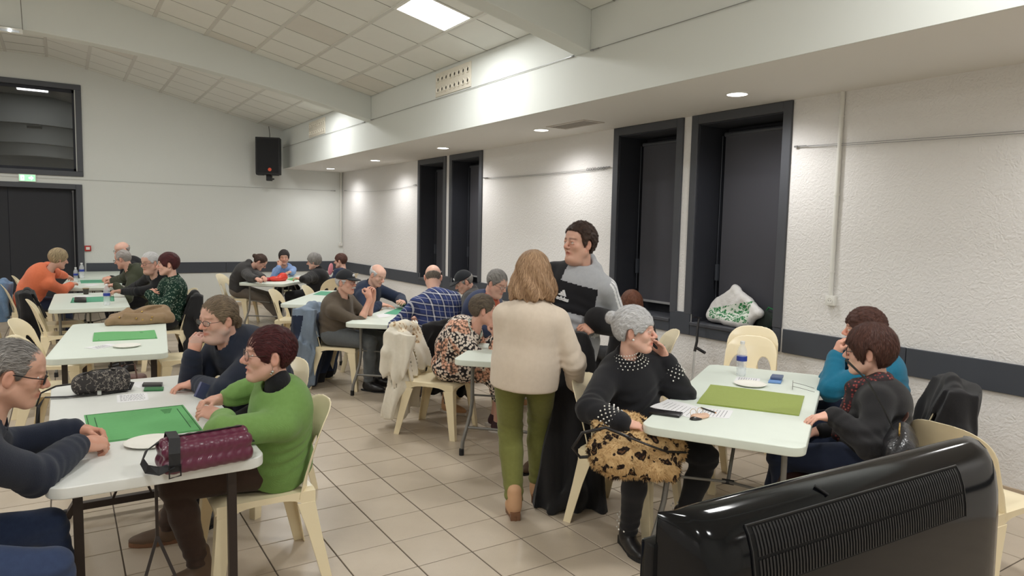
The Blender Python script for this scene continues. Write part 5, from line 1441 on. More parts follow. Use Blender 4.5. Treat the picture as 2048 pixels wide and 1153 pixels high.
def t_paint(cen, c):
    L = (cen - c['chest']) @ c['RT']; S, E, W = c['arms'][-1]; S2, E2, W2 = c['arms'][1]
    blk = ((L[:, 2] < .045) & (L[:, 2] > -.145) & (np.abs(L[:, 0]) < .185)) | ((L[:, 0] > .07) & (L[:, 2] >= .045))
    st = np.zeros(len(cen), bool)
    for (a, b) in ((S, E), (E, W)):
        ax = unit(b - a); t = (cen - a) @ ax; q = cen - a - t[:, None] * ax; n = unit(np.cross(ax, c['fwd'])) ; n = n if n @ -c['lat'] > 0 else -n
        ang = np.arctan2(q @ np.cross(ax, n), q @ n); inn = (t > -.05) & (t < np.linalg.norm(b - a) + .02) & (np.linalg.norm(q, axis=1) < .09)
        for k_ in (-.42, 0, .42): st |= inn & (np.abs(ang - k_) < .11)
    mi = blk.astype(int); mi[st & (L[:, 0] < -.10)] = 2; return mi
def ex_T(c):
    for sx in (-1, 1):
        m = MB(); a = c['nb'] + c['fwd'] * .092 + c['lat'] * sx * .030 - c['upv'] * .045; m.tube([a, a + c['fwd'] * .034 - c['upv'] * .05, a + c['fwd'] * .040 - c['upv'] * .11 + c['lat'] * sx * .01], .003, 6); m.build('drawstring', plain('black_cord', (24, 24, 26), .8), c['body'], smooth=True)
    # sportswear mark: three slanted bars over the word
    o = c['chest'] - c['upv'] * .050 + c['lat'] * .02; LV = (c['topV'] - o) @ c['RT']; o = o + c['fwd'] * (LV[(np.abs(LV[:, 0]) < .05) & (np.abs(LV[:, 2]) < .05)][:, 1].max() + .001); R = basis(c['fwd'], c['upv']); wm = plain('white_print', (226, 226, 228), .7)
    M4 = Matrix([[-R[i, 0], R[i, 2], R[i, 1], o[i]] for i in range(3)] + [[0, 0, 0, 1]])
    M4 = Matrix([[R[i, 0] * -1, R[i, 2], R[i, 1], o[i]] for i in range(3)] + [[0, 0, 0, 1]])
    m = MB()
    for k_, (x0, hh) in enumerate(((-.030, .018), (-.012, .032), (.006, .047))):
        pts = [(x0, 0), (x0 + .015, 0), (x0 + .015 - hh * .5, hh * .87), (x0 - hh * .5 + .002, hh * .87 - .006)] if k_ else [(x0 - .006, 0), (x0 + .015, 0), (x0 + .008, hh * .8), (x0 - .006, hh * .45)]
        m.prism(pts, -.006, .003, M4)
    m.build('chest_mark', wm, c['body'])
    fc = bpy.data.curves.new('chest_word', 'FONT'); fc.body = 'adidas'; fc.size = .036; fc.align_x = 'CENTER'; fc.extrude = .006; fc.offset = .0012; fc.materials.append(wm)
    fo = bpy.data.objects.new('chest_word', fc); COL.objects.link(fo); fo.parent = c['body']
    bpy.context.view_layer.update(); me = bpy.data.meshes.new_from_object(fo.evaluated_get(bpy.context.evaluated_depsgraph_get())); bpy.data.objects.remove(fo)
    fo = bpy.data.objects.new('chest_word', me); COL.objects.link(fo); fo.parent = c['body']; fo.matrix_local = M4 @ Matrix.Translation((0, -.030, -.002))
person('dark-haired man in grey and black hoodie talking, black coat over his arm', (2.88, 3.76, .95), 208, PY(1158, 489, 3.66), 184, Lw=PY(1190, 652, 3.50), Rw=(2.62, 3.60, 1.02), Lh=dict(dir=(-.75, -.2, -.15), up=(-.1, -.7, .6), curl=.6), Rh=dict(dir=(.2, -.6, .2), up=(0, 0, 1), curl=.5), top=(GREYH, BLACKK, plain('white_stripe_tape', (228, 228, 230), .7)), paint_top=t_paint, bottom=DARKT, skin=SKD,
       hair=dict(front=.090, temple=.064, side=-.018, nape=-.06, curl=1), hmat=H_BRN, d=4.4, g=1.22, stand=True, hpitch=-4, Le=(.9, .3, -.8), Re=(-.8, .3, -.6), shoe=(SH_BRN, 'shoe'), hood=True, hem=.16, thick=.016, hair_th=.020, fat=.6, extra=ex_T, hs=1.07, mouth=.006, brow=(.22, .16, .14), sh_w=1.1, Lf=(2.98, 3.80), Rf=(2.80, 3.92))

# ---- right table
def ex_U(c):
    pts = []
    for sd in (1, -1):
        S, E, W = c['arms'][sd]; ax = unit(W - E); n = unit(np.cross(ax, [0.1, 0, 1])); b = np.cross(n, ax)
        for r_ in range(6):
            for k_ in range(13):
                t = 2 * PI * (k_ + .5 * (r_ % 2)) / 13; rad = .052 + .0035 * r_; pts.append(E + (W - E) * .97 - ax * (.006 + .017 * r_) + (n * math.cos(t) + b * math.sin(t)) * rad)
    pin_parts('cuff_beads', M_PEARL, pts, .0048, c['body'])
    pts = []
    for r_ in range(5):
        for k_ in range(26):
            t = 2 * PI * (k_ + .5 * (r_ % 2)) / 26; rad = .064 + .013 * r_; pts.append(c['nb'] + c['lat'] * rad * math.cos(t) + c['fwd'] * rad * math.sin(t) + c['upv'] * (.026 - .012 * r_ - .004 * r_ * math.sin(t)))
    pin_parts('collar_beads', M_PEARL, pts, .0042, c['body'])
    for sx in (-1, 1):
        m = MB(); m.sphere(tuple(c['T4'] @ Vector((sx * .083, .004, -.034))), .0065, 10, 8); m.build('earring', M_PEARL, c['body'], smooth=True)
    for sd in (1, -1):
        hj, K, A = c['lg'][sd]; m = MB()
        for z in (.11, .145, .18):
            for k_ in range(10):
                t = 2 * PI * k_ / 10; m.sphere((A[0] + .055 * math.cos(t), A[1] - .01 + .055 * math.sin(t), z), .0055, 6, 5)
        m.build('boot_studs', M_PEARL, c['body'], smooth=True)
person('woman with white hair bun in black sweater with pearl beaded collar and cuffs', (2.76, 2.93, .57), -98, PY(1270, 664, 2.86), -52, Lw=(2.895, 2.82, .955), Rw=PY(1243, 846, 2.55), Lh=dict(dir=(-.42, .12, 1), up=(.9, -.1, .3), curl=.22, spread=.6), Rh=dict(dir=(.75, -.35, -.15), up=(0, -.3, 1), curl=.4), top=BLACKK, bottom=DARKT, skin=SKB,
       hair=dict(front=.054, temple=.014, side=-.012, nape=-.045, fringe=.008, bun=(.0, -.128, .075)), hmat=H_WHITE, d=3.8, g=1.12, fem=True, hpitch=-2, hroll=0, collar='roll', collar_h=0.0, Le=(.45, -.1, -1), Re=(-.8, .1, -.4), Rf=(2.50, 2.66), Lf=(2.84, 2.60), shoe=(SH_BLK, 'boot', M_RUB, 1), hair_th=.020, brow=(.7, .6, .55),
       lips=(.82, .5, .48), extra=ex_U, hs=1.03, arm_bulk=1.12, cuff=.006, thick=.006, bust=1)
person('woman in a teal sweater resting her chin on her hand, mostly hidden', (4.28, 2.33, .57), 124, PY(1727, 662, 2.44), 126, Lw=(4.10, 2.53, .93), Rw=(4.24, 2.58, .92), Lh=dict(dir=(.1, -.1, 1), up=(-.7, .5, 0), curl=.6), Rh=dict(dir=(.1, -.1, 1), up=(-.3, .7, 0), curl=.6), top=TEAL, bottom=JEAND, skin=SKB, hair=dict(front=.058, fringe=.01, temple=.01, side=-.03, nape=-.06, curl=1), hmat=H_DBR,
       d=4.9, g=1.16, fem=True, hpitch=0, Le=(-.8, .35, -.7), Re=(-.2, .8, -.7), shoe=(SH_BLK, 'shoe'), hair_th=.024, thick=.008, arm_bulk=1.1, hs=1.03)
def ex_Y(c):
    nb = c['nb']; F = Fld(.007)
    F.cone(nb + c['upv'] * .0 - c['fwd'] * .03 - c['lat'] * .05, nb + c['upv'] * .005 - c['fwd'] * .03 + c['lat'] * .05, .046, .046, k=.03)
    for sx in (-1, 1): F.cone(nb + c['lat'] * sx * .066, nb + c['fwd'] * .10 + c['lat'] * sx * .055 - c['upv'] * .05, .046, .042, k=.03); F.cone(nb + c['fwd'] * .10 + c['lat'] * sx * .055 - c['upv'] * .05, nb + c['fwd'] * .165 + c['lat'] * sx * .05 - c['upv'] * .30, .042, .034, k=.03)
    V, Q = F.mesh(lambda Pm: .008 * noise3(Pm, 60, 8, 4)); raw_mesh('scarf', V, Q, scarf_mat(), c['body'])
    # shoulder strap and bag
person('woman with bobbed chestnut hair, black coat and red patterned scarf', (3.50, 1.93, .57), 120, PY(1738, 706, 2.00), 116, Lw=P(1668, 832, .785), Rw=(3.50, 2.20, .62), Lh=dict(dir=(-.75, .55, -.12), up=(0, 0, 1), curl=.28), Rh=dict(dir=(-.3, .8, -.2), up=(0, 0, 1), curl=.5), top=BLACKC, bottom=JEAND, skin=SKB,
       hair=dict(front=.054, fringe=.012, temple=-.006, side=-.055, nape=-.085, flow='down', ears='x'), hmat=H_DBR, d=4.0, g=1.14, fem=True, hpitch=2, glasses=(M_BLACKP, .025, .020, .0018), Le=(-.5, -.7, -.7), Lf=(3.30, 2.22), Rf=(3.45, 2.5), shoe=(SH_BLK, 'shoe'), hair_th=.028, thick=.010, extra=ex_Y, hs=1.04, arm_bulk=1.0)
# ------------------------------------------------------------------ fixtures on walls and ceiling
def box_obj(name, a, b, mat, parent=None, bevel=0.0, M4=None):
    m = MB(); m.box(a, b, M4); return m.build(name, mat, parent, bevel=bevel)
# pipes
def pipe(label, x, y, z0, z1, r, axis='z', clips=True):
    t = empty('conduit_pipe', (x, y, z0)); tag(t, label, 'pipe', 'white conduits')
    m = MB(); m.tube([(0, 0, 0), (0, 0, z1 - z0)], r, 14); m.build('tube', M_WHITEP, t, smooth=True)
    for k in (0.12, .5, .88):
        m = MB(); m.tube([(0, 0, (z1 - z0) * k - .008), (0, 0, (z1 - z0) * k + .008)], r * 1.25, 14); m.build('clip', M_WHITEP, t, smooth=True)
pipe('white conduit running down the right wall to a socket', XR - .018, 3.275, 1.21, ZS, .0175)
pipe('white conduit in the far corner of the room', XR - .05, YB - .03, 1.30, ZS, .014)
def socket(label, M4, s=1.0):
    t = empty('wall_socket'); t.matrix_world = M4; tag(t, label, 'socket', 'wall sockets')
    box_obj('housing', (-.04 * s, -.04 * s, 0), (.04 * s, .04 * s, .035), M_WHITEP, t, .004)
    m = MB(); m.lathe([(.026 * s, .036), (.026 * s, .038), (.021 * s, .0385), (.021 * s, .0352)], 24); m.build('socket_ring', M_WHITEP, t, smooth=True)
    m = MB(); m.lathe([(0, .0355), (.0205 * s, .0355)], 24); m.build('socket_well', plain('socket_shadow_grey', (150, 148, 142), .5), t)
    for dx in (-.0095, .0095): m = MB(); m.lathe([(0, .036), (.003, .036), (.003, .037), (0, .037)], 10, (dx * s, 0, 0)); m.build('pin_hole', M_BLACKP, t)
WR = Matrix(((0, 0, -1, XR), (1, 0, 0, 0), (0, 1, 0, 0), (0, 0, 0, 1)))      # local x->+y, y->z, z-> -x
socket('white wall socket at the foot of the conduit on the right wall', Matrix.Translation((0, 3.27, 1.17)) @ WR)
WBk = Matrix(((-1, 0, 0, 0), (0, 0, -1, YB), (0, 1, 0, 0), (0, 0, 0, 1)))
socket('small white socket in the far corner below the conduit', Matrix.Translation((5.13, 0, 1.26)) @ WBk)
# picture wires with tensioners
def wire(label, a, b, sag=.0, knots=(), r=.0022, double=False):
    t = empty('picture_wire', a); tag(t, label, 'wire', 'stretched picture wires')
    a, b = Vector(a), Vector(b)
    m = MB(); pts = [(b - a) * k / 12 + Vector((0, 0, -sag * 4 * (k / 12) * (1 - k / 12))) for k in range(13)]
    m.tube(pts, r, 6)
    if double: m.tube([p + Vector((0, 0, -.014 * min(1, 6 * (1 - abs(2 * i / 12 - 1))))) for i, p in enumerate(pts)], r, 6)
    m.build('cable', M_STEEL, t)
    d = (b - a).normalized()
    for k, q in enumerate(((a, d), (b, -d))):
        m = MB(); p = q[0] - a; m.tube([p, p + q[1] * .03], .008, 8); m.tube([p + q[1] * .03, p + q[1] * .11], .0055, 6); m.lathe([(.012, -.006), (.012, .006)], 10, p + q[1] * .02); m.build('tensioner', M_STEEL, t)
    for q in knots:
        for j in range(4):
            m = MB(); c = q * (b - a).length; p = d * (c + j * .045)
            m.tube([p + d * (.018 * math.cos(t_)) + Vector((0, 0, .016 * math.sin(t_) - .008)) for t_ in np.linspace(0, 2 * PI, 13)[:-1]], .0028, 5, closed=True); m.build('shackle', M_STEEL, t)
wire('wire on the right wall from the large window towards the camera', (XR - .02, 3.68, 2.425), (XR - .02, -1.5, 2.35), .02, double=True)
wire('wire between the two pairs of dark windows, with shackles at its near end', (XR - .02, 8.80, 2.41), (XR - .02, 6.02, 2.40), .015, (.86, .93), double=True)
wire('wire on the right wall between the far corner and the far windows', (XR - .02, 14.72, 2.42), (XR - .02, 11.08, 2.40), .06)
wire('long wire across the back wall above the dark door', (5.02, YB - .02, 2.415), (-3.5, YB - .02, 2.40), .01)
for a, b, lb in (((XS - .012, 9.95, 3.245), (XS - .012, 5.08, 3.245), 'thin wire along the bulkhead between the two roof beams'), ((XS - .012, 4.84, 3.245), (XS - .012, -.05, 3.245), 'thin wire along the bulkhead from the nearer beam to the right'), ((XS - .012, 14.8, 3.245), (XS - .012, 10.2, 3.245), 'thin wire along the bulkhead in the far bay')):
    wire(lb, a, b, 0, r=.0028)
# air nozzle grilles
for (y0, y1, lb) in ((6.96, 7.83, 'nearer cream air grille with two rows of round nozzles on the bulkhead'), (12.10, 13.03, 'farther cream air grille with two rows of round nozzles on the bulkhead')):
    t = empty('nozzle_grille', (XS, (y0 + y1) / 2, 3.27)); tag(t, lb, 'vent', 'air nozzle grilles')
    W_ = y1 - y0; MG = plain('cream_grille', (222, 216, 202), .45)
    box_obj('face_plate', (-.012, -W_ / 2, 0), (-.001, W_ / 2, .28), MG, t, .003)
    for r_ in range(2):
        for k in range(8):
            yy = -W_ / 2 + W_ * (k + .62) / 8.3; zz = .075 + .125 * r_; m = MB()
            R4 = Matrix(((0, 0, -1, -.012), (1, 0, 0, yy), (0, 1, 0, zz), (0, 0, 0, 1)))
            m.lathe([(.038, 0), (.040, .006), (.034, .012), (.026, .004), (.020, .001)], 16, M=R4); m.lathe([(0.0, .0012), (.022, .0012)], 16, M=R4); m.cur = 0
            nz = m.build('nozzle', MG, t, smooth=True)
            m = MB(); R5 = Matrix(((0, 0, -1, -.0145), (1, 0, 0, yy - .004), (0, 1, 0, zz + .004), (0, 0, 0, 1))); m.lathe([(0, .0), (.016, .0), (.016, .001)], 14, M=R5); m.build('nozzle_bore', plain('grille_bore_dark', (60, 56, 50), .9), nz)
t = empty('ceiling_vent', (4.66, 6.02, ZS)); tag(t, 'slim slatted air vent in the soffit beside the downlight', 'vent')
MV = plain('vent_grey', (190, 182, 172), .5)
for bx in (((-.14, -.33, -.008), (.14, -.30, 0)), ((-.14, .30, -.008), (.14, .33, 0)), ((-.14, -.30, -.008), (-.11, .30, 0)), ((.11, -.30, -.008), (.14, .30, 0))): box_obj('frame', bx[0], bx[1], MV, t)
for k in range(6): box_obj('slat', (-.105 + k * .037, -.30, -.006), (-.105 + k * .037 + .022, .30, -.001), plain('vent_slat', (148, 140, 130), .6), t)
# loudspeaker high in the corner
t = empty('loudspeaker', (3.52, 14.42, 2.65), math.radians(-22)); tag(t, 'black loudspeaker mounted high in the far corner', 'speaker')
M_SPK = plain('speaker_cabinet', (38, 38, 40), .7, bump=.3, bscale=300); M_GRL = plain('speaker_grille', (24, 24, 27), .8, bump=.6, bscale=600, bdist=.003)
m = MB(); m.prism([(-.23, -.17), (.23, -.17), (.23, .06), (.13, .20), (-.13, .20), (-.23, .06)], 0, .72); m.build('cabinet', M_SPK, t, bevel=.012)
box_obj('grille', (-.20, -.182, .03), (.20, -.165, .69), M_GRL, t, .006)
m = MB(); m.lathe([(0, -.006), (.034, -.006), (.034, 0)], 20, M=Matrix(((1, 0, 0, .04), (0, 0, 1, -.182), (0, 1, 0, .09), (0, 0, 0, 1)))); m.build('badge', plain('orange_red_badge', (222, 84, 50), .5), t)
for sx in (-.225, .06): box_obj('foot', (sx, -.15, -.012), (sx + .12, .1, 0), M_SPK, t)
box_obj('bracket', (-.05, -.05, -.12), (.05, .10, 0), M_SPK, t, .004)
m = MB(); m.tube([(0, .05, -.09), (.03, .40, -.06)], .018, 8); m.build('wall_arm', M_SPK, t)
m = MB(); m.tube([(0.0, .12, .72), (0.0, .14, .80), (-.02, .16, .97)], .006, 6); m.build('cable', M_BLACKP, t)
# exit sign with running man and arrow, alarm point, emergency light
t = empty('exit_sign', (-.465, YB - .032, 2.385)); tag(t, 'small lit green emergency exit sign above the dark door', 'sign')
M_GRN = emis('sign_green', (.02, .45, .16), 1.0); M_WHT = emis('sign_white', (.85, 1, .9), 1.6)
box_obj('housing', (-.125, 0, -.065), (.125, .03, .065), M_WHITEP, t, .004); box_obj('green_panel', (-.115, -.003, -.055), (.115, 0, .055), M_GRN, t)
RX = Matrix(((1, 0, 0, 0), (0, 0, -1, -.004), (0, 1, 0, 0), (0, 0, 0, 1)))
m = MB(); m.prism([(-.095, -.04), (-.045, -.04), (-.045, .04), (-.095, .04)], 0, .001, RX); m.prism([(.02, -.014), (.055, -.014), (.055, -.036), (.09, 0), (.055, .036), (.055, .014), (.02, .014)][::1], 0, .001, RX); m.build('pictogram', M_WHT, t)
m = MB(); RX2 = RX @ Matrix.Translation((0, 0, .0012)); m.prism([(-.078, -.035), (-.070, -.035), (-.064, -.012), (-.056, -.030), (-.050, -.028), (-.058, .002), (-.060, .016), (-.072, .016), (-.084, .004), (-.080, 0), (-.072, .006), (-.072, -.010)], 0, .0008, RX2); m.lathe([(0, 0), (.006, 0)], 10, (-.062, .025, 0), M=RX2); m.build('running_figure', M_GRN, t)
t = empty('fire_alarm_point', (.402, YB, 1.16)); tag(t, 'small red manual fire alarm box beside the dark door', 'alarm')
box_obj('housing', (-.05, -.035, -.05), (.05, 0, .05), plain('alarm_red', (172, 40, 36), .4), t, .004); box_obj('break_glass', (-.03, -.038, -.025), (.03, -.033, .025), plain('alarm_white', (228, 220, 214), .4), t)
t = empty('emergency_light', (-.44, 9.93, 3.80)); tag(t, 'white emergency lamp block fixed under the arched beam at top left', 'lamp')
box_obj('housing', (-.16, -.04, -.02), (.14, .04, .035), M_WHITEP, t, .006); box_obj('lens', (-.13, -.045, -.012), (.11, -.035, .010), plain('lamp_lens_grey', (140, 144, 146), .2), t)
m = MB(); m.sphere((.02, -.046, 0), .012, 10, 8); m.build('led', emis('led_white', (.9, .97, 1), 30), t)
m = MB(); m.tube([(.14, -.02, .03), (.13, -.022, .4), (.10, -.022, .62)], .004, 6); m.build('cable', plain('grey_cable', (120, 118, 114), .6), t)

# ------------------------------------------------------------------ things by the window wall
t = empty('crutch', (5.0, 4.53, 0)); t.scale = (.82, .82, .80); tag(t, 'grey and black elbow crutch leaning on the dark wall band', 'crutch')
a, b = Vector((-.12, -.10, .0)), Vector((.05, .02, .70))
m = MB(); m.tube([a, b], .011, 10); m.build('shaft', plain('brushed_aluminium', (196, 196, 194), .3, metal=.6), t, smooth=True)
m = MB(); m.tube([b, b + Vector((.03, .0, .12)), b + Vector((.05, .02, .26)), b + Vector((.09, .035, .40))], [.017, .016, .014, .010], 10); m.build('forearm_support', M_BLACKP, t, smooth=True)
m = MB(); m.tube([b + Vector((.008, 0, .05)), b + Vector((.03, -.13, .0))], .018, 10); m.build('hand_grip', M_BLACKP, t, smooth=True)
m = MB(); c_ = b + Vector((.09, .035, .40)); m.tube([c_ + Vector((.045 * math.cos(q) - .04, .045 * math.sin(q), .0)) for q in np.linspace(-2.3, 2.3, 12)], .006, 6); m.build('arm_cuff', M_BLACKP, t, smooth=True)
m = MB(); m.lathe([(0, 0), (.02, 0), (.018, .04), (.012, .05)], 12, a); m.build('rubber_tip', M_RUB, t, smooth=True)

def bag_mat():
    a = N('white_bag_green_botanical_print'); co = a.coord(); sp = a.n('ShaderNodeSeparateXYZ'); a.l(co, sp.inputs[0])
    v = a.n('ShaderNodeTexVoronoi'); v.feature = 'DISTANCE_TO_EDGE'; v.inputs['Scale'].default_value = 30; a.l(co, v.inputs['Vector'])
    w1 = a.n('ShaderNodeTexWave'); w1.inputs['Scale'].default_value = 16; w1.inputs['Distortion'].default_value = 9; w1.inputs['Detail'].default_value = 3; a.l(co, w1.inputs['Vector'])
    lines = a.math('MAXIMUM', a.math('LESS_THAN', v.outputs['Distance'], .035), a.math('GREATER_THAN', w1.outputs['Fac'], .62))
    y, z = sp.outputs[1], sp.outputs[2]
    inb = a.math('MULTIPLY', a.math('GREATER_THAN', z, .055), a.math('LESS_THAN', a.math('ADD', z, a.math('MULTIPLY', y, .25)), .21))
    inb = a.math('MULTIPLY', inb, a.math('MULTIPLY', a.math('GREATER_THAN', y, -.20), a.math('LESS_THAN', y, .27)))
    green = a.mix(lines, srgb(34, 122, 66), srgb(216, 222, 212))
    a.base(a.mix(inb, srgb(222, 220, 218), green)); a.rough(.5); a.bump(a.noise(14, 4, co), .5, .02); return a.m
F = Fld(.008)
F.frame((0, 0, 0))
F.cone((.0, .28, .10), (.06, .05, .36), .030, .020, k=.06); F.cone((0, .28, .06), (0, -.15, .045), .045, .06, k=.06); F.cone((.06, .05, .36), (0, -.28, .16), .020, .030, k=.05)
F.ell((.03, .04, .16), (.040, .25, .15), k=.05); F.cone((0, -.28, .15), (0, -.12, .06), .03, .06, k=.05)
V, Q = F.mesh(lambda Pm: .012 * noise3(Pm, 30, 21, 5) + .005 * noise3(Pm, 80, 22, 5))
V[:, 2] = np.maximum(V[:, 2], 0.0)
o = raw_mesh('shopping_bag', V, Q, bag_mat()); o.location = (5.30, 4.32, .815); tag(o, 'crumpled white shopping bag with green leaf print on the window sill', 'bag')
F = Fld(.009); F.ell((0, 0, .08), (.06, .12, .10), k=.03); F.cone((0, -.10, .16), (0, -.17, .13), .02, .015, k=.03); V, Q = F.mesh(lambda Pm: .012 * noise3(Pm, 40, 31, 5)); V[:, 2] = np.maximum(V[:, 2], 0.0)
o = raw_mesh('shopping_bag', V, Q, blotch_mat('dark_green_bag_print', (44, 50, 46), (170, 176, 168), (30, 60, 42), 34, k=(.2, .36))); o.location = (5.38, 4.02, .815); tag(o, 'small dark green patterned bag behind the white one on the sill', 'bag')
m = MB(); m.tube([(0, .03, .14), (0, -.02, .21), (0, -.09, .19), (0, -.12, .12)], .008, 6); m.build('handle', plain('green_handle', (30, 110, 60), .6), o, smooth=True)
box_obj('tag', (-.01, -.20, .13), (-.004, -.11, .21), plain('white_tag', (214, 214, 210), .6), o)

# ------------------------------------------------------------------ big black screen seen from behind
e = Vector((math.cos(math.radians(-2.5)), math.sin(math.radians(-2.5)), 0)); nn = Vector((e.y, -e.x, 0)); TVW = 1.005
TZT = 1.214
tvM = Matrix(((e.x, nn.x, 0, .865), (e.y, nn.y, 0, .85), (0, 0, 1, TZT), (0, 0, 0, 1)))
t = empty('television'); t.matrix_world = tvM; tag(t, 'large glossy black flat screen seen from behind at lower right', 'television')
M_GLOSS = plain('glossy_black_plastic', (14, 15, 18), .10, spec=.32); M_MATT = plain('matt_black_plastic', (30, 30, 32), .45)
prof = [(0, -.70), (0, -.02), (.008, -.002), (.03, .008), (.055, .003), (.078, -.012), (.094, -.034), (.104, -.06), (.112, -.10), (.117, -.16), (.12, -.30), (.12, -.70)]
nu = 46; vs = []; fs = []
for i in range(nu + 1):
    u = i / nu; q = abs(2 * u - 1); f = (1 - q ** 20) ** (1 / 2.6); x = TVW * u; dz = -.014 * q ** 20
    for (d_, z_) in prof: vs.append((x, .002 + d_ * f if d_ > 0 else 0, z_ + dz * (1 if z_ > -.5 else 0) + (0 if z_ > -.6 else 0)))
n_ = len(prof)
for i in range(nu):
    for k in range(n_ - 1): fs.append((i * n_ + k, i * n_ + k + 1, (i + 1) * n_ + k + 1, (i + 1) * n_ + k))
m = MB(); m.add(vs, fs); m.build('back_shell', M_GLOSS, t, smooth=True)
box_obj('bezel', (-.012, -.028, -.72), (TVW + .012, .004, -.062), M_GLOSS, t, .008)
box_obj('screen_glass', (.03, -.030, -.69), (TVW - .03, -.027, -.09), plain('dark_screen', (12, 12, 14), .1), t)
gz = [-.052, -.092, -.098, -.150]
M_SL = plain('slot_black', (6, 6, 7), .9)
def back_y(z):
    for (d0, z0), (d1, z1) in zip(prof[3:], prof[4:]):
        if z1 <= z <= z0: return .002 + d0 + (d1 - d0) * (z0 - z) / max(z0 - z1, 1e-6)
    return .122
def grill(z0, z1, name):
    m = MB(); NS = 76
    for k in range(NS):
        x = .137 + .648 * k / (NS - 1); w_ = .0022
        zs = [z0 + (z1 - z0) * j / 4 for j in range(5)]
        m.strip([(x, back_y(z) + .0022, z) for z in zs], w_ * 2, .004, up=(0, 1, 0))
    return m
mb = MB(); zs = np.linspace(-.022, -.128, 9); vs = []; fs = []
for z in zs:
    for x in (.122, .80): vs.append((x, back_y(z) + .0015, z))
for k in range(8): fs.append((2 * k, 2 * k + 1, 2 * k + 3, 2 * k + 2))
n0 = len(vs); vs += [(x, y - .002, z) for x, y, z in vs]; fs += [tuple(n0 + q for q in f[::-1]) for f in fs]; mb.add(vs, fs); mb.build('grille_panel', M_SL, t)
for r_, (z0, z1) in enumerate(((-.026, -.072), (-.078, -.124))):
    o = grill(z0, z1, '').build('vent_fin', M_MATT, t); o['kind'] = 'stuff'
m = MB(); m.tube([(.345, back_y(0) + .001, .002), (.36, back_y(-.012) + .002, -.012)], .006, 6, flat=.4); m.build('slot', M_SL, t)
m = MB()
for x in (.122, .80): m.strip([(x, back_y(z) + .002, z) for z in zs], .003, .003, up=(0, 1, 0))
m.strip([(.122, back_y(-.022) + .002, -.022), (.80, back_y(-.022) + .002, -.022)], .003, .003, up=(0, 1, 0)); m.build('grille_edge', M_MATT, t)
m = MB()
for x, z in ((.80, -.30), (.34, -.34), (.62, -.25), (.92, -.36)): m.lathe([(0, .002), (.007, .002), (.009, 0)], 10, M=Matrix(((1, 0, 0, x), (0, 0, 1, .121), (0, 1, 0, z), (0, 0, 0, 1))))
m.build('screw_cover', M_MATT, t)
m = MB(); m.tube([(TVW / 2, .05, -.70), (TVW / 2, .05, -TZT + .03)], .03, 12); m.build('pole', M_MATT, t, smooth=True)
box_obj('stand_base', (TVW / 2 - .33, -.18, -TZT + .001), (TVW / 2 + .33, .24, -TZT + .03), M_MATT, t, .01)

# ------------------------------------------------------------------ table-top things
M_PAPER = plain('white_paper', (232, 232, 234), .8); M_INK = plain('grey_print', (120, 120, 126), .8); M_PLATE = plain('white_paper_plate', (230, 228, 220), .6)
M_MATG = fabric('green_felt_mat', (98, 172, 104), (90, 164, 96)); M_MATT2 = fabric('teal_green_mat', (86, 166, 132), (80, 158, 124)); M_MATO = fabric('olive_green_felt', (152, 166, 86), (142, 156, 76), kind='fleece'); M_LINE = plain('dark_green_print', (34, 84, 46), .8)
def quad_sheet(name, pts, mat, label, cat, group=None, th=.0025, z=TZ, lines=False, wav=0.0):
    c = sum((Vector(p) for p in pts), Vector()) / len(pts); c.z = z
    q = [Vector((p[0] - c.x, p[1] - c.y, 0)) for p in pts]
    m = MB(); nx = 10
    vs = []; fs = []
    for j in range(nx + 1):
        for i in range(nx + 1):
            a, b = i / nx, j / nx; p = q[0] * (1 - a) * (1 - b) + q[1] * a * (1 - b) + q[2] * a * b + q[3] * (1 - a) * b
            vs.append((p.x, p.y, th + wav * (.5 + .5 * math.sin(a * 7 + b * 4)) * max(abs(2 * a - 1), abs(2 * b - 1)) ** 3))
    for j in range(nx):
        for i in range(nx): k = j * (nx + 1) + i; fs.append((k, k + 1, k + nx + 2, k + nx + 1))
    n = len(vs); vs += [(x, y, 0.0004) for x, y, z_ in vs]; fs += [tuple(n + w_ for w_ in f[::-1]) for f in fs]
    rim = [i for i in range(nx + 1)] + [j * (nx + 1) + nx for j in range(1, nx + 1)] + [nx * (nx + 1) + i for i in range(nx - 1, -1, -1)] + [j * (nx + 1) for j in range(nx - 1, 0, -1)]
    for a, b in zip(rim, rim[1:] + rim[:1]): fs.append((a, n + a, n + b, b))
    m.add(vs, fs); o = m.build(name, mat); o.location = c; tag(o, label, cat, group)
    P2 = lambda a, b: q[0] * (1 - a) * (1 - b) + q[1] * a * (1 - b) + q[2] * a * b + q[3] * (1 - a) * b + Vector((0, 0, th + .0006))
    if lines == 'mat':
        mm = MB()
        for a0, b0, a1, b1 in ((.02, .02, .98, .02), (.98, .02, .98, .98), (.98, .98, .02, .98), (.02, .98, .02, .02), (.09, .14, .09, .86), (.91, .14, .91, .86)): mm.strip([P2(a0, b0), P2(a1, b1)], .0035, .0006)
        for k in range(5): mm.strip([P2(.74 + .004 * k, .12 + .035 * k), P2(.86 - .01 * k, .12 + .035 * k)], .004, .0006)
        mm.build('printed_lines', M_LINE, o)
    if lines == 'text':
        mm = MB(); rr = random.Random(len(label))
        for k in range(8):
            b = .14 + .10 * k; a = .1
            while a < .86: w_ = rr.uniform(.03, .10); mm.strip([P2(a, b), P2(min(a + w_, .9), b)], .003, .0004); a += w_ + .03
        mm.build('printed_text', M_INK, o)
    return o
def Pq(*pp, z=TZ): return [P(x, y, z) for x, y in pp]
def para(a, b, c_):
    a, b, c_ = P(*a), P(*b), P(*c_); return [a, b, c_, a + c_ - b]
quad_sheet('playing_mat', para((168, 832), (366, 811), (406, 862)), M_MATG, 'bright green printed card mat on the nearest white table', 'mat', 'green card mats', lines='mat')
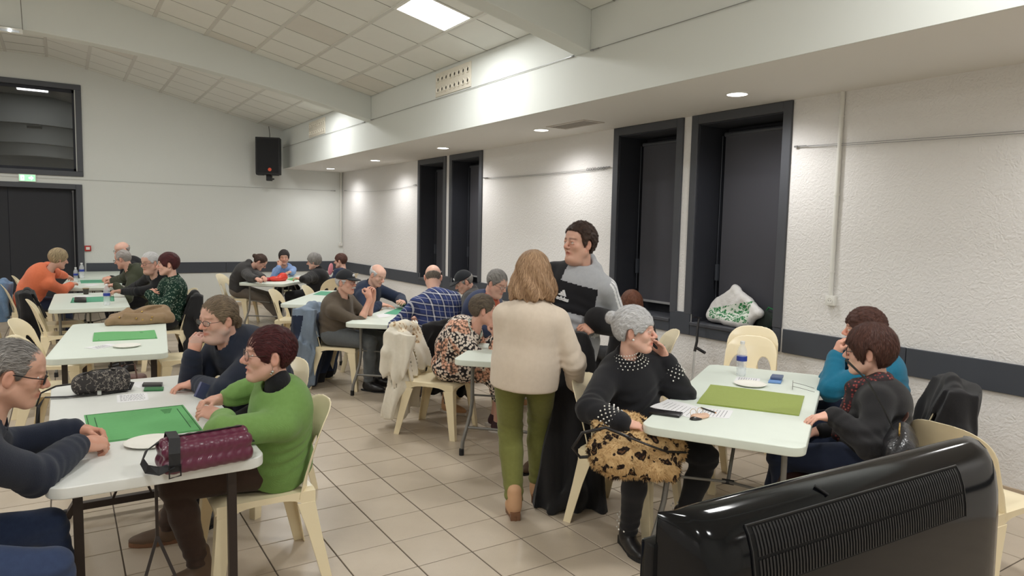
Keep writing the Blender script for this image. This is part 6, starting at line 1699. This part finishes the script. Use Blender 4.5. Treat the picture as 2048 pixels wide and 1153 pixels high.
quad_sheet('playing_mat', para((188, 667), (309, 662), (315, 678)), M_MATG, 'green card mat lying near the folded tan coat', 'mat', 'green card mats', lines='mat', wav=.006)
quad_sheet('playing_mat', para((145, 596), (228, 593), (229, 603)), M_MATT2, 'teal green card mat under the spectacle case', 'mat', 'green card mats', lines='mat')
quad_sheet('playing_mat', para((160, 561), (205, 560), (209, 566)), M_MATT2, 'teal green card mat on the table where the woman in orange leans', 'mat', 'green card mats')
quad_sheet('playing_mat', para((626, 590), (642, 583), (676, 585)), M_MATT2, 'teal green card mat on the unoccupied middle table', 'mat', 'green card mats')
quad_sheet('playing_mat', para((768, 628), (798, 616), (838, 619)), M_MATT2, 'teal green card mat in front of the man in plaid', 'mat', 'green card mats')
quad_sheet('playing_mat', para((1006, 683), (1024, 675), (1060, 680)), M_MATT2, 'green card mat half hidden behind the woman in the cream sweater', 'mat', 'green card mats')
quad_sheet('playing_mat', para((572, 559), (592, 555), (606, 558)), M_MATG, 'green card mat on the far table by the back wall', 'mat', 'green card mats')
quad_sheet('playing_mat', Pq((1394, 808), (1421, 772), (1609, 794), (1598, 833)), M_MATO, 'plain olive green felt mat on the right table', 'mat', th=.005, wav=.004)
quad_sheet('paper_sheet', para((233, 791), (294, 786), (298, 801)), M_PAPER, 'loose printed sheet beside the bright green mat on the nearest table', 'paper', 'loose sheets', th=.0008, lines='text')
quad_sheet('paper_sheet', para((258, 766), (298, 763), (318, 774)), M_PAPER, 'sheet under the phone at the far end of the nearest table', 'paper', 'loose sheets', th=.0008)
quad_sheet('paper_sheet', para((168, 697), (214, 689), (240, 691)), M_PAPER, 'sheets beside the plate on the table with the tan coat', 'paper', 'loose sheets', th=.0008, lines='text', wav=.004)
quad_sheet('paper_sheet', para((143, 594), (170, 591), (190, 594)), M_PAPER, 'sheet behind the spectacle case on the second table of the left row', 'paper', 'loose sheets', th=.0008)
quad_sheet('paper_sheet', para((166, 570), (190, 568), (200, 571)), M_PAPER, 'sheet in front of the woman in orange', 'paper', 'loose sheets', th=.0008)
quad_sheet('paper_sheet', para((752, 630), (775, 627), (782, 633)), M_PAPER, 'sheet beside the elbow of the moustached man', 'paper', 'loose sheets', th=.0008)
quad_sheet('paper_sheet', Pq((1300, 815), (1335, 800), (1406, 817), (1384, 838)), M_PAPER, 'creased printed sheet under the black phone case on the right table', 'paper', 'loose sheets', th=.0008, lines='text', wav=.004)
quad_sheet('paper_sheet', Pq((1384, 833), (1402, 816), (1467, 822), (1458, 838)), M_PAPER, 'sheet under the pencil on the right table', 'paper', 'loose sheets', th=.0012, lines='text')
quad_sheet('paper_sheet', Pq((1468, 763), (1474, 754), (1521, 758), (1518, 767)), M_PAPER, 'small printed sheet between the bottle and the plate on the right table', 'paper', 'loose sheets', th=.0008, lines='text')
def plate(px, py, r, label):
    m = MB(); m.lathe([(0, .0015), (r * .68, .0015), (r * .78, .006), (r * .98, .014), (r, .013), (r * .80, .002), (r * .68, 0), (0, 0)], 32)
    o = m.build('paper_plate', M_PLATE, smooth=True); o.location = P(px, py) ; tag(o, label, 'plate', 'white paper plates')
plate(302, 888, .105, 'white paper plate by the purple pouch on the nearest table'); plate(254, 694, .095, 'white paper plate on the table with the tan coat'); plate(1500, 771, .10, 'white paper plate in front of the water bottle on the right table'); plate(1022, 697, .09, 'white paper plate half hidden behind the woman in the cream sweater')
# bottles
M_PET = N('clear_bottle_plastic'); M_PET.base((.93, .96, .98)); M_PET.rough(.08); M_PET.b.inputs['Alpha'].default_value = .28; M_PET.spec(.8); M_PET = M_PET.m
M_LBL = plain('blue_bottle_label', (42, 62, 150), .4); M_CAPW = plain('white_bottle_cap', (228, 228, 228), .4)
def bottle(px, py, h, label, first=[None]):
    if first[0] is None:
        t = empty('water_bottle')
        m = MB(); m.lathe([(0, .004), (.026, 0), (.031, .012), (.032, .03), (.0295, .036), (.032, .042), (.0295, .050), (.032, .058), (.0295, .068), (.032, .075), (.032, .125), (.030, .132), (.032, .140), (.031, .155), (.024, .180), (.0135, .198), (.0125, .212)], 28); m.build('bottle_body', M_PET, t, smooth=True)
        m = MB(); m.lathe([(.0325, .098), (.0327, .100), (.0327, .126), (.0325, .128)], 28); m.build('label', M_LBL, t, smooth=True)
        m = MB(); m.lathe([(.0335, .107), (.0335, .119)], 10); 
        m = MB(); m.lathe([(.0145, .206), (.0145, .222), (.012, .224), (0, .224)], 20); m.build('bottle_cap', M_CAPW, t, smooth=True)
        m = MB(); m.lathe([(0, .006), (.029, .008), (.030, .050), (0, .050)], 20); m.build('water', (lambda a: (a.base((.9, .95, .97)), a.rough(.02), a.b.inputs.__getitem__('Alpha').__setattr__('default_value', .25), a.m)[-1])(N('water')), t, smooth=True)
        first[0] = t
    else: t = copy_tree(first[0])
    t.location = P(px, py); s = h / .224; t.scale = (s, s, s); tag(t, label, 'bottle', 'small water bottles')
bottle(1482, 752, .235, 'clear water bottle with blue label on the right table'); bottle(214, 611, .24, 'clear water bottle on the table with the spectacle case'); bottle(152, 564, .22, 'shorter water bottle next to the hands of the woman in orange'); bottle(164, 557, .25, 'taller water bottle on the last table of the left row by the door frame')
# small things
def slab_item(name, pts, h, mat, label, cat, bevel=.003, z=TZ, group=None, obj_parts=None):
    c = sum((Vector(p) for p in pts), Vector()) / 4; c.z = z; m = MB(); pp = [(p[0] - c.x, p[1] - c.y) for p in pts]
    ar = sum(pp[i][0] * pp[(i + 1) % 4][1] - pp[(i + 1) % 4][0] * pp[i][1] for i in range(4))
    m.prism(pp if ar > 0 else pp[::-1], .0012, h); o = m.build(name, mat, bevel=bevel); o.location = c; tag(o, label, cat, group); return o
o = slab_item('phone_case', para((1297, 829), (1306, 822), (1366, 830)), .014, M_BLACKP, 'black flip phone case at the near corner of the right table', 'phone')
box_obj('clasp', (-.012, -.004, .013), (.02, .006, .017), M_BLACKP, o, .001)
o = slab_item('phone_case', para((284, 775), (287, 770), (326, 770)), .016, plain('dark_phone_case', (60, 58, 60), .4), 'dark phone lying on the far end of the nearest white table', 'phone')
slab_item('green_card_case', para((287, 784), (289, 778), (328, 777)), .010, plain('green_case', (40, 110, 60), .4), 'small green case beside the dark phone on the nearest table', 'case')
o = slab_item('spectacle_case', para((148, 606), (149, 600), (173, 600)), .035, M_BLACKP, 'rounded black spectacle case on the teal green mat', 'case', .012)
slab_item('green_card_case', para((984, 710), (988, 704), (1012, 706)), .012, plain('green_case', (40, 110, 60), .4), 'small dark green case at the table edge before the woman in floral dress', 'case')
t = empty('espresso_cup', P(172, 589)); tag(t, 'small dark cup on the table with the spectacle case', 'cup'); m = MB(); m.lathe([(0, 0), (.028, 0), (.036, .075), (.033, .075), (.026, .006), (0, .006)], 20); m.build('cup_body', plain('dark_cup', (52, 48, 44), .4), t, smooth=True); m = MB(); m.lathe([(.036, .070), (.039, .074), (.039, .078), (.036, .080)], 20); m.build('rim', plain('cup_rim_gold', (150, 130, 96), .4), t, smooth=True)
o = slab_item('card_pack', para((1536, 767), (1540, 760), (1565, 762)), .012, plain('light_blue_card_box', (110, 150, 205), .5), 'light blue pack of playing cards on the right table', 'card pack')
o2 = slab_item('card_pack', para((1540, 763), (1544, 757), (1567, 759)), .017, plain('grey_blue_card_box', (96, 110, 140), .5), 'grey card pack on top of the light blue one', 'card pack', z=TZ + .0125)
# spectacles lying on the right table
t = empty('spectacles', P(1585, 778)); t.rotation_euler = (0, 0, math.radians(35)); tag(t, 'thin metal spectacles lying open on the right table', 'spectacles')
m = MB()
for s in (-1, 1):
    m.tube([(s * .033 + .026 * math.cos(q), .0, .024 + .021 * math.sin(q)) for q in np.linspace(0, 2 * PI, 25)[:-1]], .0014, 6, closed=True)
m.tube([(-.008, 0, .028), (0, 0, .032), (.008, 0, .028)], .0013, 6); m.build('frame', M_METALF, t, smooth=True)
for s in (-1, 1): m = MB(); m.tube([(s * .059, 0, .028), (s * .062, -.06, .018), (s * .055, -.125, .004)], .0013, 6); m.build('temple', M_METALF, t, smooth=True)
for s in (-1, 1): m = MB(); m.lathe([(0, 0), (.024, 0)], 20, M=Matrix(((1, 0, 0, s * .033), (0, 0, 1, 0), (0, 1, 0, .024), (0, 0, 0, 1)))); m.build('lens', M_LENS, t)
# pouch with spectacles, pencil
F = Fld(.004); F.ell((0, 0, .006), (.065, .035, .010), k=.01); F.ell((-.03, -.01, .008), (.03, .03, .012), k=.01); V, Q = F.mesh(lambda Pm: .004 * noise3(Pm, 90, 3, 4)); V[:, 2] = np.maximum(V[:, 2], .001)
o = raw_mesh('glasses_pouch', V, Q, plain('peach_satin', (222, 184, 158), .4)); o.location = P(1400, 835); tag(o, 'peach and black satin pouch beside the black phone case', 'pouch')
F = Fld(.004); F.ell((-.05, -.02, .005), (.04, .025, .008), k=.01); V, Q = F.mesh(lambda Pm: .003 * noise3(Pm, 90, 5, 4)); V[:, 2] = np.maximum(V[:, 2], .001); raw_mesh('lining', V, Q, M_BLACKP, o)
m = MB(); 
for s in (-1, 1): m.tube([(s * .026 - .01 + .022 * math.cos(q), .015 + .004 * math.sin(q), .026 + .018 * math.sin(q)) for q in np.linspace(0, 2 * PI, 21)[:-1]], .0012, 5, closed=True)
m.build('reading_glasses', M_GOLD, o, smooth=True)
a, b = P(1402, 818), P(1433, 829); t = empty('pencil', (a + b) / 2 + Vector((0, 0, .006))); tag(t, 'pencil lying on the sheet by the pouch on the right table', 'pencil'); d = (b - a) / 2
m = MB(); m.tube([-d, d * .86], .0038, 6); m.build('barrel', M_BLACKP, t); m = MB(); m.tube([d * .86, d], [.0038, .0008], 6); m.build('tip', plain('pencil_wood', (214, 150, 96), .6), t)
# red pouches on the far table
F = Fld(.009); F.ell((0, 0, .04), (.12, .07, .045), k=.02); F.ell((.10, .02, .06), (.09, .07, .065), k=.02); F.ell((.11, .02, .11), (.05, .05, .03), k=.02); V, Q = F.mesh(lambda Pm: .008 * noise3(Pm, 50, 3, 4)); V[:, 2] = np.maximum(V[:, 2], .001)
o = raw_mesh('toiletry_pouch', V, Q, plain('red_orange_vinyl', (216, 62, 48), .35)); o.location = P(553, 563); tag(o, 'red orange soft pouch on the far table', 'pouch', 'red pouches')
F = Fld(.009); F.ell((0, 0, .03), (.12, .05, .032), k=.02); V, Q = F.mesh(lambda Pm: .006 * noise3(Pm, 50, 4, 4)); V[:, 2] = np.maximum(V[:, 2], .001)
o = raw_mesh('toiletry_pouch', V, Q, plain('crimson_vinyl', (176, 34, 56), .35)); o.location = P(534, 563); tag(o, 'flat crimson pouch beside the red orange one on the far table', 'pouch', 'red pouches')
# card pack in the hand of the woman in green, pink object
for (px, py, Y, sz, mt, lb, cat, nm) in ((404, 782, 3.42, (.024, .009, .036), plain('blue_card_box', (64, 70, 110), .35), 'small dark blue card pack in the hands of the woman in green', 'card pack', 'card_pack'), (661, 540, 12.15, (.05, .012, .12), plain('pink_plastic', (232, 150, 160), .4), 'pink rounded object held up by the person in the far corner', 'fan', 'hand_fan')):
    c = PY(px, py, Y); m = MB()
    if cat == 'fan': m.prism([(sz[0] * math.cos(q), sz[2] * math.sin(q) * (1 if math.sin(q) > 0 else .8)) for q in np.linspace(0, 2 * PI, 21)[:-1]], -.008, .008, Matrix(((1, 0, 0, 0), (0, 0, 1, 0), (0, 1, 0, 0), (0, 0, 0, 1))))
    else: m.box((-sz[0], -sz[1], -sz[2]), sz)
    o = m.build(nm, mt, bevel=.003); o.location = c; o.rotation_euler = (0, .5 if cat != 'fan' else .2, .4); tag(o, lb, cat)

# ------------------------------------------------------------------ bags
def quilt_pouch():
    a_, b_ = P(318, 946), P(497, 912); u = (b_ - a_); L = u.length; ang = math.atan2(u.y, u.x)
    t = empty('quilted_pouch', ((a_ + b_) / 2 + Vector((0, 0, 0))), ang); tag(t, 'shiny burgundy quilted pouch on the near end of the nearest table', 'bag')
    F = Fld(.0045); hl = L / 2 - .03
    for (y, z, r) in ((-.048, .032, .033), (.048, .032, .033), (-.046, .084, .031), (.046, .084, .031), (0, .106, .028), (0, .03, .03)): F.cone((-hl, y * .95, z), (hl, y * .95, z), r, r, k=.012)
    F.box((0, 0, .060), (hl + .016, .070, .056), .025, k=.012)
    V, Q = F.mesh(lambda Pm: .0012 * np.sin(Pm[0] * 170 + 3 * np.sin(Pm[2] * 50) + 2 * np.sin(Pm[1] * 60)) + .002 * noise3(Pm, 60, 4, 4)); V[:, 2] = np.maximum(V[:, 2], .001)
    raw_mesh('pouch_body', V, Q, plain('burgundy_nylon', (96, 40, 62), .32, coat=.2, var=.08, vscale=30), t)
    m = MB(); x = -hl + .005; m.strip([(x, -.088, .02), (x, -.088, .09), (x + .01, -.05, .138), (x + .02, .05, .138), (x + .02, .085, .09)], .04, .003, up=(0, -.5, .8)); m.build('strap', plain('black_webbing', (30, 30, 32), .7), t)
    m = MB(); m.strip([(x, -.086, .045), (x - .05, -.075, .030), (x - .085, -.04, .035), (x - .092, .0, .055), (x - .07, .03, .085), (x - .02, .04, .11)], .034, .003, up=(-1, 0, .3)); m.build('strap', plain('black_webbing', (30, 30, 32), .7), t)
    m = MB(); m.tube([(x - .02, -.092, .0), (x - .02, -.092, .045), (x + .02, -.092, .045), (x + .02, -.092, .004)], .0035, 6, closed=True); m.build('buckle', M_BLACKP, t)
    box_obj('tab', (hl + .01, -.02, .06), (hl + .05, .03, .066), M_BLACKP, t, .002)
    m = MB(); m.strip([(-hl, -.01, .1345), (hl, -.01, .1345)], .008, .003); m.build('zip', M_BLACKP, t)
quilt_pouch()
def floral_bw():
    a = N('black_bag_white_line_print'); co = a.coord(); n1 = a.noise(34, 4, co, .6); r_ = a.ramp(n1, [(.485, 0.0), (.50, 1.0), (.515, 0.0)]); v = a.n('ShaderNodeTexVoronoi'); v.inputs['Scale'].default_value = 26; a.l(co, v.inputs['Vector'])
    c2 = a.ramp(v.outputs['Distance'], [(.12, 0.0), (.15, 1.0), (.19, 0.0)])
    a.base(a.mix(a.math('MAXIMUM', r_, c2), srgb(44, 40, 40), srgb(190, 180, 168))); a.rough(.7); a.bump(a.noise(40, 3, co), .3, .004); return a.m
c0 = P(200, 786); t = empty('shoulder_bag', c0, 0.05); tag(t, 'small black shoulder bag with pale line print on the far left of the nearest table', 'bag')
F = Fld(.0055); F.cone((-.09, 0, .045), (.10, 0, .045), .045, .05, k=.05); F.cone((-.07, 0, .09), (.09, 0, .10), .032, .034, k=.05); F.box((.01, 0, .05), (.125, .045, .045), .025, k=.03)
V, Q = F.mesh(lambda Pm: .006 * noise3(Pm, 45, 6, 4)); V[:, 2] = np.maximum(V[:, 2], .001); raw_mesh('bag_body', V, Q, floral_bw(), t)
m = MB(); m.tube([(-.08, -.02, .115), (-.03, -.03, .135), (.05, -.03, .135), (.10, -.01, .115)], .006, 6, flat=.5); m.build('handle', M_BLACKP, t, smooth=True)
m = MB(); m.strip([(.12, .0, .05), (.16, -.01, .04), (.14, -.05, .012), (.03, -.065, .010), (-.06, -.065, .010), (-.16, -.055, .008), (-.255, -.02, .010), (-.285, -.02, -.04), (-.292, -.02, -.16), (-.290, -.06, -.20)], .022, .003, up=(.1, -.1, 1)); m.build('strap', plain('black_webbing', (30, 30, 32), .7), t)
m = MB(); m.tube([(-.12, .02, .06), (-.20, .05, .05), (-.27, .05, .02), (-.292, .05, -.05)], .005, 6); m.build('cord', M_BLACKP, t)
box_obj('buckle', (-.02, -.082, .004), (.0, -.055, .03), M_SILV, t, .001)
# tan coat folded on the second table
t = empty('folded_coat', P(283, 648), .0); tag(t, 'tan wool coat folded on the far end of the second left table', 'coat')
F = Fld(.008); F.cone((-.26, -.02, .03), (.22, .0, .045), .035, .06, k=.05); F.cone((-.22, .05, .06), (.20, .10, .09), .04, .06, k=.04); F.cone((-.12, -.06, .085), (.16, -.06, .05), .03, .045, k=.03); F.ell((.10, .06, .10), (.13, .10, .06), k=.04); F.cone((-.27, -.05, .02), (-.10, .10, .12), .02, .03, k=.04); F.ell((0.02, 0.02, .03), (.25, .13, .04), k=.04)
F.cone((.02, -.02, .12), (.16, .05, .145), .012, .02, mode='s', k=.02)
V, Q = F.mesh(lambda Pm: .010 * noise3(Pm, 32, 14, 4)); V[:, 2] = np.maximum(V[:, 2], .001); raw_mesh('cloth', V, Q, fabric('tan_wool', (152, 128, 100), (138, 114, 88)), t)
for (x, y, z) in ((-.18, -.055, .075), (-.05, -.10, .065), (.0, -.108, .05), (.07, -.105, .045), (.08, -.10, .07), (.0, -.07, .12)): m = MB(); m.sphere((x, y, z), .009, 8, 6); m.build('button', M_GOLD, t, smooth=True)
# leopard fur bag on the lap
c0 = PY(1274, 882, 2.53); t = empty('fur_bag', (c0.x, c0.y, c0.z), math.radians(-20)); tag(t, 'leopard print faux fur bag on the lap of the white-haired woman', 'bag')
F = Fld(.0065); F.ell((0, 0, -.03), (.25, .12, .10), k=.05); F.ell((-.13, -.03, -.05), (.12, .11, .10), k=.05); F.ell((.13, .0, -.05), (.12, .11, .10), k=.05); F.ell((-.06, .08, .07), (.15, .08, .06), k=.05); F.cone((-.16, -.08, -.09), (.14, -.10, -.13), .05, .05, k=.05)
V, Q = F.mesh(lambda Pm: .009 * noise3(Pm, 60, 41, 5) + .005 * noise3(Pm, 150, 42, 5)); raw_mesh('fur_body', V, Q, FUR, t)
rr = np.random.default_rng(3); sel = rr.choice(len(Q), 9000); cen = V[Q[sel]].mean(1); nrm = np.cross(V[Q[sel][:, 1]] - V[Q[sel][:, 0]], V[Q[sel][:, 2]] - V[Q[sel][:, 0]]); nrm /= np.linalg.norm(nrm, axis=1)[:, None] + 1e-9
tn = rr.normal(size=cen.shape); tn -= (tn * nrm).sum(1)[:, None] * nrm; tn /= np.linalg.norm(tn, axis=1)[:, None]; dn = nrm * .8 + rr.normal(size=cen.shape) * .25 + np.array([0, 0, -.35])
v3 = np.stack([cen - tn * .0022, cen + tn * .0022, cen + dn * .014], 1).reshape(-1, 3); o = raw_mesh('fur_tuft', v3, np.arange(len(v3)).reshape(-1, 3), FUR, t, smooth=False); o['kind'] = 'stuff'
m = MB(); m.tube([(-.10, -.12, .06), (.0, -.135, .02), (.10, -.13, -.02), (.22, -.10, -.04)], .009, 8, flat=.6); m.tube([(-.10, -.12, .06), (-.20, -.08, .10), (-.30, -.02, .06), (-.34, .0, -.02), (-.30, .0, -.07), (-.20, -.03, -.06)], .008, 8); m.build('shoulder_cord', M_BLACKP, t, smooth=True)
# black handbag of the woman in the black coat
t = empty('handbag', (3.29, 1.68, .69), math.radians(28)); t.scale = (1.2, 1.2, 1.1); tag(t, 'black crocodile-look handbag hanging from the shoulder of the woman in the black coat', 'bag')
F = Fld(.007); F.ell((0, 0, 0), (.17, .06, .12), k=.02); F.box((0, 0, -.03), (.15, .05, .09), .03, k=.03); V, Q = F.mesh(lambda Pm: .005 * noise3(Pm, 70, 5, 4)); 
aa = N('black_croc_leather'); v_ = aa.n('ShaderNodeTexVoronoi'); v_.inputs['Scale'].default_value = 60; v_.feature = 'DISTANCE_TO_EDGE'; aa.l(aa.coord(), v_.inputs['Vector']); aa.base(srgb(34, 34, 37)); aa.rough(.28); aa.bump(v_.outputs['Distance'], .6, .004)
raw_mesh('bag_body', V, Q, aa.m, t)
m = MB(); m.strip([(-.08, .03, .11), (-.09, .07, .20), (-.10, .13, .31), (-.08, .21, .385)], .02, .003, up=(.3, -1, 0)); m.build('strap', plain('black_webbing', (30, 30, 32), .7), t)
for dx in (-.02, .012): m = MB(); m.tube([(-.08 + dx + .022 * math.cos(q), .01, .115 + .022 * math.sin(q)) for q in np.linspace(0, 2 * PI, 19)[:-1]], .003, 6, closed=True); m.build('ring', M_GOLD, t, smooth=True)

# ------------------------------------------------------------------ garments hung on chairs
def draped(label, ch, mats, bottom=.25, width=.21, thick=.028, sleeves=True, amp=.012, collar=.035, paint=None, flare=.0, side=0.0, seed=3, bulk=0.0, fz=.53, more=(), sheet=None, name='draped_jacket', front=True, sl=.40, shift=0.0, cat='jacket'):
    c = CH[ch]; t = empty(name, (c.location.x, c.location.y, 0), c.rotation_euler.z); tag(t, label, cat, 'garments over chair backs')
    zt = .825 + (c.location.z if c.location.z > 0 else 0)
    F = Fld(.0085 if np.hypot(c.location.x, c.location.y) < 8 else .011)
    F.cone((-.17 + shift, -.335, zt), (.17 + shift, -.335, zt), collar, collar, k=.02)
    F.cone((-.05 + shift, -.335, zt + .02), (.05 + shift, -.335, zt + .02), collar * 1.1, collar * 1.1, k=.03)
    zb = bottom
    def panel(X, Y, Z):
        tt = np.clip((zt - Z) / (zt - zb), 0, 1); vv = np.clip((Z - .405) / .965, 0, 1); yc = -(.20 + .17 * vv + .29 * vv * vv) + .75 * np.clip(np.abs(X), 0, .24) ** 2 - thick - .006 - .05 * np.clip((.45 - Z) / .45, 0, 1); hw = width + flare * tt + .01 * np.sin(Z * 14 + seed)
        yc = yc + .018 * np.sin((X) * 38 + 2 * np.sin(Z * 7 + seed)) * tt ** .7
        bk = bulk * tt ** .6; d = np.maximum(np.abs(Y - yc + bk) - thick * (1 - .3 * tt) - bk, np.abs(X - shift - side * tt) - hw); d = np.maximum(d, Z - zt); return np.maximum(d, zb - Z + .03 * np.sin(X * 11 + seed)) * .8
    F.fn((-.42, -.50 - bulk * 2, zb - .04), (.42, -.22, zt), panel, k=.03)
    if front:
        def fp(X, Y, Z):
            vv = np.clip((Z - .405) / .965, 0, 1); yc = -(.20 + .17 * vv + .29 * vv * vv) + .75 * np.clip(np.abs(X), 0, .24) ** 2 + .020 + .005 * np.sin(X * 40)
            return np.maximum(np.maximum(np.abs(Y - yc) - .013, np.abs(X) - .205), np.maximum(Z - zt, fz + .03 * np.sin(X * 9 + seed) - Z)) * .8
        F.fn((-.23, -.36, fz - .04), (.23, -.12, zt), fp, k=.02)
    if sleeves:
        for s in (-1, 1): F.cone((s * (width - .03) + shift, -.345, zt - .03), (s * (width + .03) + shift, -.35, zt - sl * .5), .048, .046, k=.03); F.cone((s * (width + .03) + shift, -.35, zt - sl * .5), (s * (width + .02) + shift, -.375, zt - sl), .046, .036, k=.02)
    if sheet:
        sx_, yc_, h0_, h1_, zb_, th_ = sheet
        def sh(X, Y, Z):
            tt = np.clip((zt - Z) / (zt - zb_), 0, 1)
            d = np.maximum(np.abs(X - sx_ - .05 * tt + .014 * np.sin(Y * 55 + 2 * Z)) - th_, np.abs(Y - yc_ + .10 * tt) - (h0_ + (h1_ - h0_) * tt))
            return np.maximum(d, np.maximum(Z - zt, zb_ - Z)) * .7
        F.fn((sx_ - .1, yc_ - .30, zb_ - .01), (sx_ + .14, yc_ + .2, zt), sh, k=.03)
    for (a_, b_, ra, rb) in more: F.cone(a_, b_, ra, rb, k=.05)
    V, Q = F.mesh(lambda Pm: amp * noise3((Pm[0], Pm[1], Pm[2] * .3), 34, seed, 5) + amp * .8 * np.sin(Pm[0] * 55 + 3 * np.sin(Pm[2] * 9 + seed)) * np.clip((zt - Pm[2]) * 3, 0, 1))
    V[:, 2] = np.maximum(V[:, 2], .004)
    mi = paint(V[Q].mean(1)).astype(int) if paint else None
    raw_mesh('cloth', V, Q, mats if isinstance(mats, list) else [mats], t, mati=mi)
    return t, zt
STEELB = fabric('grey_blue_shell', (128, 142, 158), (114, 128, 146), kind='leather'); DNAVY = fabric('dark_navy_shell', (38, 46, 66), kind='leather'); DENIML = fabric('pale_denim', (118, 144, 172), (84, 110, 142))
draped('navy and grey-blue ski jacket hanging to the floor from the moustached man\'s chair', 'M', [DNAVY, STEELB, BLACKC], bottom=.02, width=.24, thick=.045, amp=.011, flare=.10, side=-.05, seed=5, sl=.62, bulk=.10, sheet=(.225, -.30, .12, .13, .03, .035),
       paint=lambda c: np.where((c[:, 2] < .10) & (c[:, 0] < .05), 2, np.where(((c[:, 0] > .165) & (c[:, 1] > -.30 - .14 * (.8 - c[:, 2]))) | (c[:, 2] > .76), 1, 0)))
CREAMC = fabric('cream_white_coat', (230, 224, 210), (216, 208, 192)); CAMO = blotch_mat('cream_brown_camouflage', (226, 214, 192), (160, 130, 96), (186, 158, 124), 26, k=(.30, .42))
t, zt = draped('cream white coat with brown camouflage lining rolled over an empty-looking chair back', 'Q', [CREAMC, CAMO], bottom=.12, width=.215, thick=.045, amp=.009, flare=-.06, side=.02, seed=9, sl=.3, collar=.055, bulk=.07, fz=.47, sheet=(.215, -.23, .13, .035, .12, .018), paint=lambda c: ((c[:, 2] > .70) & (c[:, 0] < .10) & (c[:, 2] < .86) & (np.sin(c[:, 0] * 22 + c[:, 2] * 30) > -.2)).astype(int))
F = Fld(.0075); F.ell((.13, -.27, .76), (.095, .085, .090), k=.02); F.ell((.20, -.20, .76), (.055, .055, .045), mode='s', k=.01); F.cone((-.12, -.32, .83), (.14, -.33, .855), .050, .055, k=.03)
V, Q = F.mesh(lambda Pm: .008 * noise3(Pm, 45, 12, 5)); raw_mesh('rolled_hood', V, Q, [CREAMC, CAMO], t, mati=((V[Q].mean(1)[:, 2] > .835) | (V[Q].mean(1)[:, 0] < .07)).astype(int))
draped('black jacket over the chair back behind the man in plaid', 'O', BLACKC, bottom=.16, width=.235, thick=.03, seed=2, sl=.3)
draped('black leather jacket over the chair of the woman in green leopard print', 'H', fabric('black_leather', (36, 36, 38), kind='leather'), bottom=.10, width=.22, thick=.045, flare=.05, seed=4, sl=.5, amp=.010, bulk=.05)
draped('long black coat hanging from the chair behind the woman in orange', 'L4', BLACKC, bottom=.03, width=.25, thick=.055, flare=.08, seed=6, sl=.5, amp=.010, bulk=.08)
draped('pale blue denim jacket with studded straps at the left picture edge', 'L5', DENIML, bottom=.36, width=.24, thick=.05, seed=7, sl=.42, amp=.011, bulk=.05)
draped('beige and grey jacket over the empty chair behind the man with ponytail', 'B2', [fabric('beige_shell', (206, 190, 160)), fabric('grey_lining', (112, 106, 100))], bottom=.34, width=.20, thick=.035, seed=8, sl=.3, paint=lambda c: (c[:, 1] > -.325).astype(int))
t, zt = draped('black puffer jacket with a pink tag on the chair of the woman in teal', 'X', BLACKC, bottom=.30, width=.26, thick=.07, flare=.04, seed=10, sl=.42, amp=.012, bulk=.06)
box_obj('tag', (.10, -.47, .47), (.17, -.455, .51), plain('pink_tag', (232, 84, 140), .5), t, .003)

# long black coat carried over the arm of the man in the hoodie
wl = PY(1190, 652, 3.50); t = empty('long_coat', (2.66, 3.30, 0)); tag(t, 'long black coat carried by the man in the hoodie and trailing on the floor', 'coat')
F = Fld(.009); L_ = lambda x, y, z: (x - 2.66, y - 3.30, z)
wa = PY(1200, 640, 3.48); wb = PY(1240, 655, 3.50)
F.cone(L_(wa.x - .02, wa.y, wa.z), L_(wb.x + .03, wb.y, wb.z), .085, .085, k=.05)
top_ = PY(1190, 700, 3.42)
def sheet(X, Y, Z):
    tt = np.clip((1.12 - Z) / 1.12, 0, 1); cx = .07 - .16 * tt; cy = .12 - .16 * tt; hw = .085 + .14 * tt - .05 * np.clip((Z - .95) / .15, 0, 1)
    u_ = (X - cx) * .84 - (Y - cy) * .54; v_ = (X - cx) * .54 + (Y - cy) * .84
    v_ = v_ + .03 * np.sin(u_ * 42 + 3 * Z) * (.3 + tt)
    return np.maximum(np.maximum(np.abs(u_) - hw, np.abs(v_) - (.055 + .02 * tt)), np.maximum(Z - 1.06 + .8 * u_ * u_ * 4, -.0 - Z)) * .8
F.fn((-.42, -.40, 0), (.42, .42, 1.16), sheet, k=.05)
a = P(1092, 1036, 0); F.cone(L_(a.x + .04, a.y + .02, .02), L_(2.56, 3.20, .10), .018, .07, k=.06)
V, Q = F.mesh(lambda Pm: .012 * noise3(Pm, 18, 17, 5)); V[:, 2] = np.maximum(V[:, 2], .003)
raw_mesh('cloth', V, Q, BLACKC, t)
# bag on the floor under the second table
c0 = P(505, 0 + 735, 0) if False else Vector((.50, 7.3, 0)); F = Fld(.012); F.box((0, 0, .13), (.16, .09, .13), .04, k=.01); V, Q = F.mesh(lambda Pm: .008 * noise3(Pm, 30, 7, 4)); V[:, 2] = np.maximum(V[:, 2], .001)
o = raw_mesh('tote_bag', V, Q, fabric('dusty_pink_bag', (150, 122, 118))); o.location = (.48, 7.25, 0); tag(o, 'dusty pink tote bag on the floor under the second left table', 'bag')
m = MB(); m.tube([(-.07, -.09, .24), (-.05, -.11, .38), (.05, -.11, .38), (.07, -.09, .24)], .008, 6); m.build('handle', fabric('dusty_pink_bag2', (130, 104, 100)), o, smooth=True)
